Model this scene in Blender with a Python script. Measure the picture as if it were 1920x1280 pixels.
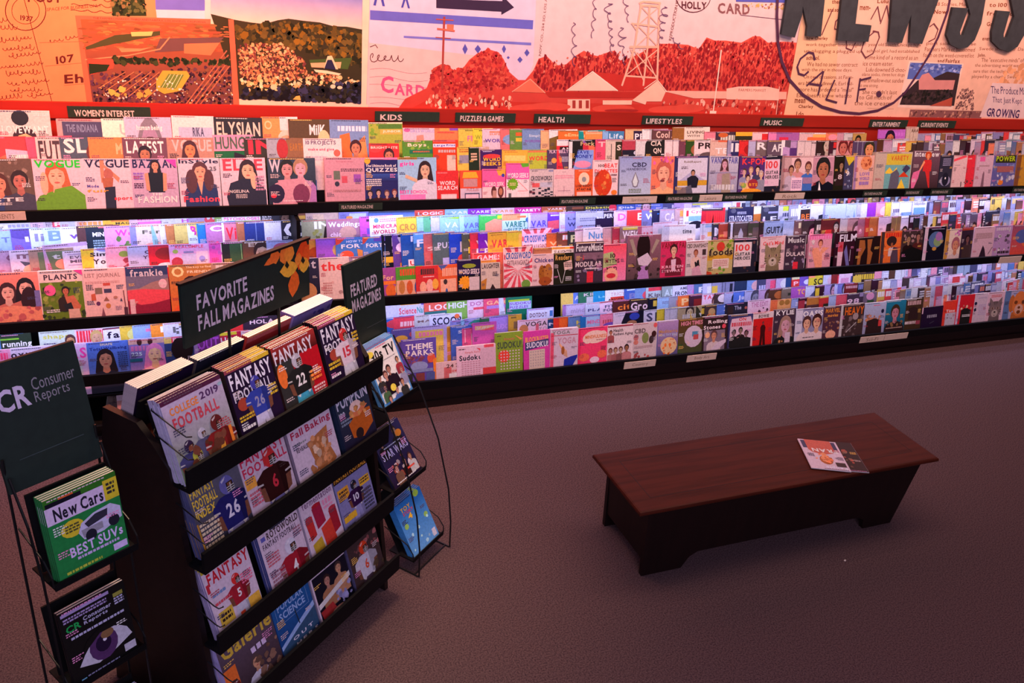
import bpy, math, random
from mathutils import Vector, Matrix
from mathutils.geometry import tessellate_polygon

# ------------------------------------------------------------------ camera, world, lights
for o in list(bpy.data.objects): bpy.data.objects.remove(o, do_unlink=True)
SC = bpy.context.scene
COL = SC.collection
R = math.radians
CAMM = [[0.925388, 0.084424, -0.3695], [-0.367024, 0.442946, -0.81798], [0.094612, 0.892564, 0.440883]]
cd = bpy.data.cameras.new('camera'); cd.sensor_width = 36.0; cd.lens = 1580 / 1920 * 36; cd.clip_start = .05
cam = bpy.data.objects.new('camera', cd); COL.objects.link(cam)
cam.matrix_world = Matrix([CAMM[0] + [0], CAMM[1] + [0], CAMM[2] + [2.70], [0, 0, 0, 1]])
SC.camera = cam
vs = SC.view_settings; vs.view_transform = 'Standard'; vs.look = 'None'; vs.gamma = 1; vs.use_curve_mapping = False; vs.exposure = 0.0
SC.display_settings.display_device = 'sRGB'
w = bpy.data.worlds.new('store_ambient'); SC.world = w; w.use_nodes = True
w.node_tree.nodes['Background'].inputs[0].default_value = (.55, .40, .75, 1); w.node_tree.nodes['Background'].inputs[1].default_value = .045
def area(name, loc, target, sx, sy, col, power, spread=180):
    l = bpy.data.lights.new(name, 'AREA'); l.shape = 'RECTANGLE'; l.size = sx; l.size_y = sy; l.color = col; l.energy = power; l.spread = R(spread)
    o = bpy.data.objects.new(name, l); COL.objects.link(o); o.location = loc
    o.rotation_euler = (Vector(target) - Vector(loc)).to_track_quat('-Z', 'Y').to_euler(); return o
# warm track lighting along the ceiling washes the mural; the left end is the more orange
area('mural_wash_light', (3.2, 3.75, 3.55), (3.2, 4.75, 2.0), 9.0, .12, (1, .57, .47), 92, 120)
area('mural_wash_light_left', (-.45, 3.75, 3.3), (-.35, 4.75, 1.9), 2.0, .12, (1, .28, .12), 46, 110)
# ceiling panels over the sales floor, and cool daylight from the shop front behind the camera
area('ceiling_light', (3.4, 2.9, 3.7), (3.5, 3.3, 0), 4.5, .8, (1, .62, .54), 58)
area('ceiling_light_rack', (.45, 3.1, 3.6), (.35, 2.85, 1.2), .8, .35, (1, .66, .45), 11, 52)
area('shop_front_daylight', (.2, -2.2, 3.2), (2.0, 3.6, .8), 4.5, 2.2, (.80, .68, 1.0), 158)

# ------------------------------------------------------------------ colours and materials
def lin(v): return v / 12.92 if v <= .04045 else ((v + .055) / 1.055) ** 2.4
HC = {}
def hx(s):
    if s not in HC:
        t = s if len(s) == 6 else ''.join(ch * 2 for ch in s)
        HC[s] = tuple(lin(int(t[i:i + 2], 16) / 255) for i in (0, 2, 4))
    return HC[s]
def material(name, col=None, rough=.5, spec=.5, metal=0.0, attr=False, noise=None, bump=None, coat=0):
    m = bpy.data.materials.new(name); m.use_nodes = True; nt = m.node_tree; b = nt.nodes['Principled BSDF']
    b.inputs['Roughness'].default_value = rough; b.inputs['Specular IOR Level'].default_value = spec; b.inputs['Metallic'].default_value = metal
    b.inputs['Coat Weight'].default_value = coat
    src = None
    if attr:
        a = nt.nodes.new('ShaderNodeVertexColor'); a.layer_name = 'Col'; src = a.outputs['Color']
    elif noise is None:
        b.inputs['Base Color'].default_value = (*col, 1)
    if noise or bump:
        tc = nt.nodes.new('ShaderNodeTexCoord')
    if noise:
        scale, amount, detail = noise[:3]; col2 = noise[3] if len(noise) > 3 else None; stretch = noise[4] if len(noise) > 4 else (1, 1, 1)
        mp = nt.nodes.new('ShaderNodeMapping'); mp.inputs['Scale'].default_value = stretch; nt.links.new(tc.outputs['Object'], mp.inputs['Vector'])
        n = nt.nodes.new('ShaderNodeTexNoise'); n.inputs['Scale'].default_value = scale; n.inputs['Detail'].default_value = detail; nt.links.new(mp.outputs[0], n.inputs['Vector'])
        mx = nt.nodes.new('ShaderNodeMix'); mx.data_type = 'RGBA'
        rp = nt.nodes.new('ShaderNodeMapRange'); rp.inputs[1].default_value = .40; rp.inputs[2].default_value = .72; nt.links.new(n.outputs['Fac'], rp.inputs[0])
        nt.links.new(rp.outputs[0], mx.inputs[0])
        if src:
            d = nt.nodes.new('ShaderNodeMix'); d.data_type = 'RGBA'; d.blend_type = 'MULTIPLY'; d.inputs[0].default_value = 1; nt.links.new(src, d.inputs[6]); d.inputs[7].default_value = (1 - amount,) * 3 + (1,)
            nt.links.new(src, mx.inputs[6]); nt.links.new(d.outputs[2], mx.inputs[7])
        else:
            mx.inputs[6].default_value = (*col, 1); mx.inputs[7].default_value = (*(col2 or tuple(c * (1 - amount) for c in col)), 1)
        src = mx.outputs[2]
    if src: nt.links.new(src, b.inputs['Base Color'])
    if bump:
        n2 = nt.nodes.new('ShaderNodeTexNoise'); n2.inputs['Scale'].default_value = bump[0]; n2.inputs['Detail'].default_value = 3; nt.links.new(tc.outputs['Object'], n2.inputs['Vector'])
        bp = nt.nodes.new('ShaderNodeBump'); bp.inputs['Strength'].default_value = bump[1]; bp.inputs['Distance'].default_value = .01; nt.links.new(n2.outputs['Fac'], bp.inputs['Height']); nt.links.new(bp.outputs[0], b.inputs['Normal'])
    return m
MAT = dict(
    print=material('glossy_print', rough=.42, spec=.3, attr=True, noise=(85, .20, 7)),
    mural=material('mural_print', rough=.75, spec=.15, attr=True, noise=(14, .10, 6)),
    paper=material('page_edges', hx('e9dfd2'), rough=.8, spec=.1, noise=(420, .16, 2, None, (.02, 1, .02))),
    red=material('red_stained_wood', hx('a8281c'), rough=.55, spec=.2, noise=(5, .18, 6, None, (.3, 1, 3))),
    black=material('black_laminate', (.0035, .0035, .0045), rough=.6, spec=.15, noise=(60, .3, 2)),
    darkwood=material('dark_mahogany', (.009, .0035, .0028), rough=.45, spec=.4, noise=(6, .5, 5, None, (.4, 6, 6))),
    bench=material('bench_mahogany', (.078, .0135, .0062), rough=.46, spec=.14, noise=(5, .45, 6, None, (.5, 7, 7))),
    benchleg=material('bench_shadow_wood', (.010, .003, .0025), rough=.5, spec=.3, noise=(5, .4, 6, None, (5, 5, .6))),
    wire=material('black_wire', (.006, .006, .007), rough=.4, spec=.4, noise=(90, .2, 2)),
    green=material('dark_green_board', (.012, .024, .020), rough=.5, spec=.3, noise=(30, .2, 2)),
    signgreen=material('sign_green', (.022, .040, .026), rough=.6, spec=.2, noise=(40, .15, 2)),
    tag=material('cream_card', hx('e4cdb8'), rough=.8, spec=.1, noise=(60, .08, 2)),
    carpet=material('carpet', (.128, .080, .082), rough=.97, spec=.02, noise=(150, .55, 10, (.036, .021, .025)), bump=(600, .3)),
    wall=material('painted_wall', hx('d8b8ac'), rough=.85, spec=.1, noise=(8, .06, 3)),
    letter=material('letter_slate', (.048, .054, .060), rough=.6, spec=.2, noise=(20, .2, 3)),
    tube=material('lamp_housing', (.55, .55, .6), rough=.4, spec=.3, noise=(20, .05, 2)),
)

# ------------------------------------------------------------------ mesh helpers
def obj(name, me, mat, parent=None, loc=None):
    o = bpy.data.objects.new(name, me); COL.objects.link(o)
    if mat and not me.materials: me.materials.append(MAT[mat])
    if parent: o.parent = parent
    if loc: o.location = loc
    return o
def tag(o, label, cat, group=None):
    o['label'] = label; o['category'] = cat
    if group: o['group'] = group
    return o
def empty(name, loc=(0, 0, 0), rz=0):
    o = bpy.data.objects.new(name, None); COL.objects.link(o); o.location = loc; o.rotation_euler = (0, 0, rz); o.empty_display_size = .1; return o
class MB:
    def __init__(s): s.v = []; s.f = []
    def add(s, vs, fs):
        n = len(s.v); s.v += [tuple(v) for v in vs]; s.f += [tuple(n + i for i in f) for f in fs]; return s
    def box(s, x0, x1, y0, y1, z0, z1):
        return s.add([(x, y, z) for z in (z0, z1) for y in (y0, y1) for x in (x0, x1)], [(0, 2, 3, 1), (4, 5, 7, 6), (0, 1, 5, 4), (2, 6, 7, 3), (0, 4, 6, 2), (1, 3, 7, 5)])
    def bevel_box(s, x0, x1, y0, y1, z0, z1, b):   # box with chamfered vertical section (top and bottom edges rounded)
        prof = [(b, z0), (0, z0 + b), (0, z1 - b), (b * .3, z1 - b * .3), (b, z1)]
        vs = []; fs = []
        for ins, z in prof: vs += [(x0 + ins, y0 + ins, z), (x1 - ins, y0 + ins, z), (x1 - ins, y1 - ins, z), (x0 + ins, y1 - ins, z)]
        for k in range(len(prof) - 1):
            for i in range(4): fs.append((k * 4 + i, k * 4 + (i + 1) % 4, k * 4 + 4 + (i + 1) % 4, k * 4 + 4 + i))
        fs += [(3, 2, 1, 0), tuple(len(vs) - 4 + i for i in range(4))]
        return s.add(vs, fs)
    def prism(s, pts, axis, a, b):     # polygon of 2-D points extruded along an axis from a to b
        def P(p, t): return (t, p[0], p[1]) if axis == 'x' else (p[0], t, p[1]) if axis == 'y' else (p[0], p[1], t)
        n = len(pts); vs = [P(p, a) for p in pts] + [P(p, b) for p in pts]
        fs = [(i, (i + 1) % n, n + (i + 1) % n, n + i) for i in range(n)]
        tri = tessellate_polygon([[Vector((p[0], p[1], 0)) for p in pts]])
        fs += [tuple(t) for t in tri] + [tuple(n + i for i in reversed(t)) for t in tri]
        return s.add(vs, fs)
    def tube(s, pts, r, seg=6):
        P = [Vector(p) for p in pts]; rings = []; prev = None
        for i, p in enumerate(P):
            d = ((P[i + 1] if i + 1 < len(P) else P[i]) - (P[i - 1] if i else P[i])).normalized()
            u = d.cross(Vector((0, 0, 1)));
            if u.length < .05: u = d.cross(Vector((1, 0, 0)))
            if prev is not None:
                u2 = prev - d * prev.dot(d)
                if u2.length > .05: u = u2
            u.normalize(); prev = u; v = d.cross(u)
            rings.append([p + (u * math.cos(k * 2 * math.pi / seg) + v * math.sin(k * 2 * math.pi / seg)) * r for k in range(seg)])
        vs = [q for rg in rings for q in rg]; fs = []
        for i in range(len(rings) - 1):
            for k in range(seg): fs.append((i * seg + k, i * seg + (k + 1) % seg, (i + 1) * seg + (k + 1) % seg, (i + 1) * seg + k))
        fs += [tuple(range(seg - 1, -1, -1)), tuple(len(vs) - seg + k for k in range(seg))]
        return s.add(vs, fs)
    def mesh(s, name):
        me = bpy.data.meshes.new(name); me.from_pydata(s.v, [], s.f); me.update(); return me
    def obj(s, name, mat, parent=None, loc=None): 
        import bmesh
        me = s.mesh(name); bm = bmesh.new(); bm.from_mesh(me); bmesh.ops.recalc_face_normals(bm, faces=bm.faces); bm.to_mesh(me); bm.free()
        return obj(name, me, mat, parent, loc)

# ------------------------------------------------------------------ flat print: polygons and lettering in a cover plane
GLY = {}
def glyph(ch, bold):
    if (ch, bold) not in GLY:
        c = bpy.data.curves.new('g', 'FONT'); c.body = ch; c.resolution_u = 2; c.offset = .028 if bold else 0; c.size = 1
        o = bpy.data.objects.new('g', c); me = o.to_mesh(); me.calc_loop_triangles()
        v = [(p.co.x, p.co.y) for p in me.vertices]; t = [tuple(q.vertices) for q in me.loop_triangles]
        if v:
            x0 = min(p[0] for p in v); x1 = max(p[0] for p in v); v = [(p[0] - x0, p[1]) for p in v]; wd = x1 - x0
        else: wd = .22
        GLY[(ch, bold)] = (v, t, wd); o.to_mesh_clear(); bpy.data.objects.remove(o); bpy.data.curves.remove(c)
    return GLY[(ch, bold)]
def text_tris(s, bold=True):
    """verts (0..1 wide, 0..1 high box of the whole string) and triangles"""
    V = []; T = []; x = 0
    for ch in s:
        v, t, wd = glyph(ch, bold); n = len(V); V += [(p[0] + x, p[1]) for p in v]; T += [tuple(n + i for i in q) for q in t]; x += wd + (.085 if v else 0)
    if not V: return [], []
    x1 = max(p[0] for p in V); y0 = min(0, min(p[1] for p in V)); y1 = max(p[1] for p in V)
    return [(p[0] / x1, (p[1] - y0) / (y1 - y0)) for p in V], T
def clip(poly, W, Hh):
    for ax, lim, sgn in ((0, 0, 1), (0, W, -1), (1, 0, 1), (1, Hh, -1)):
        out = []
        for i in range(len(poly)):
            a, b = poly[i - 1], poly[i]; ia = (a[ax] - lim) * sgn >= 0; ib = (b[ax] - lim) * sgn >= 0
            if ia != ib:
                t = (lim - a[ax]) / (b[ax] - a[ax]); q = tuple(a[k] + (b[k] - a[k]) * t for k in (0, 1)); out.append(q)
            if ib: out.append(b)
        poly = out
        if not poly: return []
    return poly
class Draw:
    """collects coloured flat polygons; x right, y up, both in metres"""
    def __init__(s, W=None, H=None): s.W = W; s.H = H; s.P = []; s.lay = 0; s.sub = 0; s.hold = False; s.name = ('print', 0); s.names = []
    def poly(s, pts, col, col2=None):
        if s.W: pts = clip(list(pts), s.W, s.H)
        if len(pts) < 3: return
        if not s.hold: s.sub = (s.sub + 1) % 30
        s.P.append((s.lay + s.sub * .03, pts, col, col2)); s.names.append(s.name)
    def build_into(s, vs, fs, cs, fn):
        for lay, pts, col, col2 in s.P:
            n = len(vs)
            if len(pts) > 4 or col2:
                y0 = min(p[1] for p in pts); y1 = max(p[1] for p in pts)
            for p in pts: vs.append(fn(p[0], p[1], lay))
            if len(pts) == 3: tr = [(0, 1, 2)]
            else: tr = tessellate_polygon([[Vector((p[0], p[1], 0)) for p in pts]])
            for t in tr:
                a, b, c = (pts[i] for i in t)
                if (b[0] - a[0]) * (c[1] - a[1]) - (b[1] - a[1]) * (c[0] - a[0]) < 0: t = (t[0], t[2], t[1])
                fs.append(tuple(n + i for i in t))
                for i in t:
                    if col2:
                        u = (pts[i][1] - y0) / max(1e-9, y1 - y0); cs.append(tuple(col2[k] * (1 - u) + col[k] * u for k in range(3)))
                    else: cs.append(col)
def color_mesh(name, vs, fs, cs, mat):
    me = bpy.data.meshes.new(name); me.from_pydata(vs, [], fs)
    at = me.color_attributes.new('Col', 'FLOAT_COLOR', 'CORNER')
    flat = []
    for c in cs: flat += [c[0], c[1], c[2], 1.0]
    at.data.foreach_set('color', flat); me.materials.append(MAT[mat]); me.update(); return me
def draw_text(d, s, col, x0, y0, x1, y1, bold=True):
    V, T = text_tris(s, bold); W = x1 - x0; Hh = y1 - y0; d.lay += 1; d.hold = True; d.name = ('lettering', d.lay)
    for t in T: d.poly([(x0 + V[i][0] * W, y0 + V[i][1] * Hh) for i in t], col)
    d.hold = False
def ellipse(cx, cy, rx, ry, n=14): return [(cx + rx * math.cos(k * 2 * math.pi / n), cy + ry * math.sin(k * 2 * math.pi / n)) for k in range(n)]
def mixc(a, b, t): return tuple(a[k] * (1 - t) + b[k] * t for k in range(3))
def draw_cover(spec, W, Hh, seed):
    """spec language: first item is the ground colour, then items separated by ; (fractions of the cover, y down from the top)"""
    d = Draw(W, Hh); rnd = random.Random(seed); items = spec.split(';')
    X = lambda f: float(f) * W
    Y = lambda f: Hh - float(f) * Hh
    bg = hx(items[0]); d.poly([(0, 0), (W, 0), (W, Hh), (0, Hh)], bg)
    for it in items[1:]:
        if not it: continue
        d.lay += 1; k, a = it.split(':', 1); a = a.split(',')
        if k == 'g': d.poly([(0, 0), (W, 0), (W, Hh), (0, Hh)], hx(a[0]), hx(a[1]))
        elif k == 'g2': d.poly([(0, Y(a[3])), (W, Y(a[3])), (W, Y(a[2])), (0, Y(a[2]))], hx(a[0]), hx(a[1]))
        elif k == 'g3': pass
        elif k == 'r': c = hx(a[0]); d.poly([(X(a[1]), Y(a[4])), (X(a[3]), Y(a[4])), (X(a[3]), Y(a[2])), (X(a[1]), Y(a[2]))], c)
        elif k == 'e': d.poly(ellipse(X(a[1]), Y(a[2]), X(a[3]), float(a[4]) * Hh), hx(a[0]))
        elif k == 'q': d.poly([(X(a[i]), Y(a[i + 1])) for i in range(1, len(a) - 1, 2)], hx(a[0]))
        elif k == 's':
            cx, cy, r = X(a[1]), Y(a[2]), X(a[3]); d.poly([(cx + r * (1 if i % 2 else .78) * math.cos(i * math.pi / 14), cy + r * (1 if i % 2 else .78) * math.sin(i * math.pi / 14)) for i in range(28)], hx(a[0]))
        elif k == 'T': 
            x0, x1, y0, y1 = (a[2:6] if len(a) > 5 else (.05, .95, .04, .2)); draw_text(d, a[0].replace('_', ' '), hx(a[1]), X(x0), Y(y1), X(x1), Y(y0))
        elif k in 'lj':
            n = int(a[5]) if k == 'l' else 1; y0 = float(a[2]); y1 = float(a[4]); hh = (y1 - y0) / n; c = hx(a[0])
            for i in range(n):
                x = float(a[1])
                while x < float(a[3]):
                    wd = (rnd.uniform(.02, .07) if k == 'l' else rnd.uniform(.05, .1)); ya = y0 + i * hh; yb = ya + hh * (.62 if k == 'l' else 1); xe = min(x + wd, float(a[3])); sl = rnd.uniform(-.01, .01) if k == 'j' else 0
                    d.poly([(X(x), Y(yb)), (X(xe), Y(yb)), (X(xe + sl), Y(ya)), (X(x + sl), Y(ya))], c); x += wd + (.012 if k == 'l' else .025)
        elif k == 'n':
            c0 = hx(a[0]); x0, y0, x1, y1 = map(float, a[1:5])
            for i in range(int(a[5])):
                cx = rnd.uniform(x0, x1); cy = rnd.uniform(y0, y1); r = rnd.uniform(.03, .08); f = rnd.uniform(.55, 1.3); c = tuple(min(1, v * f) for v in c0)
                m = rnd.randint(5, 7); ph = rnd.random() * 6; d.poly([(X(cx) + W * r * rnd.uniform(.6, 1.2) * math.cos(ph + q * 6.283 / m), Y(cy) + W * r * rnd.uniform(.6, 1.2) * math.sin(ph + q * 6.283 / m)) for q in range(m)], c); d.lay += 1 if i % 4 == 3 else 0
        elif k == 'k':
            x0, y0, x1, y1 = X(a[1]), Y(a[2]), X(a[3]), Y(a[4]); L = math.hypot(x1 - x0, y1 - y0) or 1; wx, wy = -(y1 - y0) / L * W * .012, (x1 - x0) / L * W * .012
            d.poly([(x0 - wx, y0 - wy), (x1 - wx, y1 - wy), (x1 + wx, y1 + wy), (x0 + wx, y0 + wy)], hx(a[0]))
        elif k in ('x', 'x3'):
            x0, y0, x1, y1 = map(float, a[1:5]); n = int(a[5]); c = hx(a[0])
            for i in range(n):
                for j in range(n):
                    if k == 'x' and rnd.random() < .3: d.poly([(X(x0 + (x1 - x0) * i / n), Y(y0 + (y1 - y0) * (j + .9) / n)), (X(x0 + (x1 - x0) * (i + .9) / n), Y(y0 + (y1 - y0) * (j + .9) / n)), (X(x0 + (x1 - x0) * (i + .9) / n), Y(y0 + (y1 - y0) * j / n)), (X(x0 + (x1 - x0) * i / n), Y(y0 + (y1 - y0) * j / n))], c)
                    if k == 'x3': xx = x0 + (x1 - x0) * (i + .2) / n; yy = y0 + (y1 - y0) * (j + .2) / n; d.poly([(X(xx), Y(yy + .03)), (X(xx + .05), Y(yy + .03)), (X(xx + .05), Y(yy)), (X(xx), Y(yy))], c)
        elif k == 'x2':
            cx, cy, n = X(a[1]), Y(a[2]), int(a[3]); c = hx(a[0])
            for i in range(n): t0 = i * 6.2832 / n; t1 = t0 + 3.1416 / n; d.poly([(cx, cy), (cx + 2 * Hh * math.cos(t0), cy + 2 * Hh * math.sin(t0)), (cx + 2 * Hh * math.cos(t1), cy + 2 * Hh * math.sin(t1))], c)
        elif k == 'P':
            cx, cy, s = X(a[0]), Y(a[1]), X(a[2]); skin, hair, top = hx(a[3]), hx(a[4]), hx(a[5]); long = len(a) > 6
            dk = mixc(skin, (.05, .01, .01), .45)
            d.poly(ellipse(cx, cy + s * .08, s * .46, s * .56), hair)
            if long: d.poly([(cx - s * .46, cy + s * .1), (cx - s * .6, cy - s * .75), (cx - s * .2, cy - s * .9), (cx + s * .2, cy - s * .9), (cx + s * .6, cy - s * .75), (cx + s * .46, cy + s * .1)], hair)
            d.lay += 1
            d.poly([(cx - s * .95, cy - s * 2.6), (cx - s * .95, cy - s * 1.15), (cx - s * .75, cy - s * .85), (cx - s * .2, cy - s * .65), (cx + s * .2, cy - s * .65), (cx + s * .75, cy - s * .85), (cx + s * .95, cy - s * 1.15), (cx + s * .95, cy - s * 2.6)], top)
            d.lay += 1
            d.poly([(cx - s * .16, cy - s * .35), (cx - s * .2, cy - s * .7), (cx, cy - s * .86), (cx + s * .2, cy - s * .7), (cx + s * .16, cy - s * .35)], mixc(skin, dk, .35)); d.lay += 1
            d.poly(ellipse(cx, cy - s * .02, s * .33, s * .46, 16), skin); d.lay += 1
            d.poly([(cx + s * .08, cy + s * .4), (cx + s * .3, cy + s * .2), (cx + s * .33, cy - s * .05), (cx + s * .2, cy - s * .38), (cx + s * .16, cy)], mixc(skin, dk, .35))
            d.lay += 1
            d.poly([(cx - s * .37, cy - s * .05), (cx - s * .42, cy + s * .3), (cx - s * .2, cy + s * .56), (cx + s * .2, cy + s * .56), (cx + s * .42, cy + s * .3), (cx + s * .37, cy - s * .05), (cx + s * .28, cy + s * .22), (cx + s * .05, cy + s * .36), (cx - s * .22, cy + s * .28)], hair)
            for sx in (-1, 1):
                d.poly(ellipse(cx + sx * s * .14, cy + s * .02, s * .07, s * .03, 8), mixc(hair, (.01, .01, .01), .6)); d.poly([(cx + sx * s * .06, cy + s * .1), (cx + sx * s * .22, cy + s * .11), (cx + sx * s * .22, cy + s * .14), (cx + sx * s * .06, cy + s * .13)], mixc(hair, dk, .4))
            d.poly([(cx - s * .02, cy), (cx + s * .06, cy - s * .16), (cx - s * .04, cy - s * .17)], mixc(skin, dk, .4))
            d.poly(ellipse(cx, cy - s * .27, s * .12, s * .045, 8), mixc(dk, (.5, .03, .04), .6))
        elif k == 'F':      # football player: helmet, face mask, padded jersey with number, pants
            cx, cy, s = X(a[0]), Y(a[1]), X(a[2]); hel, jer, pan, numc = hx(a[3]), hx(a[4]), hx(a[5]), hx(a[7]); sk = hx('7a4c38')
            def pp(pts, c): d.poly([(cx + s * u, cy + s * v) for u, v in pts], c)
            d.lay += 1; pp([(-.7, -2.2), (.7, -2.2), (.85, -3.6), (.1, -3.7), (0, -2.8), (-.15, -3.7), (-.85, -3.6)], pan); pp([(.3, -2.2), (.7, -2.2), (.85, -3.6), (.5, -3.6)], mixc(pan, (.05, .04, .08), .35))
            d.lay += 1
            for sx in (-1, 1): pp([(sx * 1.2, -1.2), (sx * .82, -1.25), (sx * .75, -1.9), (sx * .45, -2.15), (sx * .55, -2.35), (sx * 1.05, -2.15)], sk); pp([(sx * .5, -2.1), (sx * .35, -2.3), (sx * .45, -2.5), (sx * .65, -2.35)], hx('ddd'))
            d.lay += 1; pp([(-1.2, -.85), (-.6, -.48), (.6, -.48), (1.2, -.85), (1.25, -1.35), (.8, -1.4), (.7, -2.3), (-.7, -2.3), (-.8, -1.4), (-1.25, -1.35)], jer)
            d.lay += 1; pp([(.35, -.5), (.6, -.48), (1.2, -.85), (1.25, -1.35), (.8, -1.4), (.7, -2.3), (.45, -2.3)], mixc(jer, (0, 0, 0), .4)); pp([(-1.22, -1.1), (-.82, -1.15), (-.82, -1.25), (-1.24, -1.22)], mixc(jer, (.8, .8, .8), .6)); pp([(.82, -1.15), (1.22, -1.1), (1.24, -1.22), (.82, -1.25)], mixc(jer, (.8, .8, .8), .6))
            if a[6] != '-': draw_text(d, a[6], numc, cx - s * (.42 if len(a[6]) > 1 else .2), cy - s * 1.75, cx + s * (.42 if len(a[6]) > 1 else .2), cy - s * .95)
            d.lay += 1; d.poly(ellipse(cx, cy, s * .45, s * .52, 16), hel); d.lay += 1; pp([(-.02, .1), (.4, .12), (.42, -.3), (.2, -.5), (-.05, -.42)], (.02, .012, .012)); pp([(-.3, .3), (.05, .46), (-.05, .3), (-.25, .18)], mixc(hel, (1, 1, 1), .45))
            d.lay += 1; pp([(.04, .06), (.34, .06), (.3, -.12), (.06, -.12)], sk)
            for q in (-.15, -.27, -.39): pp([(-.05, q), (.46, q + .03), (.46, q - .02), (-.05, q - .05)], hx('bbb'))
            pp([(.2, .02), (.26, .02), (.24, -.45), (.18, -.45)], hx('bbb'))
        elif k in 'CD':
            cx, cy, s = X(a[0]), Y(a[1]), X(a[2]); f = hx(a[3]); dk = tuple(v * .25 for v in f); lt = mixc(f, (.85, .75, .65), .5)
            d.poly([(cx - s * .8, 0), (cx - s * .7, cy - s * .6), (cx + s * .7, cy - s * .6), (cx + s * .8, 0)], tuple(v * .7 for v in f)); d.lay += 1
            if k == 'C':
                for sx in (-1, 1): d.poly([(cx + sx * s * .9, cy + s * .3), (cx + sx * s * .85, cy + s * 1.25), (cx + sx * s * .3, cy + s * .75)], f)
            else:
                for sx in (-1, 1): d.poly(ellipse(cx + sx * s * .8, cy + s * .05, s * .3, s * .65), tuple(v * .75 for v in f))
            d.lay += 1; d.poly(ellipse(cx, cy, s * .9 if k == 'C' else s * .72, s * .85 if k == 'C' else s * .95), f); d.lay += 1
            d.poly(ellipse(cx, cy - s * .4, s * .45, s * .38), lt); d.lay += 1
            for i in (-1, 0, 1) if k == 'C' else (): d.poly([(cx + i * s * .25 - s * .06, cy + s * .8), (cx + i * s * .25 + s * .06, cy + s * .8), (cx + i * s * .12, cy + s * .35)], dk)
            for sx in (-1, 1):
                d.poly(ellipse(cx + sx * s * .38, cy + s * .12, s * .18, s * .14), hx('b98') if k == 'C' else dk); 
                if k == 'C': d.lay += 1; d.poly(ellipse(cx + sx * s * .38, cy + s * .12, s * .08, s * .13), dk); [d.poly([(cx + sx * s * .55, cy - s * (.1 + .2 * q)), (cx + sx * s * .9, cy - s * (.05 + .22 * q)), (cx + sx * s * .88, cy - s * (.14 + .22 * q))], dk) for q in range(3)]
            d.lay += 1; d.poly(ellipse(cx, cy - s * .28, s * .14, s * .1), dk); d.poly(ellipse(cx, cy - s * .62, s * .06 if k == 'C' else s * .2, s * .05 if k == 'C' else s * .14), dk)
    if Hh > .2 and '!' not in spec:      # small cover lines
        lum = sum(bg) / 3; cols = [hx('eee'), hx('dcc'), hx('fc6'), hx('e9c')] if lum < .25 else [hx('433'), hx('656'), hx('b45'), hx('446')]
        def block(x0, y0, n, wmax):
            c = rnd.choice(cols)
            for i in range(n):
                x = x0; y = y0 + i * .028; e = x0 + wmax * rnd.uniform(.6, 1)
                while x < e:
                    q = rnd.uniform(.018, .05); d.poly([(X(x), Y(y + .014)), (X(min(x + q, e)), Y(y + .014)), (X(min(x + q, e)), Y(y)), (X(x), Y(y))], c); x += q + .012
        d.lay += 1
        block(.05, .012, 1, .8); block(rnd.choice([.04, .05]), rnd.uniform(.28, .36), rnd.randint(2, 4), .2); block(.76, rnd.uniform(.3, .5), rnd.randint(2, 4), .2); block(.04, rnd.uniform(.55, .7), rnd.randint(2, 3), .2)
    return d
EPS = .0001
def cover_mesh(spec, W, Hh, seed):
    d = draw_cover(spec, W, Hh, seed); vs, fs, cs = [], [], []
    d.build_into(vs, fs, cs, lambda x, y, l: (x, -.0004 - l * EPS, y)); return color_mesh('front_cover', vs, fs, cs, 'print')
def body_parts(W, t, Hh):
    """page block slightly inset from the covers, spine on the left"""
    m = MB(); m.box(.001, W - .0015, .0003, t - .0003, .001, Hh - .001); return m
def shell_mesh(W, t, Hh, col):
    m = MB(); m.box(0, W, t - .0004, t, 0, Hh); m.box(-.0006, .0006, -.0003, t, 0, Hh); m.box(0, W, -.0003, .0002, 0, Hh)
    return color_mesh('cover_shell', m.v, m.f, [col] * sum(len(f) for f in m.f), 'print')
LEAN = R(14)
def magazine(spec, W, Hh, t, seed, parent_obj=None, name='magazine', spine=None):
    root = obj(name, body_parts(W, t, Hh).mesh('pages'), 'paper')
    c = obj('front_cover', cover_mesh(spec, W, Hh, seed), None, root)
    obj('cover_sheet', shell_mesh(W, t, Hh, hx(spine or spec.split(';')[0])), None, root)
    return root
def copy_tree(o, parent=None):
    c = o.copy(); COL.objects.link(c)
    if parent: c.parent = parent
    for ch in o.children: copy_tree(ch, c)
    return c
def strokes(pts, w):
    out = []
    for a, b in zip(pts[:-1], pts[1:]):
        L = math.hypot(b[0] - a[0], b[1] - a[1])
        if L < 1e-6: continue
        dx, dy = (b[0] - a[0]) / L * w / 2, (b[1] - a[1]) / L * w / 2
        out.append([(a[0] + dy - dx * .4, a[1] - dx - dy * .4), (b[0] + dy + dx * .4, b[1] - dx + dy * .4), (b[0] - dy + dx * .4, b[1] + dx + dy * .4), (a[0] - dy - dx * .4, a[1] + dx - dy * .4)])
    return out

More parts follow.
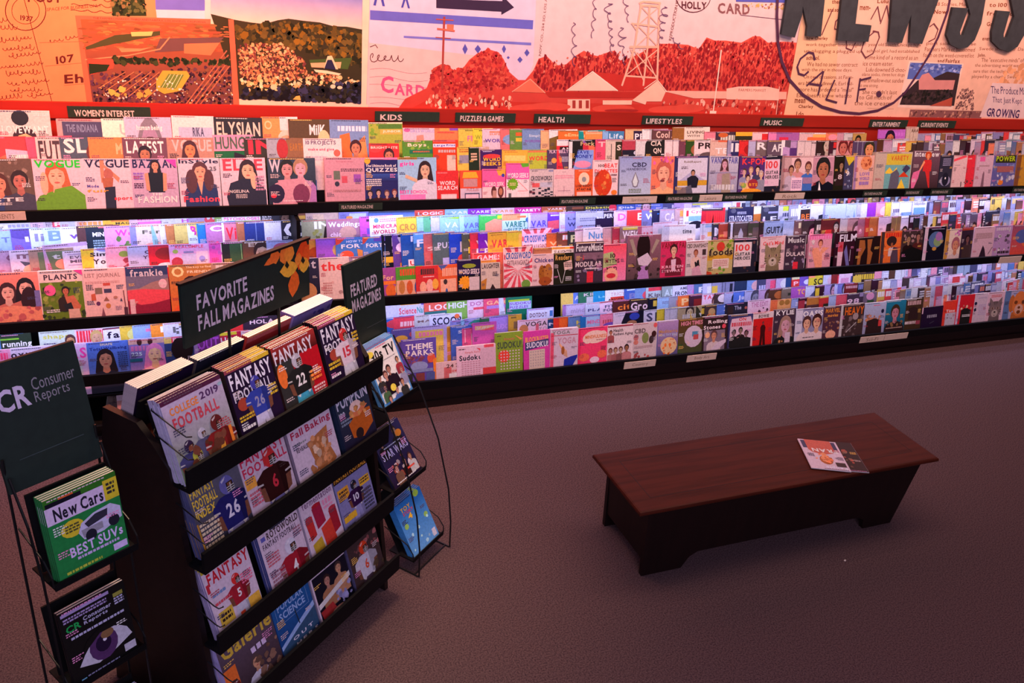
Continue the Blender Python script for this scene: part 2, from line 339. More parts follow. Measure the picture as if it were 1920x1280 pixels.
# ------------------------------------------------------------------ tables
# row, x, y, z, width, height, thickness, yaw, individual, cover, label
WALL_MAGS = [
 ('B1',1.240,4.265,0.148,0.218,0.300,0.0060,0.035,1,'65b;T:THEME,fff,.12,.9,.101,.218;T:PARKS,fff,.12,.92,.235,.353;n:957,.2,.378,.9,.546,24;e:9ad,.5,.571,.25,.1;e:e64,.85,.42,.12,.1;q:f93,.9,.462,1,.42,1,1,.93,1;r:89c,.1,.63,.9,.697;r:333,.06,.714,.3,1;r:844,.4,.714,.65,1;r:56a,.7,.714,.95,1','violet theme park guide with white title, front row of bottom wall shelf'),
 ('B1',1.455,4.265,0.148,0.164,0.140,0.0060,0.056,1,'ecc;r:d77,.3,.252,.6,1;T:24_7,644,.4,.9,.126,.294;T:Crossword,d55,.4,1,.353,.504;r:eee,.5,.554,1,1','short pink crossword booklet, front row of bottom wall shelf'),
 ('B1',1.589,4.265,0.148,0.255,0.225,0.0060,0.000,1,'ecd;l:433,.05,.067,.22,.109,1;T:Sudoku!,334,.06,.68,.252,.403;T:Simply_Easy,d88,.2,.6,.151,.218;r:e56,.7,0,.95,.084;q:e56,.5,.067,.7,.126,.75,.252,.6,.168;x3:c9a,.1,.42,.6,.84,7;r:dbc,.6,.101,.98,.655;r:d44,.66,.655,1,1','white sudoku book with red ribbon, front row of bottom wall shelf'),
 ('B1',1.844,4.265,0.148,0.183,0.290,0.0060,0.000,1,'8a3;l:343,.06,.059,.2,.092,1;T:SUDOKU!,454,.06,.95,.202,.353;T:Simply,c75,.3,.7,.118,.185;s:e43,.3,.521,.24;x3:dcc,.15,.386,.92,.84,7;q:ea5,.7,.067,1,.168,.9,.185','green sudoku book with red starburst, front row of bottom wall shelf'),
 ('B1',2.035,4.265,0.148,0.185,0.285,0.0060,0.041,1,'d4a;T:BLOCKBUSTER,fb5,.06,.95,.134,.252;q:447,.05,.252,.95,.21,.95,.353,.05,.437;T:SUDOKU!,eef,.1,.92,.252,.386;r:dcb,.2,.437,.8,1;x3:baa,.22,.454,.78,.84,6','magenta sudoku book with purple title banner, front row of bottom wall shelf'),
 ('B1',2.216,4.265,0.148,0.197,0.285,0.0060,0.000,1,'dcd;r:e57,0,.084,.12,1;T:YOGA,c9a,.25,.92,.202,.353;T:YOGA,888,.05,.7,.042,.126;k:c34,.02,.151,.98,.151;q:da8,.3,.336,.6,.521,.62,.672,.5,.63;q:fb8,.3,.353,.34,.336,.55,.504,.5,.554;e:a63,.45,.504,.06,.1;q:23a,.5,.714,.75,.655,.98,.63,.98,.689,.7,1,.6,1,.48,1','white yoga magazine with woman stretching in blue leggings, front row of bottom wall shelf'),
 ('B1',2.417,4.265,0.148,0.222,0.275,0.0060,0.035,1,'f47;r:e36,0,0,.08,1;e:fdc,.55,.235,.38,.16;e:fdc,.3,.269,.16,.12;e:fdc,.82,.218,.14,.12;T:MINDFULNESS,e84,.22,.95,.185,.269;l:b87,.6,.302,.9,.336,1;e:f75,.2,.714,.18,.1;e:f75,.8,.672,.16,.1;e:fde,.55,.798,.16,.08','bright pink mindfulness journal with cream cloud, front row of bottom wall shelf'),
 ('B1',2.632,4.265,0.148,0.192,0.275,0.0060,0.000,1,'edd;r:a45,0,0,1,.042;T:Health,433,.22,.6,.084,.168;T:Radiant_Aging,433,.22,.98,.185,.269;P:.12,.168,.14,c86,422,a55;P:.12,.622,.18,ca8,633,b77;P:.32,.613,.18,ca8,733,a66;P:.52,.605,.18,ca8,522,855;P:.75,.571,.2,a75,322,c88',"white health magazine with five small women's portraits, front row of bottom wall shelf"),
 ('B1',2.824,4.265,0.148,0.193,0.275,0.0060,0.040,1,'dcc;T:CBD,655,.05,.5,.134,.252;e:e66,.9,.084,.08,.06;e:895,.5,.378,.14,.14;e:c77,.12,.353,.1,.08;e:d87,.12,.47,.1,.06;e:422,.85,.302,.1,.08;e:433,.75,.437,.1,.1;l:b99,.05,.571,.8,.638,2;n:b55,.05,.714,.9,1,8','cream health magazine with green bowl and berries, front row of bottom wall shelf'),
 ('B1',3.013,4.265,0.148,0.164,0.275,0.0060,0.000,1,'45a;g:b9c,347;T:Mediterra,c95,.05,.95,.218,.302;T:HEALTHY_BBQ,bce,.05,.95,.319,.395;e:ec9,.55,.63,.4,.22;n:e73,.3,.462,.95,1,18','blue barbecue magazine with plate of grilled shrimp, front row of bottom wall shelf'),
 ('B1',3.177,4.265,0.148,0.211,0.275,0.0060,0.037,1,'543;g:642,453;T:HIGH_TIMES,e9a,.1,.95,.059,.168;e:dcd,.6,.462,.36,.28;r:59b,.55,.336,.8,.462;r:c55,.6,.42,.8,.546;n:463,.02,.42,.2,1,10;q:ecc,.3,.521,.5,.63,.4,.672','brown-green magazine with white helmet, front row of bottom wall shelf'),
 ('B1',3.380,4.265,0.148,0.203,0.275,0.0060,0.000,1,'322;T:Rolling,fee,.2,.98,.084,.202;T:Stones,fee,.02,.7,.218,.319;e:e56,.85,.269,.08,.06;r:878,.05,.353,.9,1;P:.45,.487,.3,d97,644,dcc;e:fb8,.18,.462,.1,.08;q:dcd,.1,1,.6,.672,.95,.605,.95,.689,.4,1','dark music magazine with long-haired singer, front row of bottom wall shelf'),
 ('B1',3.592,4.265,0.148,0.200,0.275,0.0060,0.000,1,'447;q:ecd,.1,.101,.9,.067,1,.252,1,1,.05,1,.05,.252;T:ON,d44,.4,.7,.084,.168;j:d56,.1,.202,.95,.302;P:.22,.462,.2,877,222,222;P:.5,.42,.2,987,222,322;P:.75,.504,.2,866,211,333;P:.4,.63,.2,977,222,222;q:222,.05,.672,.5,.588,.95,.63,.95,1,.05,1','blue-cornered music magazine with rock band in black, front row of bottom wall shelf'),
 ('B1',3.792,4.265,0.148,0.195,0.275,0.0060,0.040,1,'d22;r:edd,0,0,1,.16;r:ecc,0,.16,.05,1;r:ecc,.95,.16,1,1;T:BOWIE,433,.28,.75,.059,.143;P:.5,.286,.1,944,533,411;q:411,.38,.386,.62,.386,.6,.554,.66,1,.54,1,.5,.63,.46,1,.36,1,.4,.554','bright red magazine with slim standing figure, front row of bottom wall shelf'),
 ('B1',3.981,4.265,0.148,0.190,0.285,0.0060,0.000,1,'434;P:.55,.42,.6,dab,a87,222,1;T:KYLIE,fff,.08,.92,.034,.151;r:dcd,.55,.605,.8,1;n:c85,.3,.63,.5,1,6','charcoal magazine with blonde woman and white lettering, front row of bottom wall shelf'),
 ('B1',4.173,4.265,0.148,0.254,0.275,0.0060,0.000,1,'99b;r:dde,0,0,.25,1;T:OASIS,fff,.26,.98,.067,.218;P:.42,.403,.36,eb9,533,edd;P:.78,.386,.4,eb9,422,edd;l:433,.3,.773,.7,.806,1','pale blue magazine with two mop-haired men, front row of bottom wall shelf'),
 ('B1',4.427,4.265,0.148,0.160,0.275,0.0060,0.000,1,'534;T:MARVEL,e93,.1,.95,.05,.168;T:movies,fa4,.25,.85,.202,.286;n:a75,.1,.336,.95,.714,18;e:fb9,.5,.773,.3,.12','dark purple magazine with orange title, front row of bottom wall shelf'),
 ('B1',4.587,4.265,0.148,0.231,0.275,0.0060,0.000,1,'433;r:ccc,0,0,.12,1;T:HEAVY,e72,.2,.98,.067,.286;n:766,.2,.336,1,1,16;e:a99,.65,.336,.12,.1;k:ccc,.3,.756,.7,.504','grey metal music magazine with orange title, front row of bottom wall shelf'),
 ('B1',4.818,4.265,0.148,0.211,0.275,0.0060,0.000,1,'bbd;g:bce,99b;l:e57,.4,.067,.7,.101,1;e:224,.85,.252,.07,.06;n:c86,.1,.294,.9,.504,20;q:322,.1,1,.15,.504,.5,.437,.85,.521,.9,1;q:d44,.7,.504,.85,.504,.85,.672,.7,.672','sky blue magazine with crowd of cheering people, front row of bottom wall shelf'),
 ('B1',5.029,4.265,0.148,0.205,0.275,0.0060,0.000,1,'257;g:28a,134;P:.5,.336,.5,c89,432,322;n:864,.1,.588,.9,.714,10;l:ca9,.1,.756,.9,.798,1','teal magazine with smiling boy, front row of bottom wall shelf'),
 ('B1',5.234,4.265,0.148,0.171,0.275,0.0060,0.000,1,'432;j:caa,.1,.05,.9,.168;q:322,.2,.252,.5,.21,.8,.294,.8,.588,.2,.588;j:dcc,.05,.63,.8,.714;r:945,.7,.63,.95,.739','brown film magazine with mud-coloured figures, front row of bottom wall shelf'),
 ('B1',5.410,4.265,0.148,0.237,0.200,0.0060,0.032,1,'213;r:ecd,0,0,.05,.252;j:99a,.25,.319,.7,.437;k:445,.4,.672,.6,.588','black magazine in front of white one, front row of bottom wall shelf'),
 ('B1',5.642,4.265,0.148,0.144,0.235,0.0060,0.055,1,'e43;T:Time,fee,.2,.9,.302,.403;r:ccd,.15,.42,1,1;n:867,.2,.462,1,1,10','red and grey magazine, front row of bottom wall shelf'),
 ('B1',5.779,4.265,0.148,0.182,0.275,0.0060,0.000,1,'d23;r:dce,0,0,.12,1;q:222,.25,1,.25,.462,.5,.378,.85,.462,.85,1;n:fca,.25,.319,.9,.42,8;l:eee,.35,.588,.85,.672,2','red magazine with team in black, front row of bottom wall shelf'),
 ('B1',5.961,4.265,0.148,0.149,0.275,0.0060,0.000,1,'dcd;e:224,.15,.294,.1,.05;q:224,.05,.462,.2,.42,.25,.504,.1,.546;l:bac,.3,.126,.95,.168,1;l:cbd,.4,.336,.95,.672,6','white magazine with black paw marks, front row of bottom wall shelf'),
 ('B1',6.110,4.265,0.148,0.194,0.275,0.0060,0.000,1,'ecd;l:d66,.2,.084,.8,.168,2;C:.5,.521,.42,877','white magazine with grey tabby cat, front row of bottom wall shelf'),
 ('B1',6.304,4.265,0.148,0.281,0.275,0.0060,0.000,1,'bbd;r:68b,0,0,.25,1;l:67b,.35,.084,.95,.134,1;D:.65,.42,.4,e84','pale blue magazine with golden dog, front row of bottom wall shelf'),
 ('B1',6.585,4.265,0.148,0.355,0.275,0.0060,0.000,1,'cab;P:.5,.42,.5,c97,433,667','pink magazine at right frame edge, front row of bottom wall shelf'),
 ('B2',1.198,4.325,0.208,0.200,0.285,0.0040,0.045,1,'659;e:fb4,.3,.216,.2,.072;e:d56,.7,.144,.15,.072;l:ddf,.4,.27,.9,.295,1',"violet children's magazine, second row of bottom wall shelf"),
 ('B2',1.319,4.325,0.208,0.221,0.290,0.0040,0.000,1,'bad;r:ec5,.1,.09,.9,1;j:f8a,.2,.126,.9,.216',"lavender and yellow children's magazine, second row of bottom wall shelf"),
 ('B2',1.540,4.325,0.208,0.139,0.275,0.0040,0.198,0,'334;r:c83,0,0,.5,1',''),
 ('B2',1.568,4.325,0.208,0.200,0.275,0.0040,0.073,0,'46b;l:ccd,.2,.036,.5,.058,1;T:SUDOKU,dde,.25,1.5,.108,.18;r:e64,.7,0,1,.043',''),
 ('B2',1.643,4.325,0.208,0.200,0.255,0.0040,0.087,0,'d58;k:fbc,.1,0,.1,.36;r:c9a,.3,.144,1,1',''),
 ('B2',1.706,4.325,0.208,0.159,0.285,0.0040,0.000,1,'c5a;r:ea7,.1,.072,.9,.162;T:SUPER,dcb,.15,.9,.09,.151;q:e56,.3,.18,.9,.108,.9,.18','magenta puzzle book behind the green sudoku, second row of bottom wall shelf'),
 ('B2',2.006,4.325,0.208,0.207,0.280,0.0040,0.000,1,'ecd;T:VOGA,544,.25,.98,.054,.162;e:c85,.2,.216,.15,.108;q:d67,.6,.108,.7,.108,.7,.288,.6,.288;T:YO,bab,.7,.98,.18,.288','white yoga magazine with thin black title, second row of bottom wall shelf'),
 ('B2',2.213,4.325,0.208,0.200,0.275,0.0040,0.112,0,'247;T:NAT,dde,.1,1.1,.108,.18',''),
 ('B2',2.262,4.325,0.208,0.200,0.275,0.0040,0.054,0,'e62;r:d32,0,0,.2,1;T:DAILY,b33,.5,1.2,.18,.288;r:322,.7,0,1,1',''),
 ('B2',2.364,4.325,0.208,0.200,0.275,0.0040,0.062,0,'68b;T:HER,dc5,.3,1.1,.108,.198;r:aa7,.3,.216,1,1',''),
 ('B2',2.453,4.325,0.208,0.200,0.275,0.0040,0.038,1,'27b;r:ace,.2,.036,1,1;T:MINDFUL,e7a,.25,1.1,.126,.216','blue mindful living magazine with pink title, second row of bottom wall shelf'),
 ('B2',2.598,4.325,0.208,0.200,0.275,0.0040,0.055,0,'e8a;j:c56,.1,.144,1.1,.234;e:75b,.4,.288,.3,.072',''),
 ('B2',2.697,4.325,0.208,0.200,0.275,0.0040,0.085,0,'dcd;l:99a,.2,.072,.8,.108,1',''),
 ('B2',2.761,4.325,0.208,0.200,0.275,0.0040,0.032,1,'112;e:34a,.5,.126,.2,.090;e:a75,.4,.288,.2,.072','black magazine with blue cap, second row of bottom wall shelf'),
 ('B2',2.933,4.325,0.208,0.200,0.275,0.0040,0.053,0,'ccd;T:S,446,.1,.35,.072,.288;r:334,.45,.072,1,1;T:50,cba,.5,.95,.144,.27',''),
 ('B2',3.037,4.325,0.208,0.200,0.275,0.0040,0.093,0,'cb3;r:775,.3,0,.6,1',''),
 ('B2',3.095,4.325,0.208,0.200,0.275,0.0040,0.056,0,'bbc;T:OK,778,.5,1,.108,.216;k:99a,.2,0,.2,.36',''),
 ('B2',3.193,4.325,0.208,0.200,0.275,0.0040,0.049,0,'a97;P:.5,.144,.4,cb9,322,998;j:ccc,.2,.18,1,.288',''),
 ('B2',3.305,4.325,0.208,0.200,0.275,0.0040,0.126,0,'db3;',''),
 ('B2',3.348,4.325,0.208,0.200,0.275,0.0040,0.084,0,'332;T:P,db4,.2,.8,.072,.216',''),
 ('B2',3.414,4.325,0.208,0.200,0.275,0.0040,0.052,0,'433;e:b96,.3,.18,.15,.108;T:CAR,e84,.1,.7,.216,.324;r:454,.5,.108,1,.216',''),
 ('B2',3.520,4.325,0.208,0.200,0.275,0.0040,0.082,0,'57c;T:2,eef,.3,.8,.036,.18',''),
 ('B2',3.587,4.325,0.208,0.200,0.275,0.0040,0.028,1,'223;T:The,aab,.4,.7,.072,.18;e:b65,.9,.144,.06,.036;r:322,.1,.072,.35,1','black literary magazine, second row of bottom wall shelf'),
 ('B2',3.782,4.325,0.208,0.200,0.285,0.0040,0.028,1,'ecd;T:THE_EDIT,c8a,.15,.9,.054,.18;n:534,.2,.216,.9,1,10','pale pink magazine with line of people, second row of bottom wall shelf'),
 ('B2',3.978,4.325,0.208,0.200,0.275,0.0040,0.030,1,'ea6;r:e74,0,0,.3,1;e:a73,.5,.09,.12,.072;e:a73,.75,.09,.12,.072','orange and tan magazine, second row of bottom wall shelf'),
 ('B2',4.164,4.325,0.208,0.200,0.275,0.0040,0.087,0,'9ad;l:eef,.2,.108,.8,.216,3',''),
 ('B2',4.227,4.325,0.208,0.200,0.275,0.0040,0.070,0,'312;j:caa,.3,.108,1.2,.18;r:a34,0,.072,.3,1',''),
 ('B2',4.305,4.325,0.208,0.200,0.275,0.0040,0.046,0,'b73;r:533,0,.216,1,1',''),
 ('B2',4.423,4.325,0.208,0.200,0.275,0.0040,0.061,0,'c33;r:dc4,0,0,1,.054;r:332,.2,.216,.9,1',''),
 ('B2',4.513,4.325,0.208,0.200,0.275,0.0040,0.078,0,'abd;r:e67,.5,.18,.8,1',''),
 ('B2',4.584,4.325,0.208,0.200,0.275,0.0040,0.054,0,'d56;r:dc4,.6,0,1,1;T:9,223,.7,1,.144,.288',''),
 ('B2',4.686,4.325,0.208,0.200,0.275,0.0040,0.035,0,'434;T:98,ecd,.0,.6,.144,.288;r:98a,.6,0,1,.108',''),
 ('B2',4.841,4.325,0.208,0.132,0.275,0.0040,0.000,0,'767;e:d9b,.5,.108,.3,.108;r:353,.3,.216,.8,1',''),
 ('B2',1.576,4.349,0.208,0.200,0.300,0.0040,0.061,0,'88c;r:a6b,.3,.1,.9,1;l:446,.2,.05,.6,.08,1',''),
 ('B2',1.666,4.349,0.208,0.200,0.300,0.0040,0.052,0,'387;r:d8a,.2,.125,.9,.3;T:PUZZLE,bcb,.25,.9,.15,.25',''),
 ('B2',1.666,4.349,0.208,0.061,0.300,0.0040,0.430,0,'8bd;r:db6,.3,.25,.9,1',''),
 ('B2',1.771,4.349,0.208,0.200,0.305,0.0040,0.097,0,'364;r:a45,.3,.15,.8,.4',''),
 ('B2',1.828,4.349,0.208,0.200,0.305,0.0040,0.044,1,'a8d;T:SUDOKU,c9e,.2,.9,.175,.275;e:e74,.85,.06,.1,.040','lavender sudoku book, second row of bottom wall shelf'),
 ('B2',1.953,4.349,0.208,0.091,0.310,0.0040,0.000,0,'c93;l:653,.2,.05,.6,.1,1;r:864,.4,.15,.8,.3',''),
 ('B3',1.156,4.385,0.268,0.200,0.275,0.0040,0.084,0,'36b;e:d45,.5,.144,.4,.108',''),
 ('B3',1.221,4.385,0.268,0.200,0.275,0.0040,0.042,1,'e45;j:fcc,.2,.108,1,.216;r:ecd,.8,0,1,.144',"red children's magazine, third row of bottom wall shelf"),
 ('B3',1.353,4.385,0.268,0.200,0.275,0.0040,0.061,0,'ccc;T:MAKER,866,.1,1.1,.108,.162',''),
 ('B3',1.443,4.385,0.268,0.209,0.275,0.0040,0.000,1,'dde;T:SCOOP,224,.1,.98,.072,.252;e:e74,.85,.072,.08,.054',"white children's news magazine, third row of bottom wall shelf"),
 ('B3',2.090,4.385,0.268,0.187,0.265,0.0040,0.000,1,'bbe;r:dde,.05,.043,.95,1;T:DOTDOT,756,.1,.75,.108,.216;r:47b,.85,.072,.97,.216','pale dot-to-dot puzzle book, third row of bottom wall shelf'),
 ('B3',2.342,4.385,0.268,0.200,0.275,0.0040,0.033,1,'cbd;r:a7b,0,0,.12,1;T:mindful,a9b,.3,1.1,.108,.216;e:e56,.7,.306,.06,.029','lilac mindful magazine, third row of bottom wall shelf'),
 ('B3',2.508,4.385,0.268,0.200,0.275,0.0040,0.050,0,'ccd;T:PLANT,447,.1,1.1,.144,.216',''),
 ('B3',2.619,4.385,0.268,0.200,0.275,0.0040,0.057,0,'ecd;T:FITNESS,446,.2,1.2,.09,.162;T:FORMULA,446,.15,1.2,.18,.252;r:d56,0,0,1,.029',''),
 ('B3',2.715,4.385,0.268,0.200,0.275,0.0040,0.044,0,'522;T:city,f83,.2,1,.108,.288',''),
 ('B3',2.840,4.385,0.268,0.200,0.275,0.0040,0.037,1,'322;T:Grow,ecc,.05,1.05,.072,.27','black gardening magazine with rounded white title, third row of bottom wall shelf'),
 ('B3',2.989,4.385,0.268,0.200,0.275,0.0040,0.082,0,'112;r:db4,.2,.072,.6,.216',''),
 ('B3',3.056,4.385,0.268,0.200,0.275,0.0040,0.056,0,'9bd;l:779,.2,.108,.9,.18,2',''),
 ('B3',3.153,4.385,0.268,0.200,0.275,0.0040,0.075,0,'99a;r:c77,.3,.108,.7,.252',''),
 ('B3',3.226,4.385,0.268,0.200,0.275,0.0040,0.064,0,'e73;T:Pie,fc8,.15,1,.072,.252',''),
 ('B3',3.312,4.385,0.268,0.200,0.275,0.0040,0.052,0,'423;r:822,.2,.108,.9,.288',''),
 ('B3',3.418,4.385,0.268,0.200,0.275,0.0040,0.054,0,'ecd;T:TATTOO,e45,.05,1.2,.036,.144;P:.6,.216,.4,c98,633,a77',''),
 ('B3',3.519,4.385,0.268,0.200,0.275,0.0040,0.064,0,'433;e:edd,.4,.144,.25,.108;e:edd,.7,.144,.25,.108',''),
 ('B3',3.605,4.385,0.268,0.200,0.275,0.0040,0.071,0,'aac;P:.5,.216,.4,556,223,334',''),
 ('B3',3.682,4.385,0.268,0.200,0.275,0.0040,0.057,0,'57c;T:Jazz,dde,.2,1,.108,.252',''),
 ('B3',3.778,4.385,0.268,0.200,0.275,0.0040,0.044,0,'aac;P:.5,.216,.5,889,445,99b',''),
 ('B3',3.903,4.385,0.268,0.200,0.275,0.0040,0.061,0,'b9b;P:.5,.216,.5,766,422,544',''),
 ('B3',3.993,4.385,0.268,0.200,0.275,0.0040,0.048,0,'532;e:b63,.5,.18,.25,.108',''),
 ('B3',4.107,4.385,0.268,0.200,0.275,0.0040,0.063,0,'765;r:332,.3,.144,.9,.216',''),
 ('B3',4.194,4.385,0.268,0.200,0.275,0.0040,0.042,0,'a5a;T:TO,fb5,.3,.7,.072,.216;e:d56,.8,.216,.2,.108',''),
 ('B3',4.326,4.385,0.268,0.200,0.275,0.0040,0.062,0,'ccd;q:557,.2,.288,.5,.108,.6,.288',''),
 ('B3',4.415,4.385,0.268,0.200,0.275,0.0040,0.065,0,'312;r:db3,0,.072,.2,1;T:Sc,eee,.4,.95,.18,.324',''),
 ('B3',4.500,4.385,0.268,0.200,0.275,0.0040,0.057,0,'a9c;P:.5,.18,.5,c9a,434,656',''),
 ('B3',4.596,4.385,0.268,0.200,0.275,0.0040,0.060,0,'77b;r:bbd,0,0,.15,1;P:.6,.18,.5,ccd,445,668',''),
 ('B3',4.688,4.385,0.268,0.124,0.275,0.0040,0.000,0,'722;j:c99,.1,.072,1,.144',''),
 ('B4',1.169,4.445,0.328,0.200,0.275,0.0040,0.062,0,'dde;n:88c,.2,.108,.9,1,8',''),
 ('B4',1.257,4.445,0.328,0.200,0.285,0.0040,0.032,1,'dde;r:fb4,.1,.018,.7,.072;T:Science,e56,.05,.6,.126,.27;T:Nature,4aa,.62,1.1,.126,.27;r:75b,.75,.018,1,.09',"white children's science magazine, back row of bottom wall shelf"),
 ('B4',1.428,4.445,0.328,0.200,0.285,0.0040,0.038,1,'e65;T:LOGIC,fee,.15,1.15,.108,.234;r:377,0,.252,1,1','red and teal logic magazine, back row of bottom wall shelf'),
 ('B4',1.571,4.445,0.328,0.200,0.290,0.0040,0.041,1,'8b5;r:dde,0,0,1,.072;T:HIGHLIGHTS,eef,.05,1.7,.108,.234','green puzzle magazine with white top, back row of bottom wall shelf'),
 ('B4',1.707,4.445,0.328,0.200,0.285,0.0040,0.052,0,'ecd;T:DOTDOT,c7a,.1,1.2,.108,.198;r:e56,.2,.234,.6,.288',''),
 ('B4',1.813,4.445,0.328,0.200,0.285,0.0040,0.049,0,'e57;T:GAMES,fb8,.1,1.1,.108,.198;r:b8c,.1,.216,.95,.288',''),
 ('B4',1.924,4.445,0.328,0.200,0.275,0.0040,0.137,0,'dde;r:e73,.2,.18,.8,.252;r:45b,.2,.072,.7,.144',''),
 ('B4',1.964,4.445,0.328,0.181,0.275,0.0040,0.000,1,'175;r:ac3,.1,.09,.9,.144;T:SUDOKU,b4b,.15,.95,.151,.216;T:PUZZLES,b4b,.15,.85,.238,.302;r:bce,.13,.137,.97,.317;T:SUDOKU,84b,.15,.95,.151,.216;T:PUZZLES,84b,.15,.85,.238,.302','green bordered sudoku book, back row of bottom wall shelf'),
 ('B4',2.354,4.445,0.328,0.200,0.275,0.0040,0.043,1,'ec6;r:68d,.45,0,1,1;T:ALL,dde,.5,1,.108,.216','yellow and blue magazine, back row of bottom wall shelf'),
 ('B4',2.481,4.445,0.328,0.200,0.290,0.0040,0.050,0,'375;T:KINDRED,dcc,.2,1.6,.108,.18;r:ccc,.3,.198,1,1',''),
 ('B4',2.592,4.445,0.328,0.200,0.275,0.0040,0.063,0,'29c;T:Lagom,9dd,.2,1,.144,.216',''),
 ('B4',2.680,4.445,0.328,0.200,0.275,0.0040,0.038,1,'eee;T:TRICYCLE,dbb,.2,1.1,.09,.18;r:d43,.2,.198,1,1;T:ANGER,322,.1,.7,.234,.306','white and red magazine, back row of bottom wall shelf'),
 ('B4',2.826,4.445,0.328,0.200,0.275,0.0040,0.067,0,'46b;T:BEE,88b,.2,1.1,.144,.288;r:dee,.1,.036,.9,.072',''),
 ('B4',2.908,4.445,0.328,0.200,0.275,0.0040,0.063,0,'79c;e:e56,.7,.216,.4,.144',''),
 ('B4',2.995,4.445,0.328,0.200,0.275,0.0040,0.045,0,'bcc;r:e45,.1,.036,.9,.126;T:Kipper,656,.1,1.1,.18,.306',''),
 ('B4',3.118,4.445,0.328,0.200,0.275,0.0040,0.064,0,'9aa;T:AURE,cdd,.1,1,.108,.288',''),
 ('B4',3.203,4.445,0.328,0.200,0.275,0.0040,0.044,0,'dde;T:AMERICAN,446,.3,1.1,.072,.144;T:FRONTIER,335,.1,1.1,.18,.288',''),
 ('B4',3.329,4.445,0.328,0.200,0.275,0.0040,0.104,0,'b9c;e:d7b,.5,.216,.3,.108',''),
 ('B4',3.381,4.445,0.328,0.200,0.275,0.0040,0.073,0,'57a;T:Pe,eee,.2,1,.108,.252',''),
 ('B4',3.456,4.445,0.328,0.200,0.275,0.0040,0.072,0,'cce;r:eee,.2,.108,1,1',''),
 ('B4',3.532,4.445,0.328,0.200,0.275,0.0040,0.064,0,'99b;r:db4,0,.108,.25,1;T:S,eee,.5,.9,.108,.288',''),
 ('B4',3.618,4.445,0.328,0.200,0.275,0.0040,0.052,0,'88a;T:Im,223,.3,1.1,.072,.324;k:334,.1,.036,.1,.36',''),
 ('B4',3.722,4.445,0.328,0.200,0.275,0.0040,0.052,0,'235;r:eb4,.6,.108,.9,1',''),
 ('B4',3.829,4.445,0.328,0.200,0.275,0.0040,0.062,0,'79c;e:daa,.5,.18,.3,.144',''),
 ('B4',3.917,4.445,0.328,0.200,0.275,0.0040,0.068,0,'446;j:bbd,.1,.18,1.1,.288',''),
 ('B4',3.997,4.445,0.328,0.200,0.275,0.0040,0.064,0,'b8a;r:e57,.2,.072,.7,.288',''),
 ('B4',4.083,4.445,0.328,0.200,0.275,0.0040,0.057,0,'bac;e:ddd,.5,.18,.3,.144',''),
 ('B4',4.180,4.445,0.328,0.200,0.275,0.0040,0.113,0,'247;r:9b4,.5,.108,.9,1',''),
 ('B4',4.228,4.445,0.328,0.200,0.275,0.0040,0.075,0,'d33;r:dda,0,0,1,.09;T:PEEP,fcc,.1,1.1,.144,.252',''),
 ('B4',4.302,4.445,0.328,0.200,0.275,0.0040,0.065,0,'75b;e:ddf,.4,.18,.2,.072',''),
 ('B4',4.386,4.445,0.328,0.200,0.275,0.0040,0.041,0,'dc3;T:SCAN,222,.25,1.2,.108,.288;r:f97,0,0,.3,.072',''),
 ('B4',4.521,4.445,0.328,0.200,0.275,0.0040,0.068,0,'ccd;e:dbc,.5,.18,.3,.144',''),
 ('B4',4.602,4.445,0.328,0.200,0.275,0.0040,0.083,0,'822;r:d34,.3,.072,.9,1',''),
 ('B4',4.669,4.445,0.328,0.200,0.275,0.0040,0.041,0,'ecd;T:II,558,.6,.9,.108,.288;r:d9b,.1,.144,.5,1',''),
 ('B4',4.803,4.445,0.328,0.211,0.275,0.0040,0.000,1,'322;j:db3,.1,.072,1,.216;r:db4,0,.108,.4,1','black and yellow magazine, back row of bottom wall shelf'),
 ('BL1',-0.906,4.345,0.273,0.124,0.275,0.0060,0.000,1,'e9b;j:f47,.2,.062,.9,.186;r:f56,.2,.248,.9,.372','pink magazine at lower left, front row of bottom wall shelf at left'),
 ('BL1',-0.782,4.345,0.273,0.177,0.275,0.0060,0.000,1,'dcd;T:oxygen,213,.02,.98,.087,.223;P:.55,.236,.36,b75,422,edd,1;l:877,.02,.298,.2,.496,5','white fitness magazine with curly brown-haired woman, front row of bottom wall shelf at left'),
 ('BL1',-0.605,4.345,0.273,0.173,0.275,0.0060,0.000,1,'dbd;T:HERS,f4a,.02,.98,.074,.279;P:.55,.155,.3,c86,211,ccc,1',"white women's fitness magazine with pink title, front row of bottom wall shelf at left"),
 ('BL1',-0.432,4.345,0.273,0.199,0.275,0.0060,0.000,1,'57c;T:Total_Wellbeing,127,.06,.95,.099,.174;T:SHAPE,dc9,.32,.62,.025,.074;P:.42,.341,.46,c86,211,223,1;l:347,.72,.211,.95,.527,8','blue wellbeing magazine with smiling dark-haired woman, front row of bottom wall shelf at left'),
 ('BL1',-0.233,4.345,0.273,0.176,0.275,0.0060,0.000,1,'87b;r:da9,0,0,1,.093;e:422,.3,.05,.07,.07;e:422,.6,.05,.07,.07;j:d7a,.05,.124,.7,.223;P:.7,.31,.55,fc9,e8b,fbb,1;T:225,dee,.05,.35,.248,.322;r:267,0,.372,.35,.434','mauve beauty magazine with pink-haired woman in profile, front row of bottom wall shelf at left'),
 ('BL1',-0.057,4.345,0.273,0.148,0.275,0.0060,0.000,1,'347;r:ec6,0,0,.25,.124;r:e34,.25,0,1,.112;T:BUST,fcc,.3,.95,.019,.099;P:.6,.31,.5,b75,211,223;e:211,.6,.248,.38,.25','red-topped magazine with big dark curly hair, front row of bottom wall shelf at left'),
 ('BL1',0.091,4.345,0.273,0.138,0.275,0.0060,0.000,0,'737;T:OUT,b5c,.15,.95,.062,.31;r:a8b,0,0,.15,1',''),
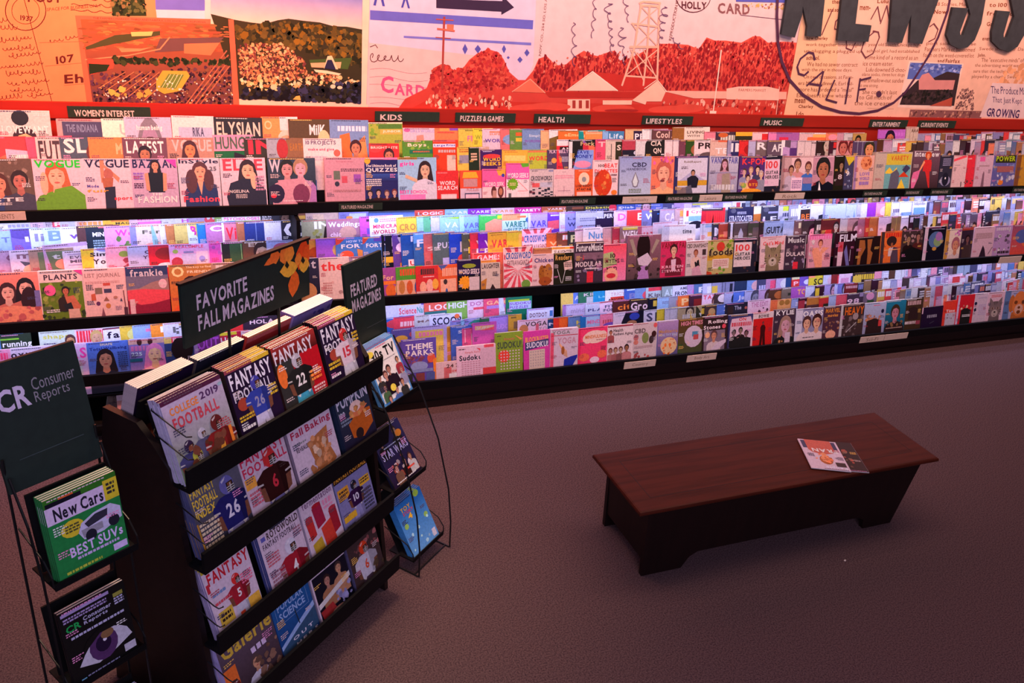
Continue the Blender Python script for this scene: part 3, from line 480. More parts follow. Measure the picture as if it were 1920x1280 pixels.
 ('BL1',0.229,4.345,0.273,0.160,0.275,0.0060,0.066,0,'c24;T:HOLA!,fee,.05,.95,.093,.279;r:dc3,0,0,.6,.062',''),
 ('BL1',0.342,4.345,0.273,0.138,0.275,0.0060,0.000,0,'dcc;n:b33,.1,.124,.9,1,8',''),
 ('BL1',0.480,4.345,0.273,0.177,0.275,0.0060,0.000,0,'778;',''),
 ('BL2',-0.870,4.405,0.328,0.160,0.275,0.0060,0.158,1,'69d;','blue magazine top at far left, second row of bottom wall shelf at left'),
 ('BL2',-0.823,4.405,0.328,0.138,0.275,0.0060,0.000,1,'232;T:running,eee,.05,1,.135,.27;r:7b3,0,.075,.6,.105','dark green running magazine, second row of bottom wall shelf at left'),
 ('BL2',-0.650,4.405,0.328,0.167,0.275,0.0060,0.000,1,'cdc;T:shape,cc5,.1,.85,.06,.165;P:.85,.21,.34,c96,533,eee;l:437,.1,.225,.45,.255,1','pale fitness magazine with yellow title, second row of bottom wall shelf at left'),
 ('BL2',-0.483,4.405,0.328,0.131,0.275,0.0060,0.000,1,'ecd;j:e34,.05,.03,1,.255;P:.75,.18,.5,da8,ca6,ecc','white magazine with tall red letters, second row of bottom wall shelf at left'),
 ('BL2',-0.352,4.405,0.328,0.160,0.275,0.0060,0.083,1,'eee;T:fab,213,.15,.75,.09,.225;r:824,0,.015,1,.045','white magazine with lower-case black title, second row of bottom wall shelf at left'),
 ('BL2',-0.262,4.405,0.328,0.160,0.275,0.0060,0.125,0,'ec4;e:ee8,.6,.18,.4,.140',''),
 ('BL2',-0.202,4.405,0.328,0.160,0.275,0.0060,0.084,1,'9be;r:e8b,.4,.09,1,.15;T:50,dde,.5,1,.165,.255','light blue magazine with pink stripe, second row of bottom wall shelf at left'),
 ('BL2',-0.112,4.405,0.328,0.160,0.275,0.0060,0.122,0,'f93;T:N,fff,.3,.8,.06,.18;T:now,422,.4,1.2,.195,.27',''),
 ('BL2',-0.051,4.405,0.328,0.160,0.275,0.0060,0.069,1,'dde;x:555,.3,.09,.9,.27,6;r:ca6,.5,.03,.9,.075','white puzzle-like magazine, second row of bottom wall shelf at left'),
 ('BL2',0.057,4.405,0.328,0.146,0.275,0.0060,0.000,0,'cb5;l:d53,.2,.06,.8,.15,2',''),
 ('BL2',0.204,4.405,0.328,0.155,0.275,0.0060,0.000,0,'fb3;q:d33,0,.15,1,.06,1,1,0,1',''),
 ('BL2',0.359,4.405,0.328,0.189,0.275,0.0060,0.000,0,'323;T:HOLA,ecc,.2,.9,.06,.15',''),
 ('M1',-0.840,4.345,0.687,0.238,0.275,0.0100,0.000,1,'e76;g:f98,e66;P:.42,.353,.34,eba,422,c76,1;P:.75,.294,.36,eba,211,c76,1;e:311,.8,.521,.16,.26;q:e97,.0,1,.1,.63,.5,.588,1,.655,1,1;n:c66,.05,.638,.95,1,22;r:77b,.9,.336,1,.63','pink illustrated magazine with two women with long hair, front row of middle wall shelf'),
 ('M1',-0.602,4.345,0.687,0.196,0.275,0.0100,0.000,1,'edd;T:PLANTS,434,.12,.88,.067,.168;r:681,.02,.21,.98,1;n:9a4,.02,.21,.98,1,20;n:341,.02,.252,.98,1,22;e:f6a,.23,.353,.13,.1;P:.58,.378,.2,c75,211,321;q:c75,.55,.487,.75,.462,.9,.672,.7,1;q:222,.5,.63,.68,.588,.72,.714,.55,.739;q:dba,.6,.714,.85,.714,.9,1,.6,1;q:f4a,.8,0,1,0,1,.101;l:eee,.1,.706,.4,.773,2','gardening magazine with woman among green plants, front row of middle wall shelf'),
 ('M1',-0.406,4.345,0.687,0.195,0.275,0.0100,0.000,1,'ecc;T:LIST_JOURNAL,a88,.04,.88,.084,.185;l:c99,.04,.235,.85,.286,2;r:876,.25,.353,.42,.47;r:c54,.45,.269,.62,.319;r:446,.46,.378,.64,.454;q:c64,.15,.47,.25,.454,.26,.588,.15,.588;e:636,.3,.647,.05,.04;q:965,.43,.605,.5,.521,.57,.605;e:c84,.53,.697,.06,.05;q:856,.32,1,.4,.714,.48,1;q:446,.82,.622,.85,.554,.88,.622;k:744,.92,.42,.94,.756;r:534,.9,.739,.99,1;e:b87,.72,.546,.05,.03;l:b9a,.7,.706,.85,.79,3','pale pink journal scattered with small travel pictures, front row of middle wall shelf'),
 ('M1',-0.208,4.345,0.687,0.200,0.275,0.0060,0.000,1,'347;r:779,0,.168,1,.42;q:a88,0,.42,.3,.403,.6,.302,1,.235,1,.504,0,.504;q:e56,0,.437,.4,.42,1,.462,1,1,0,1;q:924,0,.63,.3,.722,.6,.706,1,.638,1,1,0,1;T:frankie,dde,.1,.88,.05,.185;e:ecd,.86,.336,.1,.09;r:ecd,.04,.605,.16,1;r:445,.07,1,.13,1','magazine with layered pink and blue desert hills, front row of middle wall shelf'),
 ('M1',-0.003,4.345,0.687,0.210,0.275,0.0060,0.000,1,'c83;g:b84,e73;T:O,fea,.06,.35,.034,.235;T:FRIENDSHIP,fec,.42,1.2,.118,.168;T:The_key_to_finding,fec,.4,1.1,.034,.084;P:.5,.462,.5,964,311,e63,1','orange-brown magazine with round white letter title, front row of middle wall shelf'),
 ('M1',0.207,4.345,0.687,0.203,0.275,0.0060,0.000,1,'b98;j:eee,.1,.042,.9,.168;n:875,.1,.252,.9,1,10','tan home magazine behind the green hanging sign, front row of middle wall shelf'),
 ('M1',0.620,4.345,0.687,0.150,0.275,0.0060,0.000,1,'224;g:335,112;T:not,dde,.2,.9,.042,.202;e:c96,.5,.672,.4,.2','dark blue magazine partly hidden by the orange leaves, front row of middle wall shelf'),
 ('M1',0.773,4.345,0.687,0.169,0.275,0.0060,0.000,1,'edd;T:the,e44,.06,.8,.084,.269;n:dbb,.1,.336,.9,1,8;l:c99,.1,.504,.4,.756,5','pale magazine with thin red script title, front row of middle wall shelf'),
 ('M1',0.942,4.345,0.687,0.186,0.275,0.0060,0.000,1,'a9b;j:eee,.1,.042,.9,.168;P:.5,.42,.5,d97,322,637','mauve magazine behind the featured sign, front row of middle wall shelf'),
 ('M1',1.729,4.345,0.687,0.123,0.215,0.0060,0.000,1,'dcb;r:fa4,0,0,1,.067;r:e43,.8,0,1,.067;T:LAUGHTER,433,.04,.96,.101,.235;q:c83,0,.588,.3,.504,.2,1,0,1;q:322,.3,1,.6,.672,.95,1,.95,1;l:433,.6,.336,.85,.47,3','cream digest with yellow and red top band, front row of middle wall shelf'),
 ('M1',1.876,4.345,0.687,0.186,0.285,0.0060,0.000,1,'fdd;x2:e56,.5,.462,16;q:fdd,.05,.101,.95,.101,.95,.294,.5,.504,.05,.294;T:CROSSWORD,26b,.06,.95,.109,.252;T:EXTRAVAGANZA,866,.12,.9,.277,.386;e:7a4,.78,.806,.16,.1;l:ebb,.25,.521,.8,.622,3','crossword magazine with red and white sunburst rays, front row of middle wall shelf'),
 ('M1',2.062,4.345,0.687,0.144,0.235,0.0060,0.000,1,'ecc;T:Chicken,227,.1,.98,.101,.218;e:a62,.45,.504,.15,.22;e:b73,.75,.504,.2,.25;e:a52,.6,.714,.3,.12;l:655,.08,.319,.2,.37,2;n:842,.3,.336,.95,1,12','white cookery digest with roast chicken, front row of middle wall shelf'),
 ('M1',2.206,4.345,0.687,0.139,0.235,0.0060,0.000,1,'221;T:Readers,da5,.1,.9,.05,.185;q:ecb,.5,.252,.9,.185,.95,.42,.55,.462;k:ddd,.2,.42,.4,.798;k:ddd,.6,.42,.45,.798;l:655,.55,.252,.9,.386,3;l:ccc,.6,.63,.9,.756,3','black digest with tilted pink panel, front row of middle wall shelf'),
 ('M1',2.351,4.345,0.687,0.202,0.300,0.0060,0.000,1,'434;r:867,0,.235,1,.37;T:FutureMusic,eee,.04,.97,.05,.202;T:G,e44,.2,.32,.286,.386;T:MODULAR,edd,.03,.95,.42,.529;n:867,.05,.252,.95,.403,8;n:98a,.05,.554,.95,1,10;r:e34,.43,.63,.65,1;l:edd,.35,.554,.85,.605,1;r:dcc,.02,.017,.98,.042','grey music technology magazine with stencil letters, front row of middle wall shelf'),
 ('M1',2.554,4.345,0.687,0.166,0.275,0.0060,0.000,1,'f57;g:f56,f9c;q:bc8,0,.21,.4,.168,.6,.462,0,.546;T:10,322,.3,.52,.21,.319;T:MYTHS,322,.1,.7,.336,.437;T:MIND,322,.15,.6,.521,.622;l:644,.15,.462,.6,.487,1;e:fb9,.35,.722,.3,.18;e:d34,.35,.731,.2,.06','rainbow psychology magazine with red lips, front row of middle wall shelf'),
 ('M1',2.726,4.345,0.687,0.249,0.325,0.0060,0.000,1,'756;g:967,544;P:.48,.21,.22,655,221,544,1;e:211,.48,.252,.2,.3;q:dcd,.3,.462,.6,.353,.75,.504,.6,.63,.35,.588;q:b8c,.35,.63,.6,.605,.7,1,.3,1;q:a98,.05,.084,.15,.067,.3,.378,.22,.42;q:a98,.85,.084,.95,.118,.75,.378,.7,.336;n:433,.05,.588,.95,1,10;r:eee,.75,1,.95,1','brown fashion magazine with long black-haired figure, front row of middle wall shelf'),
 ('M1',2.977,4.345,0.687,0.192,0.275,0.0060,0.000,1,'d36;T:VANITY_FAIR,822,.02,1.1,.025,.168;P:.52,.21,.34,eb9,422,723;q:723,.2,.714,.3,.462,.5,.42,.72,.42,.85,.714;q:ecd,.42,.437,.62,.42,.6,.714,.45,.714;T:KRISTEN,fbc,.06,.92,.571,.638;T:STEWART,fbc,.06,.92,.672,.739','crimson fashion magazine with short-haired woman in tailored suit, front row of middle wall shelf'),
 ('M1',3.174,4.345,0.687,0.167,0.270,0.0060,0.000,1,'dcc;T:CBD_SNAPSHOT,543,.02,1,.067,.168;P:.45,.294,.24,c86,843,ecb;q:222,.4,.521,.6,.462,.65,.63,.45,.655;q:ecb,.35,.42,.55,.378,.5,.546;r:433,.75,.21,.92,.353;q:dab,.3,.672,.6,.605,.9,1,.3,1','pale magazine with kneeling woman and phone, front row of middle wall shelf'),
 ('M1',3.341,4.345,0.687,0.206,0.270,0.0060,0.000,1,'cb7;r:da3,0,.378,1,.504;n:8a3,0,0,1,.252,12;e:d43,.5,.168,.16,.12;T:foods,322,.05,.98,.218,.386;r:edc,.2,.47,.85,.714;l:c88,.25,.504,.8,.672,4;n:e53,0,.655,.5,1,10;n:7b3,.5,.672,1,1,8','food magazine with vegetables around bold black title, front row of middle wall shelf'),
 ('M1',3.547,4.345,0.687,0.194,0.275,0.0060,0.000,1,'223;r:ecd,.02,.017,.98,.042;n:644,.3,.084,1,1,12;r:edd,.04,.101,.78,.706;T:100,e44,.1,.7,.151,.319;T:GUITAR,222,.08,.74,.353,.437;T:HEROES,222,.08,.74,.454,.538','dark guitar magazine with white panel and pink number, front row of middle wall shelf'),
 ('M1',3.776,4.345,0.687,0.223,0.275,0.0060,0.035,1,"ecc;T:Cat's_Mind,e44,.1,.9,.118,.218;l:966,.3,.059,.6,.084,1;C:.5,.521,.36,986","white magazine with tabby cat's face, front row of middle wall shelf"),
 ('M1',3.990,4.345,0.687,0.177,0.275,0.0060,0.000,1,'434;T:Music,ddd,.1,.9,.05,.185;n:867,.05,.235,.95,.403,8;T:DULAR,edd,.05,.95,.42,.521;n:98a,.05,.554,.95,1,8;r:e34,.4,.672,.65,1;k:ccc,.97,0,.97,.84','grey stencil-lettered music magazine overlapping the cat, front row of middle wall shelf'),
 ('M1',4.195,4.345,0.687,0.201,0.275,0.0060,0.000,1,'eab;r:f6a,0,0,1,.126;j:f9c,.05,.034,.95,.134;P:.5,.235,.24,fa8,733,fbb;q:fa8,.1,.353,.4,.336,.5,.462,.6,.336,.9,.353,.6,.504,.65,1,.4,1;l:b56,.7,.546,.95,.672,3;n:dcc,0,.168,.2,.672,6','pink magazine with woman with hands behind her head, front row of middle wall shelf'),
 ('M1',4.428,4.345,0.687,0.202,0.285,0.0060,0.039,1,'312;T:FILM,eef,.2,1,.067,.252;q:c56,.15,.252,.4,.252,.4,.504,.15,.504;q:ecd,.15,.504,.4,.504,.36,1,.16,1;q:77b,.55,.336,.8,1,.65,1,.45,.504;T:4,c23,.2,.35,.319,.42;k:ccd,.75,.462,.75,.756','dark film magazine with big white slanted letters, front row of middle wall shelf'),
 ('M1',4.621,4.345,0.687,0.248,0.240,0.0060,0.031,1,'211;q:a63,.15,.084,.35,.101,.4,.336,.25,.588,.2,1,.1,1;q:a63,.45,.084,.65,.084,.6,.42,.7,.504,.6,1,.5,1,.5,.504','black magazine with two golden dancing figures, front row of middle wall shelf'),
 ('M1',4.864,4.345,0.687,0.213,0.270,0.0060,0.037,1,'e73;r:433,0,0,.15,1;j:d32,.2,.042,.95,.168;e:322,.5,.269,.24,.14;P:.52,.353,.16,a64,322,dcc;q:545,.5,.672,.6,.42,.8,.462,.9,1,.5,1;k:fb7,.15,.504,1,.504','orange fashion magazine with woman in a wide black hat, front row of middle wall shelf'),
 ('M1',5.066,4.345,0.687,0.218,0.275,0.0060,0.035,1,'433;n:a88,0,0,1,.336,14;P:.3,.252,.26,a86,433,211;P:.75,.21,.26,a76,322,522;q:111,0,.588,.5,.462,1,.588,1,1,0,1','dark magazine with huddled group of figures, front row of middle wall shelf'),
 ('M1',5.282,4.345,0.687,0.218,0.290,0.0060,0.000,1,'112;r:dcd,0,0,.16,1;e:57a,.55,.336,.34,.22;e:8a7,.65,.378,.2,.14;e:a7b,.68,.252,.16,.12;e:c94,.52,.571,.1,.05;l:aac,.3,.05,.9,.084,1','black magazine with glowing rainbow cloud, front row of middle wall shelf'),
 ('M1',5.504,4.345,0.687,0.196,0.265,0.0060,0.044,1,'edc;r:c94,0,0,.2,1;P:.6,.462,.5,d97,a67,dcc;n:c7b,.4,.042,.9,.21,10;n:a8a,.1,.504,.3,1,6','cream magazine with laughing girl with flowers in hair, front row of middle wall shelf'),
 ('M1',5.675,4.345,0.687,0.140,0.275,0.0060,0.060,1,'323;r:a43,0,0,.9,.084;P:.5,.336,.4,755,211,433','dark narrow magazine with half-hidden face, front row of middle wall shelf'),
 ('M1',5.801,4.345,0.687,0.220,0.270,0.0060,0.000,1,'dbc;q:323,.3,1,.45,.63,.5,.521,.6,.63,.75,1;k:323,.8,.798,.98,.588;l:a88,.1,.168,.9,.336,5','pale pink magazine with dark archer silhouette, front row of middle wall shelf'),
 ('M1',6.020,4.345,0.687,0.201,0.275,0.0060,0.000,1,'b9c;n:ddd,.1,.084,.9,1,16;n:656,.1,.252,.9,1,14;j:dcd,.1,.05,.9,.134;j:322,.3,.722,.95,.798','grey-mauve magazine crowded with machinery, front row of middle wall shelf'),
 ('M1',6.221,4.345,0.687,0.398,0.275,0.0060,0.000,1,'a35;g:957,e53;e:e74,.6,.504,.3,.2;e:56a,.3,.336,.2,.2','red and purple magazine at right end, front row of middle wall shelf'),
 ('M1',1.113,4.345,0.687,0.160,0.200,0.0060,0.077,1,'a5a;T:For_Me,fc9,.1,.95,.21,.353;r:f83,0,.378,1,.487;e:e73,.4,.672,.2,.2;e:fb8,.75,.63,.2,.2','violet comic digest, front row of middle wall shelf'),
 ('M1',1.210,4.345,0.687,0.160,0.200,0.0060,0.064,1,'5a3;j:e53,.15,.067,.9,.252;r:eb9,0,.378,1,1;e:c84,.2,.588,.12,.2;e:d63,.5,.605,.12,.2;e:46a,.8,.63,.12,.2','green topped comic digest with three figures, front row of middle wall shelf'),
 ('M1',1.327,4.345,0.687,0.136,0.200,0.0060,0.000,1,'d33;j:433,.2,.084,.8,.252;l:fcc,.3,.302,.8,.353,1;q:433,.1,.588,.3,.462,.5,.546;e:fb9,.3,.63,.15,.18;e:fba,.6,.588,.16,.2;e:fb4,.85,.546,.14,.16;r:dbb,0,.739,1,1','red comic digest with three cartoon faces, front row of middle wall shelf'),
 ('M1',1.463,4.345,0.687,0.125,0.200,0.0060,0.063,1,'e63;q:56a,0,0,.5,0,.2,.168;j:fb9,.2,.101,.95,.336;r:fb9,.1,.42,.9,1;e:433,.35,.504,.1,.08;e:46a,.4,.798,.06,.1','orange comic digest with blue corner, front row of middle wall shelf'),
 ('M1',1.581,4.345,0.687,0.144,0.225,0.0060,0.000,1,'214;T:WORD_SEEKS,fee,.05,.95,.252,.386;e:9a3,.5,.168,.3,.06;r:111,0,.42,1,1;s:fa2,.32,.605,.3;r:dcc,.5,.462,.95,1','navy word puzzle digest with yellow starburst, front row of middle wall shelf'),
 ('M1',1.683,4.369,0.687,0.202,0.250,0.0060,0.000,1,'f66;r:e44,.05,.025,.9,.2;T:GAMES,fdd,.15,.9,.05,.16;l:fcc,.15,.2,.8,.3,2;r:e75,.85,0,1,1','red games magazine standing behind the short digests, front row of middle wall shelf'),
 ('M1',2.079,4.369,0.687,0.122,0.265,0.0060,0.000,1,'965;g:a64,c96;P:.5,.3,.5,fb8,643,965','brown magazine with blurred face behind food digest, front row of middle wall shelf'),
 ('M1',2.202,4.369,0.687,0.154,0.265,0.0060,0.000,1,'edc;r:fb4,0,0,1,.05;r:e43,.8,0,1,.05;T:SLAUGHTER,544,.1,.9,.075,.15;l:755,.6,.2,.85,.3,3;n:a63,0,.25,.35,.4,6','cream book with yellow top edge in second rank, front row of middle wall shelf'),
 ('M2',-0.791,4.420,0.772,0.200,0.275,0.0040,0.073,1,'b9b;T:OX,857,.3,.9,.072,.192','mauve magazine at the left edge, second row of middle wall shelf'),
 ('M2',-0.716,4.420,0.772,0.200,0.275,0.0040,0.064,1,'dcd;T:mine,867,.15,1.1,.038,.154;q:556,.2,.192,.5,.24,.3,.288;e:fb9,.6,.36,.35,.120','lilac magazine with sleeping baby, second row of middle wall shelf'),
 ('M2',-0.631,4.420,0.772,0.200,0.275,0.0040,0.079,0,'a87;r:675,.2,.048,1,1;T:th,ccc,.5,.95,.096,.192;e:f97,.75,.288,.2,.096',''),
 ('M2',-0.561,4.420,0.772,0.200,0.295,0.0120,0.174,1,'b9b;r:dcd,.2,.058,1,1;r:fca,.4,.192,1,1','mauve wrapped magazine stack, second row of middle wall shelf'),
 ('M2',-0.484,4.420,0.772,0.200,0.262,0.0040,0.067,1,'dcd;T:EVERYDAY,656,.15,1.2,.096,.154;T:MIND,656,.15,.7,.173,.23;k:a9b,.1,.067,1,.067;k:a9b,.1,.269,1,.269','white mindfulness magazine, second row of middle wall shelf'),
 ('M2',-0.402,4.420,0.772,0.200,0.270,0.0040,0.049,1,'eee;q:ec3,0,0,.3,0,.2,1,0,1;e:99d,.6,.024,.25,.048;T:Simplify,323,.2,1.2,.077,.173;T:Your_Life,323,.25,1.2,.202,.298','white and yellow simple-living magazine, second row of middle wall shelf'),
 ('M2',-0.289,4.420,0.772,0.200,0.275,0.0040,0.053,1,'fab;T:REAL,f57,.5,1.1,.038,.096;e:9a4,.42,.144,.12,.058;n:934,.4,.24,.95,1,12','pink magazine with olive green dot, second row of middle wall shelf'),
 ('M2',-0.185,4.420,0.772,0.200,0.275,0.0040,0.057,1,'bbd;T:ORGANISE,435,.4,1.5,.096,.163;T:YOUR,435,.35,.85,.192,.259','lilac-blue magazine with dark title, second row of middle wall shelf'),
 ('M2',-0.089,4.420,0.772,0.200,0.275,0.0040,0.056,1,'d23;e:922,.4,.168,.25,.120;T:Hallo,fcc,.6,1.2,.216,.288;e:f73,.75,.36,.2,.096;e:eee,.4,.384,.2,.048','red Halloween magazine, second row of middle wall shelf'),
 ('M2',0.009,4.420,0.772,0.200,0.275,0.0040,0.000,1,'dad;T:REALSIMPLE,e57,.15,.85,.019,.077;e:9b5,.15,.134,.07,.038;r:88b,.35,.134,.6,.173;r:bbd,.3,.182,.65,1;r:ecd,.66,.144,.95,1;e:99d,.8,.288,.08,.058;e:a34,.18,.336,.14,.096','lilac home magazine with photograph of shelf, second row of middle wall shelf'),
 ('M2',0.209,4.420,0.772,0.200,0.275,0.0040,0.085,0,'d5b;r:edd,.3,0,1,1;n:c6c,0,0,.3,1,6',''),
 ('M2',0.274,4.420,0.772,0.200,0.275,0.0040,0.052,1,'353;k:8b7,.5,.048,.5,.48;k:7a6,.65,0,.65,.48;k:7a6,.8,0,.8,.48;r:222,0,0,.2,1;T:W,aba,.6,.95,.024,.096','dark green bamboo magazine, second row of middle wall shelf'),
 ('M2',0.380,4.420,0.772,0.200,0.275,0.0040,0.044,1,'643;T:EMMA,cba,.15,1.1,.029,.106;P:.5,.24,.5,ba9,322,853','brown magazine with masked face, second row of middle wall shelf'),
 ('M2',0.505,4.420,0.772,0.171,0.275,0.0040,0.000,1,'9ad;r:bce,0,.144,1,1;e:a57,.5,.144,.3,.096','powder blue magazine above the green sign, second row of middle wall shelf'),
 ('M2',0.720,4.420,0.772,0.200,0.275,0.0040,0.110,0,'c83;e:a41,.5,.288,.5,.144',''),
 ('M2',0.770,4.420,0.772,0.200,0.275,0.0040,0.049,1,'95c;e:ca6,.75,.24,.3,.168;n:863,.6,.144,.95,.384,8','purple magazine with gold ornament, second row of middle wall shelf'),
 ('M2',0.882,4.420,0.772,0.200,0.275,0.0040,0.036,1,'47b;q:d43,0,0,.3,0,.1,.12,0,.144;T:HOW_TO_WIN,dde,.3,1.1,.058,.106;T:FORTNITE,eee,.15,1.5,.134,.221;e:e53,.3,.36,.2,.096;q:c84,.6,.24,.8,.288,.7,1','blue games magazine with red circle, second row of middle wall shelf'),
 ('M2',1.033,4.420,0.772,0.130,0.275,0.0040,0.000,1,'47b;q:d43,0,0,.3,0,.1,.12,0,.144;T:FORTNITE,eee,.15,1.5,.134,.221;r:64a,.5,0,1,.096','blue and purple games magazine by the featured sign, second row of middle wall shelf'),
 ('M2',1.144,4.420,0.772,0.200,0.285,0.0040,0.080,0,'112;r:fb3,.05,.455,.9,.574;T:IIF,dcd,.3,.98,.07,.245;l:a9b,.3,.315,.9,.385,2',''),
 ('M2',1.213,4.420,0.772,0.200,0.285,0.0040,0.116,0,'649;e:b45,.7,.35,.25,.4;e:fdf,.3,.28,.2,.1;r:e93,.2,.595,.9,1',''),
 ('M2',1.260,4.420,0.772,0.200,0.285,0.0040,0.075,0,'25a;T:FOR,eef,.3,1.2,.056,.175;r:978,.4,.21,.9,.35;r:445,.4,.35,.9,.504;r:fee,.2,.532,1,1;T:ULTIMATE,d33,.25,1.6,.56,.658',''),
 ('M2',1.334,4.420,0.772,0.200,0.285,0.0040,0.086,0,'36a;q:6ae,0,0,1.0,0,1.0,.105,0,.21;T:FORT,eef,.1,1.5,.126,.28;q:e93,.3,.42,.9,.315,.9,.56,.4,1',''),
 ('M2',1.398,4.420,0.772,0.200,0.280,0.0040,0.106,0,'c66;T:Spot,ecc,.1,1.1,.28,.385;r:e44,.2,.42,.9,.56',''),
 ('M2',1.450,4.420,0.772,0.200,0.280,0.0040,0.054,1,'566;T:PUZZLER,ccd,.15,1.3,.196,.322;r:e84,.6,.35,.9,.476;r:bbe,.3,.525,.6,1;r:9a4,.65,.525,.95,1','slate puzzle magazine, second row of middle wall shelf'),
 ('M2',1.551,4.420,0.772,0.200,0.280,0.0040,0.066,0,'24b;r:d45,.5,.084,1,.175;r:dcc,.35,.196,1,.42;T:WORD,463,.4,1.2,.21,.308;T:PUZZLE,333,.4,1.4,.322,.42;e:d44,.45,.595,.2,.14',''),
 ('M2',1.634,4.420,0.772,0.200,0.275,0.0040,0.109,0,'554;T:VARIETY,dc3,.2,1.6,.14,.28;T:PUZZLES,dc3,.2,1.6,.308,.448;l:99a,.2,.49,.9,.63,4',''),
 ('M2',1.685,4.420,0.772,0.200,0.275,0.0040,0.108,0,'d34;T:VARIETY,fee,.2,1.6,.175,.315;T:PUZZ,fee,.2,1.5,.35,.49',''),
 ('M2',1.735,4.420,0.772,0.200,0.275,0.0040,0.089,0,'72a;T:VARIETY,ede,.2,1.6,.175,.315;T:PUZZLE,ede,.2,1.5,.35,.49;r:e84,.6,.56,1,1',''),
 ('M2',1.797,4.420,0.772,0.200,0.275,0.0040,0.045,1,'ea3;T:VARIETY,d34,.12,1.2,.175,.35;l:b73,.1,.056,.5,.091,1;r:9b3,0,.525,1,.595;l:c84,.12,.392,.9,.448,1','orange variety puzzle magazine, second row of middle wall shelf'),
 ('M2',1.918,4.420,0.772,0.200,0.275,0.0040,0.054,0,'db3;r:fb5,.4,.07,1,1;r:546,.5,.21,1,.525;T:WORD,eee,.55,1.4,.245,.35;T:PUZZ,eee,.55,1.4,.378,.49',''),
 ('M2',2.020,4.420,0.772,0.200,0.285,0.0040,0.033,1,'fcd;x2:e56,.5,.35,12;q:fcd,.05,.105,.95,.105,.95,.315,.5,.56,.05,.315;T:CROSSWORD,26b,.06,.95,.14,.294;T:EXTRAVAGANZA,866,.15,.9,.336,.434','pink sunburst crossword magazine in second rank, second row of middle wall shelf'),
 ('M2',2.185,4.420,0.772,0.200,0.255,0.0040,0.079,0,'d63;T:VARI,fb8,.1,1.1,.21,.315;T:PUZZ,fc9,.1,1.2,.35,.455',''),
 ('M2',2.254,4.420,0.772,0.200,0.260,0.0040,0.071,0,'743;r:d33,.2,.07,.9,.21;j:eee,.2,.084,1.2,.196',''),
 ('M2',2.331,4.420,0.772,0.200,0.265,0.0040,0.106,0,'333;T:FAR,cc9,.1,1.1,.105,.28;r:bb5,0,.42,1,1',''),
 ('M2',2.383,4.420,0.772,0.200,0.275,0.0040,0.105,0,'ecc;T:U,c34,.3,.7,.07,.28;T:OS,433,.2,.9,.42,.595',''),
 ('M2',2.435,4.420,0.772,0.200,0.275,0.0040,0.058,0,'edd;T:Nutrition,69c,.2,1.6,.084,.252;T:Spa,c56,.3,.8,.35,.49',''),
 ('M2',2.530,4.420,0.772,0.200,0.275,0.0040,0.103,0,'b55;r:45b,.1,.35,.9,1;T:KE,eef,.2,.9,.42,.56;r:e65,.2,.07,.9,.28',''),
 ('M2',2.583,4.420,0.772,0.200,0.275,0.0040,0.084,0,'a77;r:c99,0,0,.3,1;r:955,.5,.14,.9,1',''),
 ('M2',2.649,4.420,0.772,0.200,0.275,0.0040,0.109,0,'a34;r:e77,.3,.14,.6,1',''),
 ('M2',2.699,4.420,0.772,0.200,0.275,0.0040,0.042,1,'866;r:cb4,.1,0,.9,.07;T:WEIGHT,edd,.1,1.1,.098,.28','grey magazine with yellow strip over title, second row of middle wall shelf'),
 ('M2',2.829,4.420,0.772,0.200,0.275,0.0040,0.046,0,'cab;T:NATURE,c45,.1,1.1,.14,.315;r:a56,0,0,.15,.28',''),
 ('M2',2.947,4.420,0.772,0.200,0.295,0.0040,0.079,0,'cbc;r:aab,.2,.14,.9,1',''),
 ('M2',3.017,4.420,0.772,0.256,0.275,0.0200,0.000,1,'ddd;T:time,334,.6,.88,.105,.21;r:655,.58,.385,.85,.56;r:bbc,0,0,.2,1','white newspaper bundle with small black title, second row of middle wall shelf'),
 ('M2',3.316,4.420,0.772,0.200,0.275,0.0040,0.056,0,'ccd;r:8ac,.2,.042,.9,.098;r:eb6,.3,.21,.6,.315;k:99a,.1,0,.1,.7',''),
 ('M2',3.413,4.420,0.772,0.200,0.275,0.0040,0.106,0,'334;T:MU,dde,.1,.95,.105,.315;r:855,.2,.42,.9,1',''),
 ('M2',3.465,4.420,0.772,0.200,0.275,0.0040,0.075,0,'a43;r:d76,.2,.21,.8,.35',''),
 ('M2',3.539,4.420,0.772,0.200,0.275,0.0040,0.114,0,'433;r:ccd,.1,0,.2,1',''),
 ('M2',3.587,4.420,0.772,0.200,0.275,0.0040,0.048,0,'544;q:aab,.2,1,.2,.28,.3,.14,.4,.28,.4,1;q:99a,.6,1,.6,.28,.7,.14,.8,.28,.8,1',''),
 ('M2',3.701,4.420,0.772,0.200,0.275,0.0040,0.056,0,'443;r:655,.2,.14,.9,1;j:998,.2,.49,1,.595',''),
 ('M2',3.800,4.420,0.772,0.200,0.275,0.0040,0.151,0,'322;',''),
 ('M2',3.836,4.420,0.772,0.200,0.275,0.0040,0.033,1,'9ac;T:GUITAR,223,.1,1.1,.14,.315;q:445,.3,.49,.6,.35,.8,1,.3,1','grey-blue guitar magazine, second row of middle wall shelf'),
 ('M2',4.000,4.420,0.772,0.200,0.275,0.0040,0.056,0,'abd;r:557,.6,.28,1,1',''),
 ('M2',4.098,4.420,0.772,0.200,0.275,0.0040,0.078,0,'755;T:IN,eda,.2,.9,.07,.21;r:e64,.3,.42,.8,.56',''),
 ('M2',4.168,4.420,0.772,0.200,0.275,0.0040,0.050,0,'433;P:.5,.35,.5,e9a,312,d78',''),
 ('M2',4.278,4.420,0.772,0.200,0.275,0.0040,0.095,0,'322;j:dcb,.1,.14,1.1,.28;r:b84,.3,.35,.8,1',''),
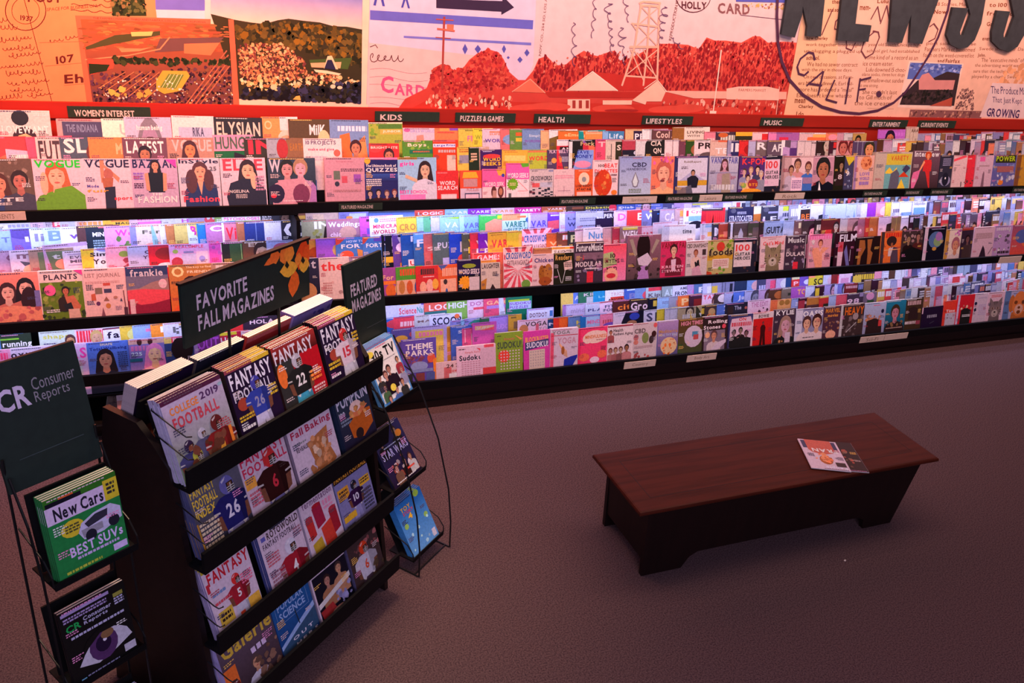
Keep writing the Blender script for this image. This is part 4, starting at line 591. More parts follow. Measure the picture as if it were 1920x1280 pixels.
 ('M2',4.335,4.420,0.772,0.200,0.275,0.0040,0.031,1,'622;r:c33,.2,.28,.5,1;P:.7,.21,.3,cba,322,333','dark red magazine with figure in black, second row of middle wall shelf'),
 ('M2',4.510,4.420,0.772,0.200,0.275,0.0040,0.079,0,'cbb;k:866,.5,0,.5,.7',''),
 ('M2',4.579,4.420,0.772,0.200,0.275,0.0040,0.055,0,'b88;P:.5,.35,.6,dab,644,a77',''),
 ('M2',4.679,4.420,0.772,0.200,0.275,0.0040,0.078,0,'a67;n:dbb,.1,.14,.9,1,6',''),
 ('M2',4.750,4.420,0.772,0.200,0.275,0.0040,0.154,0,'b33;',''),
 ('M2',4.785,4.420,0.772,0.200,0.275,0.0040,0.060,0,'b63;k:733,.4,0,.4,.7;k:733,.7,0,.7,.7',''),
 ('M2',4.877,4.420,0.772,0.200,0.275,0.0040,0.046,0,'dbc;q:322,.4,.21,.9,.14,.8,1,.3,1',''),
 ('M2',4.996,4.420,0.772,0.089,0.275,0.0040,0.000,0,'864;k:cb5,.5,0,.5,.7',''),
 ('M3',-0.787,4.495,0.857,0.200,0.275,0.0040,0.069,1,'9be;T:TEEN,67a,.2,.9,.144,.24','sky blue magazine at left end, third row of middle wall shelf'),
 ('M3',-0.707,4.495,0.857,0.200,0.275,0.0040,0.066,1,'76c;e:549,.3,.048,.4,.144;e:e6b,.55,.312,.15,.072;j:ddf,.3,.144,.9,.24',"violet girls' magazine, third row of middle wall shelf"),
 ('M3',-0.624,4.495,0.857,0.200,0.275,0.0040,0.090,0,'cde;T:live,88a,.1,.95,.096,.24;r:eca,.1,.336,.9,1',''),
 ('M3',-0.563,4.495,0.857,0.200,0.275,0.0040,0.075,0,'bde;T:Be,79b,.1,.8,.048,.24',''),
 ('M3',-0.489,4.495,0.857,0.200,0.275,0.0040,0.075,0,'eee;T:who,75a,.2,1,.096,.216;e:f4a,.6,.36,.25,.096',''),
 ('M3',-0.416,4.495,0.857,0.200,0.280,0.0040,0.043,1,'123;r:533,0,0,.2,1;T:MINDFULNESS,eee,.35,1.4,.12,.202;e:256,.85,.336,.25,.168;l:9bc,.35,.264,.65,.432,4;r:e67,.5,.014,1,.048','black and teal mindfulness magazine, third row of middle wall shelf'),
 ('M3',-0.290,4.495,0.857,0.200,0.275,0.0040,0.046,1,'d9c;T:Woman,f4a,.25,1.15,.072,.192;n:684,.3,.24,.7,.408,8;e:527,.95,.288,.1,.058',"pink women's magazine with salad, third row of middle wall shelf"),
 ('M3',-0.169,4.495,0.857,0.200,0.275,0.0040,0.050,1,'dcb;T:Family,554,.3,1.2,.096,.192;r:88b,0,0,.15,1;e:e98,.6,.408,.3,.072','cream family magazine, third row of middle wall shelf'),
 ('M3',-0.060,4.495,0.857,0.200,0.275,0.0040,0.132,0,'8bb;r:ccd,.2,.144,.8,1',''),
 ('M3',-0.019,4.495,0.857,0.197,0.275,0.0040,0.190,0,'dde;T:Cou,c8b,.2,1.1,.072,.168',''),
 ('M3',0.010,4.495,0.857,0.200,0.275,0.0040,0.149,0,'b74;r:fb3,.5,.048,.8,.384',''),
 ('M3',0.047,4.495,0.857,0.200,0.275,0.0040,0.080,0,'cb6;T:BLOOM,c39,.4,1.4,.048,.24;n:ab3,.1,.24,.9,1,8',''),
 ('M3',0.115,4.495,0.857,0.200,0.275,0.0040,0.114,0,'cdd;T:S,767,.3,.8,.096,.24',''),
 ('M3',0.163,4.495,0.857,0.200,0.275,0.0040,0.136,0,'27b;k:6be,.3,0,.3,.48;k:6be,.6,0,.6,.48',''),
 ('M3',0.203,4.495,0.857,0.200,0.275,0.0040,0.068,0,'b7a;n:f47,.1,.24,.95,1,12;T:O,eee,.1,.5,.048,.168',''),
 ('M3',0.284,4.495,0.857,0.200,0.275,0.0040,0.067,0,'c78;T:Victoria,e23,.1,1.2,.096,.336;r:edd,0,0,.06,1',''),
 ('M3',0.367,4.495,0.857,0.200,0.275,0.0040,0.164,0,'a64;r:fa3,.6,.144,.9,1',''),
 ('M3',0.400,4.495,0.857,0.200,0.275,0.0040,0.052,1,'237;k:67a,.3,0,.3,.48;T:W,eee,.8,1.2,.096,.264;k:67a,.55,0,.55,.48','navy blue stacked magazines, third row of middle wall shelf'),
 ('M3',0.506,4.495,0.857,0.200,0.275,0.0040,0.060,1,'ccd;q:447,.4,1,.6,.144,.7,1;q:447,.7,1,.9,.192,1,1','white magazine with dark blue peaks, third row of middle wall shelf'),
 ('M3',0.597,4.495,0.857,0.200,0.275,0.0040,0.050,1,'223;T:C,eee,.06,.6,.024,.336;q:545,.7,.096,.9,.048,1,1,.6,1','black magazine with giant thin C, third row of middle wall shelf'),
 ('M3',0.707,4.495,0.857,0.200,0.275,0.0040,0.041,1,'997;T:INS,eed,.35,1.1,.038,.192;P:.85,.288,.5,c97,211,996,1;n:884,.3,.192,.6,1,8','olive magazine with dark-haired woman in profile, third row of middle wall shelf'),
 ('M3',0.843,4.495,0.857,0.200,0.275,0.0040,0.028,1,'a78;T:Weddings,eee,.05,.98,.058,.192;e:c98,.6,.288,.25,.144;T:chic,ecd,.1,.4,.264,.36','mauve bridal magazine, third row of middle wall shelf'),
 ('M3',1.037,4.495,0.857,0.200,0.285,0.0040,0.099,0,'c5b;T:FILL,75b,.2,1.6,.24,.36;r:424,.2,.058,.5,.106',''),
 ('M3',1.092,4.495,0.857,0.200,0.285,0.0040,0.034,1,'eef;e:69c,.2,.086,.07,.048;T:MINECRAFT,e36,.1,1,.168,.25;T:WORLD,c34,.1,.75,.278,.36;l:e8a,.3,.058,.95,.134,2;e:d83,.4,.432,.15,.048','white games magazine with red block lettering, third row of middle wall shelf'),
 ('M3',1.251,4.495,0.857,0.200,0.275,0.0040,0.045,1,'ec4;T:CROSSING,c84,.08,1.2,.144,.288;e:fb4,.6,0,.2,.048;r:fd6,0,.312,1,.384','yellow puzzle magazine with arched title, third row of middle wall shelf'),
 ('M3',1.373,4.495,0.857,0.200,0.275,0.0040,0.065,0,'6b8;T:VARI,c77,.4,1.4,.192,.312;r:9cb,0,0,.2,1;l:264,.4,.048,.8,.086,1',''),
 ('M3',1.458,4.495,0.857,0.200,0.275,0.0040,0.098,0,'cce;T:VA,e74,.4,1.4,.216,.36;r:77c,.3,.096,.9,.168',''),
 ('M3',1.513,4.495,0.857,0.200,0.275,0.0040,0.046,1,'9cd;T:VARIETY,dee,.15,1.4,.144,.264;T:FAVORITE,bde,.15,1.4,.288,.384;q:9c3,.1,.048,.9,.024,.9,.096','aqua variety puzzle magazine, third row of middle wall shelf'),
 ('M3',1.633,4.495,0.857,0.200,0.275,0.0040,0.045,1,'8bd;T:VARIETY,66b,.12,1.2,.168,.288;T:PUZZLES,77b,.12,1.2,.317,.408;r:ade,0,0,.15,1','pale blue variety puzzle magazine with violet title, third row of middle wall shelf'),
 ('M3',1.755,4.495,0.857,0.200,0.275,0.0040,0.036,1,'4b5;q:e97,.2,.192,.5,.096,.95,.144,.95,1,.2,1;r:cd3,.6,.024,.95,.096','green puzzle magazine with coral shape, third row of middle wall shelf'),
 ('M3',1.907,4.495,0.857,0.200,0.275,0.0040,0.032,1,'bde;r:f96,0,0,.6,.144;r:e74,.5,.048,.8,.096;T:VARIETY,276,.1,.95,.168,.298;T:PUZZLES,387,.2,.9,.317,.403;e:369,.88,.144,.1,.058','white and orange variety puzzle magazine with green title, third row of middle wall shelf'),
 ('M3',2.080,4.495,0.857,0.200,0.275,0.0040,0.041,1,'a9e;T:VARIETY,54b,.1,1.2,.168,.312;r:ccf,0,0,.08,1;l:77c,.1,.346,.8,.384,1','lavender variety puzzle magazine, third row of middle wall shelf'),
 ('M3',2.214,4.495,0.857,0.200,0.275,0.0040,0.068,0,'63a;q:d56,0,.192,1,.144,1,.336,0,.384;l:eee,.1,.048,.5,.096,1',''),
 ('M3',2.295,4.495,0.857,0.200,0.275,0.0040,0.049,0,'88c;T:Large,446,.3,1.1,.12,.202;T:WORD,336,.3,1.2,.24,.336;r:ccf,0,0,.2,1',''),
 ('M3',2.407,4.495,0.857,0.200,0.275,0.0040,0.038,1,'aac;l:778,.15,.144,.8,.24,2;l:556,.15,.312,.85,.36,1','lavender grey text cover, third row of middle wall shelf'),
 ('M3',2.550,4.495,0.857,0.200,0.275,0.0040,0.041,1,'213;T:EXPERIMENT,dde,.05,1.2,.072,.168;P:.8,.264,.4,b76,221,322',"black magazine with man's face at the right, third row of middle wall shelf"),
 ('M3',2.686,4.495,0.857,0.200,0.275,0.0040,0.058,0,'dbd;T:DIET,f6a,.15,1.1,.072,.24;q:311,.8,.192,1,.144,1,1,.7,1',''),
 ('M3',2.780,4.495,0.857,0.200,0.275,0.0040,0.049,0,'e33;T:EMBER,fee,.4,1.5,.072,.24;e:fa4,.8,.336,.2,.120;e:46a,.8,.36,.1,.048',''),
 ('M3',2.891,4.495,0.857,0.200,0.275,0.0040,0.068,0,'77a;T:WEIGHT,eee,.15,1.6,.096,.24;T:LOSS,eee,.4,1.4,.264,.384;r:dc5,.3,.024,1,.072',''),
 ('M3',2.972,4.495,0.857,0.200,0.275,0.0040,0.104,0,'224;T:TE,37c,.2,.9,.096,.24',''),
 ('M3',3.024,4.495,0.857,0.200,0.275,0.0040,0.046,0,'a9a;T:CAMERA,dcd,.2,1.4,.096,.288',''),
 ('M3',3.144,4.495,0.857,0.200,0.275,0.0040,0.082,0,'b99;r:f94,.2,.048,.9,.192;l:dde,.2,.24,.9,.432,3',''),
 ('M3',3.210,4.495,0.857,0.200,0.275,0.0040,0.039,1,'eef;r:8bd,.2,.192,.9,.312;e:223,.5,.408,.3,.096;r:d34,.1,.048,.2,.192;T:Cycling,e57,.3,1.1,.048,.144','white cycling magazine, third row of middle wall shelf'),
 ('M3',3.349,4.495,0.857,0.190,0.275,0.0040,0.000,1,'c23;r:433,0,0,.9,.072;j:e33,.2,.096,1.1,.384;q:311,.3,1,.5,.144,.6,1','red heavy-metal magazine, third row of middle wall shelf'),
 ('M3',3.565,4.495,0.857,0.217,0.275,0.0040,0.000,1,'224;T:STRATOCASTER,dde,.05,.95,.216,.36;l:bbc,.35,.12,.7,.192,2;e:556,.2,.096,.1,.058','black guitar magazine with white block title, third row of middle wall shelf'),
 ('M3',3.783,4.495,0.857,0.200,0.275,0.0040,0.087,0,'c73;r:eec,0,0,.9,.192',''),
 ('M3',3.846,4.495,0.857,0.200,0.275,0.0040,0.038,1,'334;T:LES,dde,.08,1,.264,.408;e:556,.2,.096,.12,.058;r:99b,.3,.144,.9,.192','dark guitar magazine, third row of middle wall shelf'),
 ('M3',3.992,4.495,0.857,0.200,0.275,0.0040,0.059,0,'bbc;r:bc3,.2,.024,.9,.144;j:446,.2,.192,1.2,.288;r:454,.3,.336,.9,1',''),
 ('M3',4.085,4.495,0.857,0.200,0.275,0.0040,0.065,0,'99a;j:eee,.1,.096,1.1,.288',''),
 ('M3',4.170,4.495,0.857,0.200,0.275,0.0040,0.053,0,'eef;T:Craft,557,.1,1.1,.024,.096;r:322,.1,.12,.95,1;T:BEER,e73,.15,.95,.24,.384',''),
 ('M3',4.275,4.495,0.857,0.200,0.275,0.0040,0.048,0,'dde;q:223,.3,1,.4,.288,.8,.24,1,1',''),
 ('M3',4.390,4.495,0.857,0.211,0.275,0.0040,0.000,1,'bce;r:99b,0,0,.08,1;q:f97,.1,1,.3,.288,.6,1;g3:9ce,bce','pale blue magazine with coral mountain, third row of middle wall shelf'),
 ('M3',4.602,4.495,0.857,0.200,0.275,0.0040,0.055,0,'bcd;q:79c,.3,1,.4,.144,.6,1',''),
 ('M3',4.702,4.495,0.857,0.200,0.275,0.0040,0.052,0,'dde;r:bbc,0,0,.2,1',''),
 ('M3',4.808,4.495,0.857,0.200,0.275,0.0040,0.067,0,'93b;r:d8c,.5,.144,1,1',''),
 ('M3',4.891,4.495,0.857,0.200,0.275,0.0040,0.059,0,'e9a;e:fcc,.5,.24,.3,.144;r:323,.8,.144,1,1',''),
 ('M3',4.984,4.495,0.857,0.200,0.275,0.0040,0.095,0,'dc4;r:446,.4,0,.7,1',''),
 ('M3',5.041,4.495,0.857,0.200,0.275,0.0040,0.069,0,'dde;j:657,.1,.192,1,.288',''),
 ('M3',5.121,4.495,0.857,0.200,0.275,0.0040,0.045,0,'eef;r:8ad,.1,.288,.9,.384',''),
 ('M3',5.243,4.495,0.857,0.141,0.275,0.0040,0.000,0,'dde;T:Independent,556,.1,.9,.024,.12;r:7ae,.1,.168,.9,1',''),
 ('M4',-0.783,4.570,0.942,0.200,0.275,0.0040,0.034,1,'dde;j:aac,.3,.305,.8,.356;r:eec,.1,.305,.3,1','white magazine under shelf at the left, back row of middle wall shelf'),
 ('M4',-0.621,4.570,0.942,0.200,0.275,0.0040,0.101,0,'ecd;T:DIANA,dbc,.1,1.3,.288,.348',''),
 ('M4',-0.567,4.570,0.942,0.200,0.275,0.0040,0.072,0,'dcd;r:e56,.2,.271,.95,1;T:Red,fee,.25,.9,.279,.356',''),
 ('M4',-0.490,4.570,0.942,0.200,0.275,0.0040,0.084,0,'ccd;',''),
 ('M4',-0.425,4.570,0.942,0.200,0.275,0.0040,0.042,0,'edc;j:fa5,.1,.288,.6,.356;T:SI,f5b,.65,1,.288,.356',''),
 ('M4',-0.295,4.570,0.942,0.200,0.275,0.0040,0.044,0,'fc3;T:MAGAZINE,322,.3,1.1,.314,.356;r:f93,.2,.271,.9,.305',''),
 ('M4',-0.169,4.570,0.942,0.200,0.275,0.0040,0.036,0,'ecd;r:f7c,.2,.322,.8,.365;l:e5a,.2,.271,.6,.305,1',''),
 ('M4',-0.015,4.570,0.942,0.200,0.275,0.0040,0.040,0,'ddd;T:Her,c5c,.5,.95,.288,.356;q:ecb,.7,.271,.9,.271,.9,1',''),
 ('M4',0.122,4.570,0.942,0.200,0.275,0.0040,0.043,0,'a9b;e:d45,.7,.322,.3,.140;n:eee,.5,.271,.9,.356,6',''),
 ('M4',0.251,4.570,0.942,0.239,0.275,0.0040,0.000,1,'8a5;T:PSYCHOLOGIES,f7b,.2,.98,.279,.339;r:eee,.15,.271,1,.348;T:PSYCHOLOGIES,e4a,.2,.98,.279,.339','green psychology magazine with pink title, back row of middle wall shelf'),
 ('M4',0.490,4.570,0.942,0.200,0.275,0.0040,0.032,0,'223;T:Skin,eee,.05,.3,.271,.305;T:Care,eee,.05,.3,.314,.348;P:.7,.339,.4,865,211,333',''),
 ('M4',0.662,4.570,0.942,0.200,0.275,0.0040,0.072,0,'953;r:eb4,.2,.288,.9,.356',''),
 ('M4',0.738,4.570,0.942,0.200,0.275,0.0040,0.030,0,'dba;q:eca,.2,.271,.5,.271,.6,1,.2,1',''),
 ('M4',0.923,4.570,0.942,0.200,0.275,0.0040,0.032,0,'88d;q:cde,.3,.271,.8,.271,.7,1,.2,1;e:e94,.3,.356,.1,.035',''),
 ('M4',1.095,4.570,0.942,0.273,0.275,0.0040,0.000,1,'346;T:FOR,dcd,.3,.5,.288,.356;j:fc3,.55,.279,.9,.356;g2:46b,8ad,.271,.39','dark blue and yellow puzzle magazine top, back row of middle wall shelf'),
 ('M4',1.368,4.570,0.942,0.200,0.275,0.0040,0.029,0,'e54;T:LOGIC,eef,.12,.9,.288,.356',''),
 ('M4',1.558,4.570,0.942,0.200,0.275,0.0040,0.037,0,'9cf;T:VARIETY,eef,.2,1.3,.288,.348',''),
 ('M4',1.706,4.570,0.942,0.200,0.275,0.0040,0.037,0,'92c;T:VARIETY,eef,.1,1,.288,.348',''),
 ('M4',1.854,4.570,0.942,0.200,0.275,0.0040,0.035,0,'ecd;T:VARIETY,e95,.12,1.1,.288,.348',''),
 ('M4',2.013,4.570,0.942,0.200,0.275,0.0040,0.031,0,'d29;T:VARIETY,fff,.1,.9,.288,.348',''),
 ('M4',2.193,4.570,0.942,0.200,0.275,0.0040,0.032,0,'b53;T:VARIETY,ecc,.2,1,.279,.322;l:d94,.1,.322,.9,.373,2',''),
 ('M4',2.366,4.570,0.942,0.200,0.275,0.0040,0.044,0,'421;r:842,.2,.271,.9,.322',''),
 ('M4',2.491,4.570,0.942,0.236,0.275,0.0040,0.000,0,'222;T:Diabetic,dc4,.05,.8,.271,.322;T:LIVING,77c,.2,.7,.331,.365;e:d24,.88,.322,.12,.105',''),
 ('M4',2.727,4.570,0.942,0.200,0.275,0.0040,0.041,0,'35a;T:Diabetes,dde,.1,1.2,.288,.339',''),
 ('M4',2.861,4.570,0.942,0.211,0.275,0.0040,0.000,0,'56b;P:.4,.322,.4,c9a,433,338;l:eee,.1,.271,.9,.288,1',''),
 ('M4',3.072,4.570,0.942,0.200,0.275,0.0040,0.058,0,'447;r:cbe,.4,.288,.9,1',''),
 ('M4',3.168,4.570,0.942,0.200,0.275,0.0040,0.038,0,'b9c;r:dce,.4,.271,.9,1',''),
 ('M4',3.311,4.570,0.942,0.200,0.275,0.0040,0.032,0,'99b;r:dd4,.0,.271,.6,.305;q:eef,.3,.322,.9,.305,.9,1',''),
 ('M4',3.482,4.570,0.942,0.200,0.275,0.0040,0.036,0,'a9c;r:eef,.4,.271,.9,1',''),
 ('M4',3.636,4.570,0.942,0.111,0.275,0.0040,0.000,0,'eee;r:d45,.3,.271,.6,1;r:335,.7,.288,1,1',''),
 ('T1',-0.767,4.435,1.225,0.204,0.275,0.0060,0.000,1,'654;n:987,0,.042,1,.504,14;P:.3,.42,.4,d97,532,347,1;P:.72,.378,.4,b76,321,445;T:ISTE,eee,.05,.75,.655,.722;l:ddd,.05,.739,.5,.79,2','dark brown fashion magazine with two faces and a blue shirt, top wall shelf'),
 ('T1',-0.563,4.435,1.225,0.214,0.275,0.0060,0.000,1,'dcd;P:.46,.302,.5,fb9,b63,6a1,1;q:6a1,.2,1,.4,.521,.75,.462,1,.63,1,1;e:fb9,.2,.42,.08,.2;T:VOGUE,2d2,.04,.96,.017,.151','fashion magazine with blonde curly-haired woman in a green jumper, front row of top wall shelf'),
 ('T1',-0.349,4.435,1.225,0.215,0.275,0.0060,0.000,1,'dcd;T:VOGUE,224,.06,.97,.017,.16;q:c86,.36,.025,.45,.017,.42,.42,.36,.42;q:c86,.4,.067,.75,.336,.72,.42,.4,.118;e:a65,.52,.269,.1,.1;q:a64,.38,.336,.62,.336,.58,.521,.4,.521;q:223,.42,.504,.64,.487,.62,1,.4,1;T:Mode,55a,.06,.3,.454,.504;T:sport,e33,.6,.98,.672,.748;T:fuir,fa3,.05,.5,.538,.588','fashion magazine with a dancer stretching both arms overhead, front row of top wall shelf'),
 ('T1',-0.134,4.435,1.225,0.214,0.275,0.0060,0.000,1,'bac;T:BAZAAR,225,.04,.97,.017,.168;P:.52,.126,.22,d97,211,111,1;q:111,.36,.252,.68,.252,.66,.42,.7,.605,.34,.605,.4,.42;q:d97,.28,.269,.36,.252,.38,.588,.3,.554;q:d97,.68,.252,.76,.269,.74,.571,.66,.588;l:86c,.04,.252,.26,.386,3;l:535,.04,.437,.24,.538,3;T:FASHION,eee,.1,.95,.672,.798;T:THE,eee,.4,.65,.613,.664;q:e4b,.75,.017,.98,.017,.98,.168','lilac fashion magazine with woman in a black strapless dress, front row of top wall shelf'),
 ('T1',0.085,4.435,1.225,0.199,0.275,0.0060,0.000,1,'ccd;T:InStyle,224,.02,.98,.017,.118;P:.52,.252,.42,ea8,533,236,1;q:236,.12,1,.2,.504,.45,.42,.6,.42,.9,.487,.95,1;q:ea8,.44,.42,.58,.42,.52,.672;e:533,.3,.42,.14,.22;e:533,.72,.403,.12,.2;T:Fashion,f45,.08,.95,.689,.798;T:25,666,.75,.92,.151,.227','fashion magazine with long brown-haired woman in a navy shirt, front row of top wall shelf'),
 ('T1',0.289,4.435,1.225,0.225,0.275,0.0060,0.000,1,'dcd;T:ELLE,e45,.06,.94,.025,.235;P:.6,.235,.4,eb9,322,223,1;q:223,.1,.714,.2,.462,.5,.378,.8,.403,.92,.714,.85,1,.15,1;e:eb9,.72,.42,.07,.16;T:ANGELINA,ccc,.08,.6,.588,.647;l:bbb,.3,.672,.55,.756,3;l:b8a,.75,.336,.95,.63,5','fashion magazine with smiling dark-haired woman in a black t-shirt, front row of top wall shelf'),
 ('T1',0.522,4.435,1.225,0.248,0.275,0.0060,0.000,1,'234;g:345,112;T:W,ccd,.03,.27,.025,.269;P:.4,.218,.34,c99,221,c9a;P:.68,.202,.34,dab,a86,a7b;q:c9a,.2,.42,.75,.378,.9,.588,.8,1,.3,1;e:213,.15,.672,.18,.18;e:735,.68,.689,.18,.2;e:e34,.1,.714,.06,.04;l:eee,.3,.806,.7,.823,1','dark blue magazine with embracing couple on the cover, front row of top wall shelf'),
 ('T1',0.818,4.435,1.225,0.217,0.275,0.0160,0.000,1,'c9a;l:b78,.3,.067,.7,.101,1;l:645,.4,.21,.95,.277,2;r:676,.22,.252,.38,.42;r:c56,.42,.353,.56,.487;r:95b,.72,.319,.9,.47;e:334,.3,.504,.06,.05;l:a77,.2,.622,.9,.672,2;r:c78,.2,1,.9,1','thick dusty pink journal with small square pictures, front row of top wall shelf'),
 ('T1',1.035,4.435,1.225,0.188,0.275,0.0060,0.000,1,'226;r:f8b,0,0,1,.042;e:fb3,.1,.059,.09,.07;T:The_Ultimate_Book_of,eee,.05,.95,.134,.185;T:QUIZZES,eee,.05,.98,.202,.294;g2:35a,226,.319,.462;l:ddd,.05,.42,.5,.571,4;P:.15,.714,.18,ca9,322,111;P:.4,.697,.18,ca9,211,311;P:.65,.714,.18,ca9,644,511;P:.88,.697,.18,ca9,733,211','dark blue quiz magazine with white title and row of faces, top wall shelf'),
 ('T1',1.223,4.435,1.225,0.225,0.275,0.0060,0.000,1,'8bd;g:9ce,adf;r:c94,0,0,.5,.042;T:girls,f3a,.05,.42,.084,.185;P:.7,.252,.36,db9,322,dde,1;q:dde,.45,.672,.5,.462,.7,.42,.95,.504,1,1,.45,1;q:db9,.2,.336,.5,.437,.48,.504,.18,.403;T:BEST_SCHOOL,f4a,.04,.75,.655,.722;r:f8c,.04,.739,.7,1',"light blue girls' magazine with laughing brunette in a white top, top wall shelf"),
 ('T1',1.446,4.435,1.225,0.134,0.200,0.0060,0.000,1,'d33;T:WORD,fee,.15,.85,.286,.403;T:SEARCH,fee,.06,.94,.42,.538;l:faa,.06,.05,.5,.084,1;r:ecc,.2,.655,.9,1;r:fdd,.24,.68,.86,1','red word search digest in front of the puzzle books, front row of top wall shelf'),
 ('T1',1.589,4.435,1.225,0.130,0.200,0.0060,0.000,1,'e53;q:fb3,.15,.042,.75,.042,.85,.21,.1,.21;r:c99,.15,.235,.8,.462;r:dcd,0,.504,1,1;T:PUZZLES,b77,.3,.85,.504,.588;r:446,.2,.638,.9,1;r:ecd,.24,.672,.86,1','orange puzzle digest with a yellow arched banner, front row of top wall shelf'),
 ('T1',1.723,4.435,1.225,0.143,0.205,0.0060,0.000,1,'f6a;q:fb4,.6,0,1,0,1,.185,.7,.168;e:44a,.9,.168,.07,.05;T:WORD_SEEK,fee,.1,.95,.353,.47;r:fdd,0,.487,1,1;e:633,.5,.63,.12,.17;e:633,.8,.63,.13,.17;e:c86,.8,.622,.08,.1;q:c98,.4,1,.45,.588,.6,.588,.65,1',"pink word puzzle digest with two women's heads, front row of top wall shelf"),
 ('T1',1.872,4.435,1.225,0.146,0.240,0.0060,0.000,1,'f6b;q:6b3,.6,0,.98,0,.98,.084,.7,.101;T:WORD_SEEKS,fff,.04,.96,.235,.353;r:fee,0,.386,1,1;s:7b2,.28,.504,.26;l:ed9,.15,.47,.42,.554,2;k:f99,.5,.42,.95,.672;k:f99,.5,.672,.9,.672;r:666,.1,.722,.22,1','pink and white word puzzle digest with green starburst, front row of top wall shelf'),
 ('T1',2.021,4.435,1.225,0.156,0.205,0.0060,0.000,1,'dcc;l:655,.1,.05,.35,.084,1;r:99b,.8,.025,1,.084;T:CROSSWORDS,223,.06,.94,.202,.336;r:e66,.12,.403,.42,.521;r:ccd,.45,.386,.95,.521;x:223,0,.538,1,.84,8','grey crossword digest with black and white grid, front row of top wall shelf'),
 ('T1',2.181,4.435,1.225,0.139,0.200,0.0060,0.000,1,'ecc;l:967,.4,.067,.6,.084,1;l:e9a,.05,.168,.95,.286,2;k:a78,.2,.63,.8,.63;k:a78,.5,.504,.5,.655;q:745,.05,.714,.25,1,.3,1,.1,1;q:745,.95,.714,.75,1,.7,1,.9,1','pale pink digest with thin line drawing, front row of top wall shelf'),
 ('T1',2.323,4.435,1.225,0.123,0.200,0.0060,0.000,1,'e63;l:fcb,.2,.034,.8,.067,1;e:fdb,.5,.286,.3,.2;e:999,.5,.302,.12,.08;T:LOSE_WEIGHT,422,.05,.95,.454,.529;T:AT_ANY_AGE,422,.1,.9,.554,.63;r:fcb,.1,.672,.9,1','orange diet digest with a bathroom scale on its cover, front row of top wall shelf'),
 ('T1',2.445,4.435,1.225,0.173,0.255,0.0060,0.000,1,'fdd;T:100,533,.2,.45,.101,.168;T:BEAT,e33,.45,.97,.084,.185;T:DIABETES,e33,.06,.97,.218,.302;e:d42,.4,.546,.36,.32;n:f84,.1,.353,.7,1,16;l:633,.7,.336,.95,.386,2;e:f83,.85,.773,.12,.06','white health magazine with bowl of red tomatoes, front row of top wall shelf'),
 ('T1',2.629,4.435,1.225,0.224,0.275,0.0060,0.000,1,'abd;g:9ad,cde;T:CBD,335,.38,.85,.134,.235;T:HANDBOOK,557,.22,.85,.252,.311;q:889,.5,.336,.62,.554,.58,.672,.5,.697,.42,.672,.38,.554;q:dee,.5,.378,.58,.554,.55,.647,.5,.664,.45,.647,.42,.554;l:786,.3,.722,.7,.823,3;l:e88,.4,.034,.7,.059,1','pale blue handbook with a large oil drop, front row of top wall shelf'),
 ('T1',2.853,4.435,1.225,0.168,0.275,0.0060,0.000,1,'f86;P:.55,.378,.75,fb9,c65,fb8;n:e6a,.05,.017,.98,.151,12;e:844,.5,.546,.1,.03','magazine with close-up face of woman in pink headband, front row of top wall shelf'),
 ('T1',3.025,4.435,1.225,0.257,0.275,0.0060,0.000,1,'336;r:dde,.1,.042,.97,1;T:RobbReport,876,.28,.78,.101,.168;l:656,.2,.235,.4,.302,2;q:bbd,.1,.588,.5,.353,.97,.588;r:da3,.1,.554,.97,.672;P:.55,.386,.14,c97,322,223;q:223,.38,.504,.5,.445,.62,.445,.72,.521,.68,.714,.4,.714;q:667,.3,.714,.5,.655,.6,1,.3,1;r:877,.1,.706,.36,1','navy and white magazine with man seated on yellow car, front row of top wall shelf'),
 ('T1',3.287,4.435,1.225,0.225,0.275,0.0060,0.000,1,'bbc;g:ccd,99b;T:VANITY_FAIR,55a,.04,.98,.017,.168;P:.52,.185,.26,dab,533,b9a,1;q:a98,.45,.42,.7,.378,.8,1,.45,1;k:99b,0,.378,1,.378;j:ddd,.08,.655,.92,.781','grey fashion magazine with long-haired woman by the sea, front row of top wall shelf'),
 ('T1',3.520,4.435,1.225,0.210,0.275,0.0060,0.000,1,'537;T:K-POP,f44,.1,.98,.05,.202;P:.2,.378,.2,eca,543,99b;P:.45,.336,.2,eca,b86,dcd;P:.7,.319,.2,eca,322,446;P:.85,.437,.2,eca,c85,99a;P:.35,.521,.2,eca,422,fc8;e:a34,.55,.655,.2,.12;T:BTS,fa3,.4,.72,.638,.706;e:9b5,.2,.689,.1,.06;e:fa3,.5,.84,.4,.08','purple pop music magazine with group of young singers, front row of top wall shelf'),
 ('T1',3.730,4.435,1.225,0.170,0.275,0.0060,0.053,1,'223;n:865,.4,0,1,1,12;r:ecd,0,.084,.75,.722;T:100,e44,.05,.65,.118,.302;T:GUITAR,222,.05,.7,.353,.437;T:HEROES,222,.05,.7,.462,.546','black guitar magazine with white panel and red number, front row of top wall shelf'),
 ('T1',3.870,4.435,1.225,0.261,0.275,0.0200,0.000,1,'caa;r:a88,0,0,.08,1;r:ecc,.3,.042,1,1;P:.5,.21,.26,c97,533,d99;P:.85,.269,.24,c97,633,47c;P:.3,.336,.2,c97,422,cbc;r:fde,.32,.521,.68,1;l:97a,.35,.588,.65,.798,5;r:a8a,.7,.521,1,.672','beige fashion newspaper stack with several small portraits, front row of top wall shelf'),
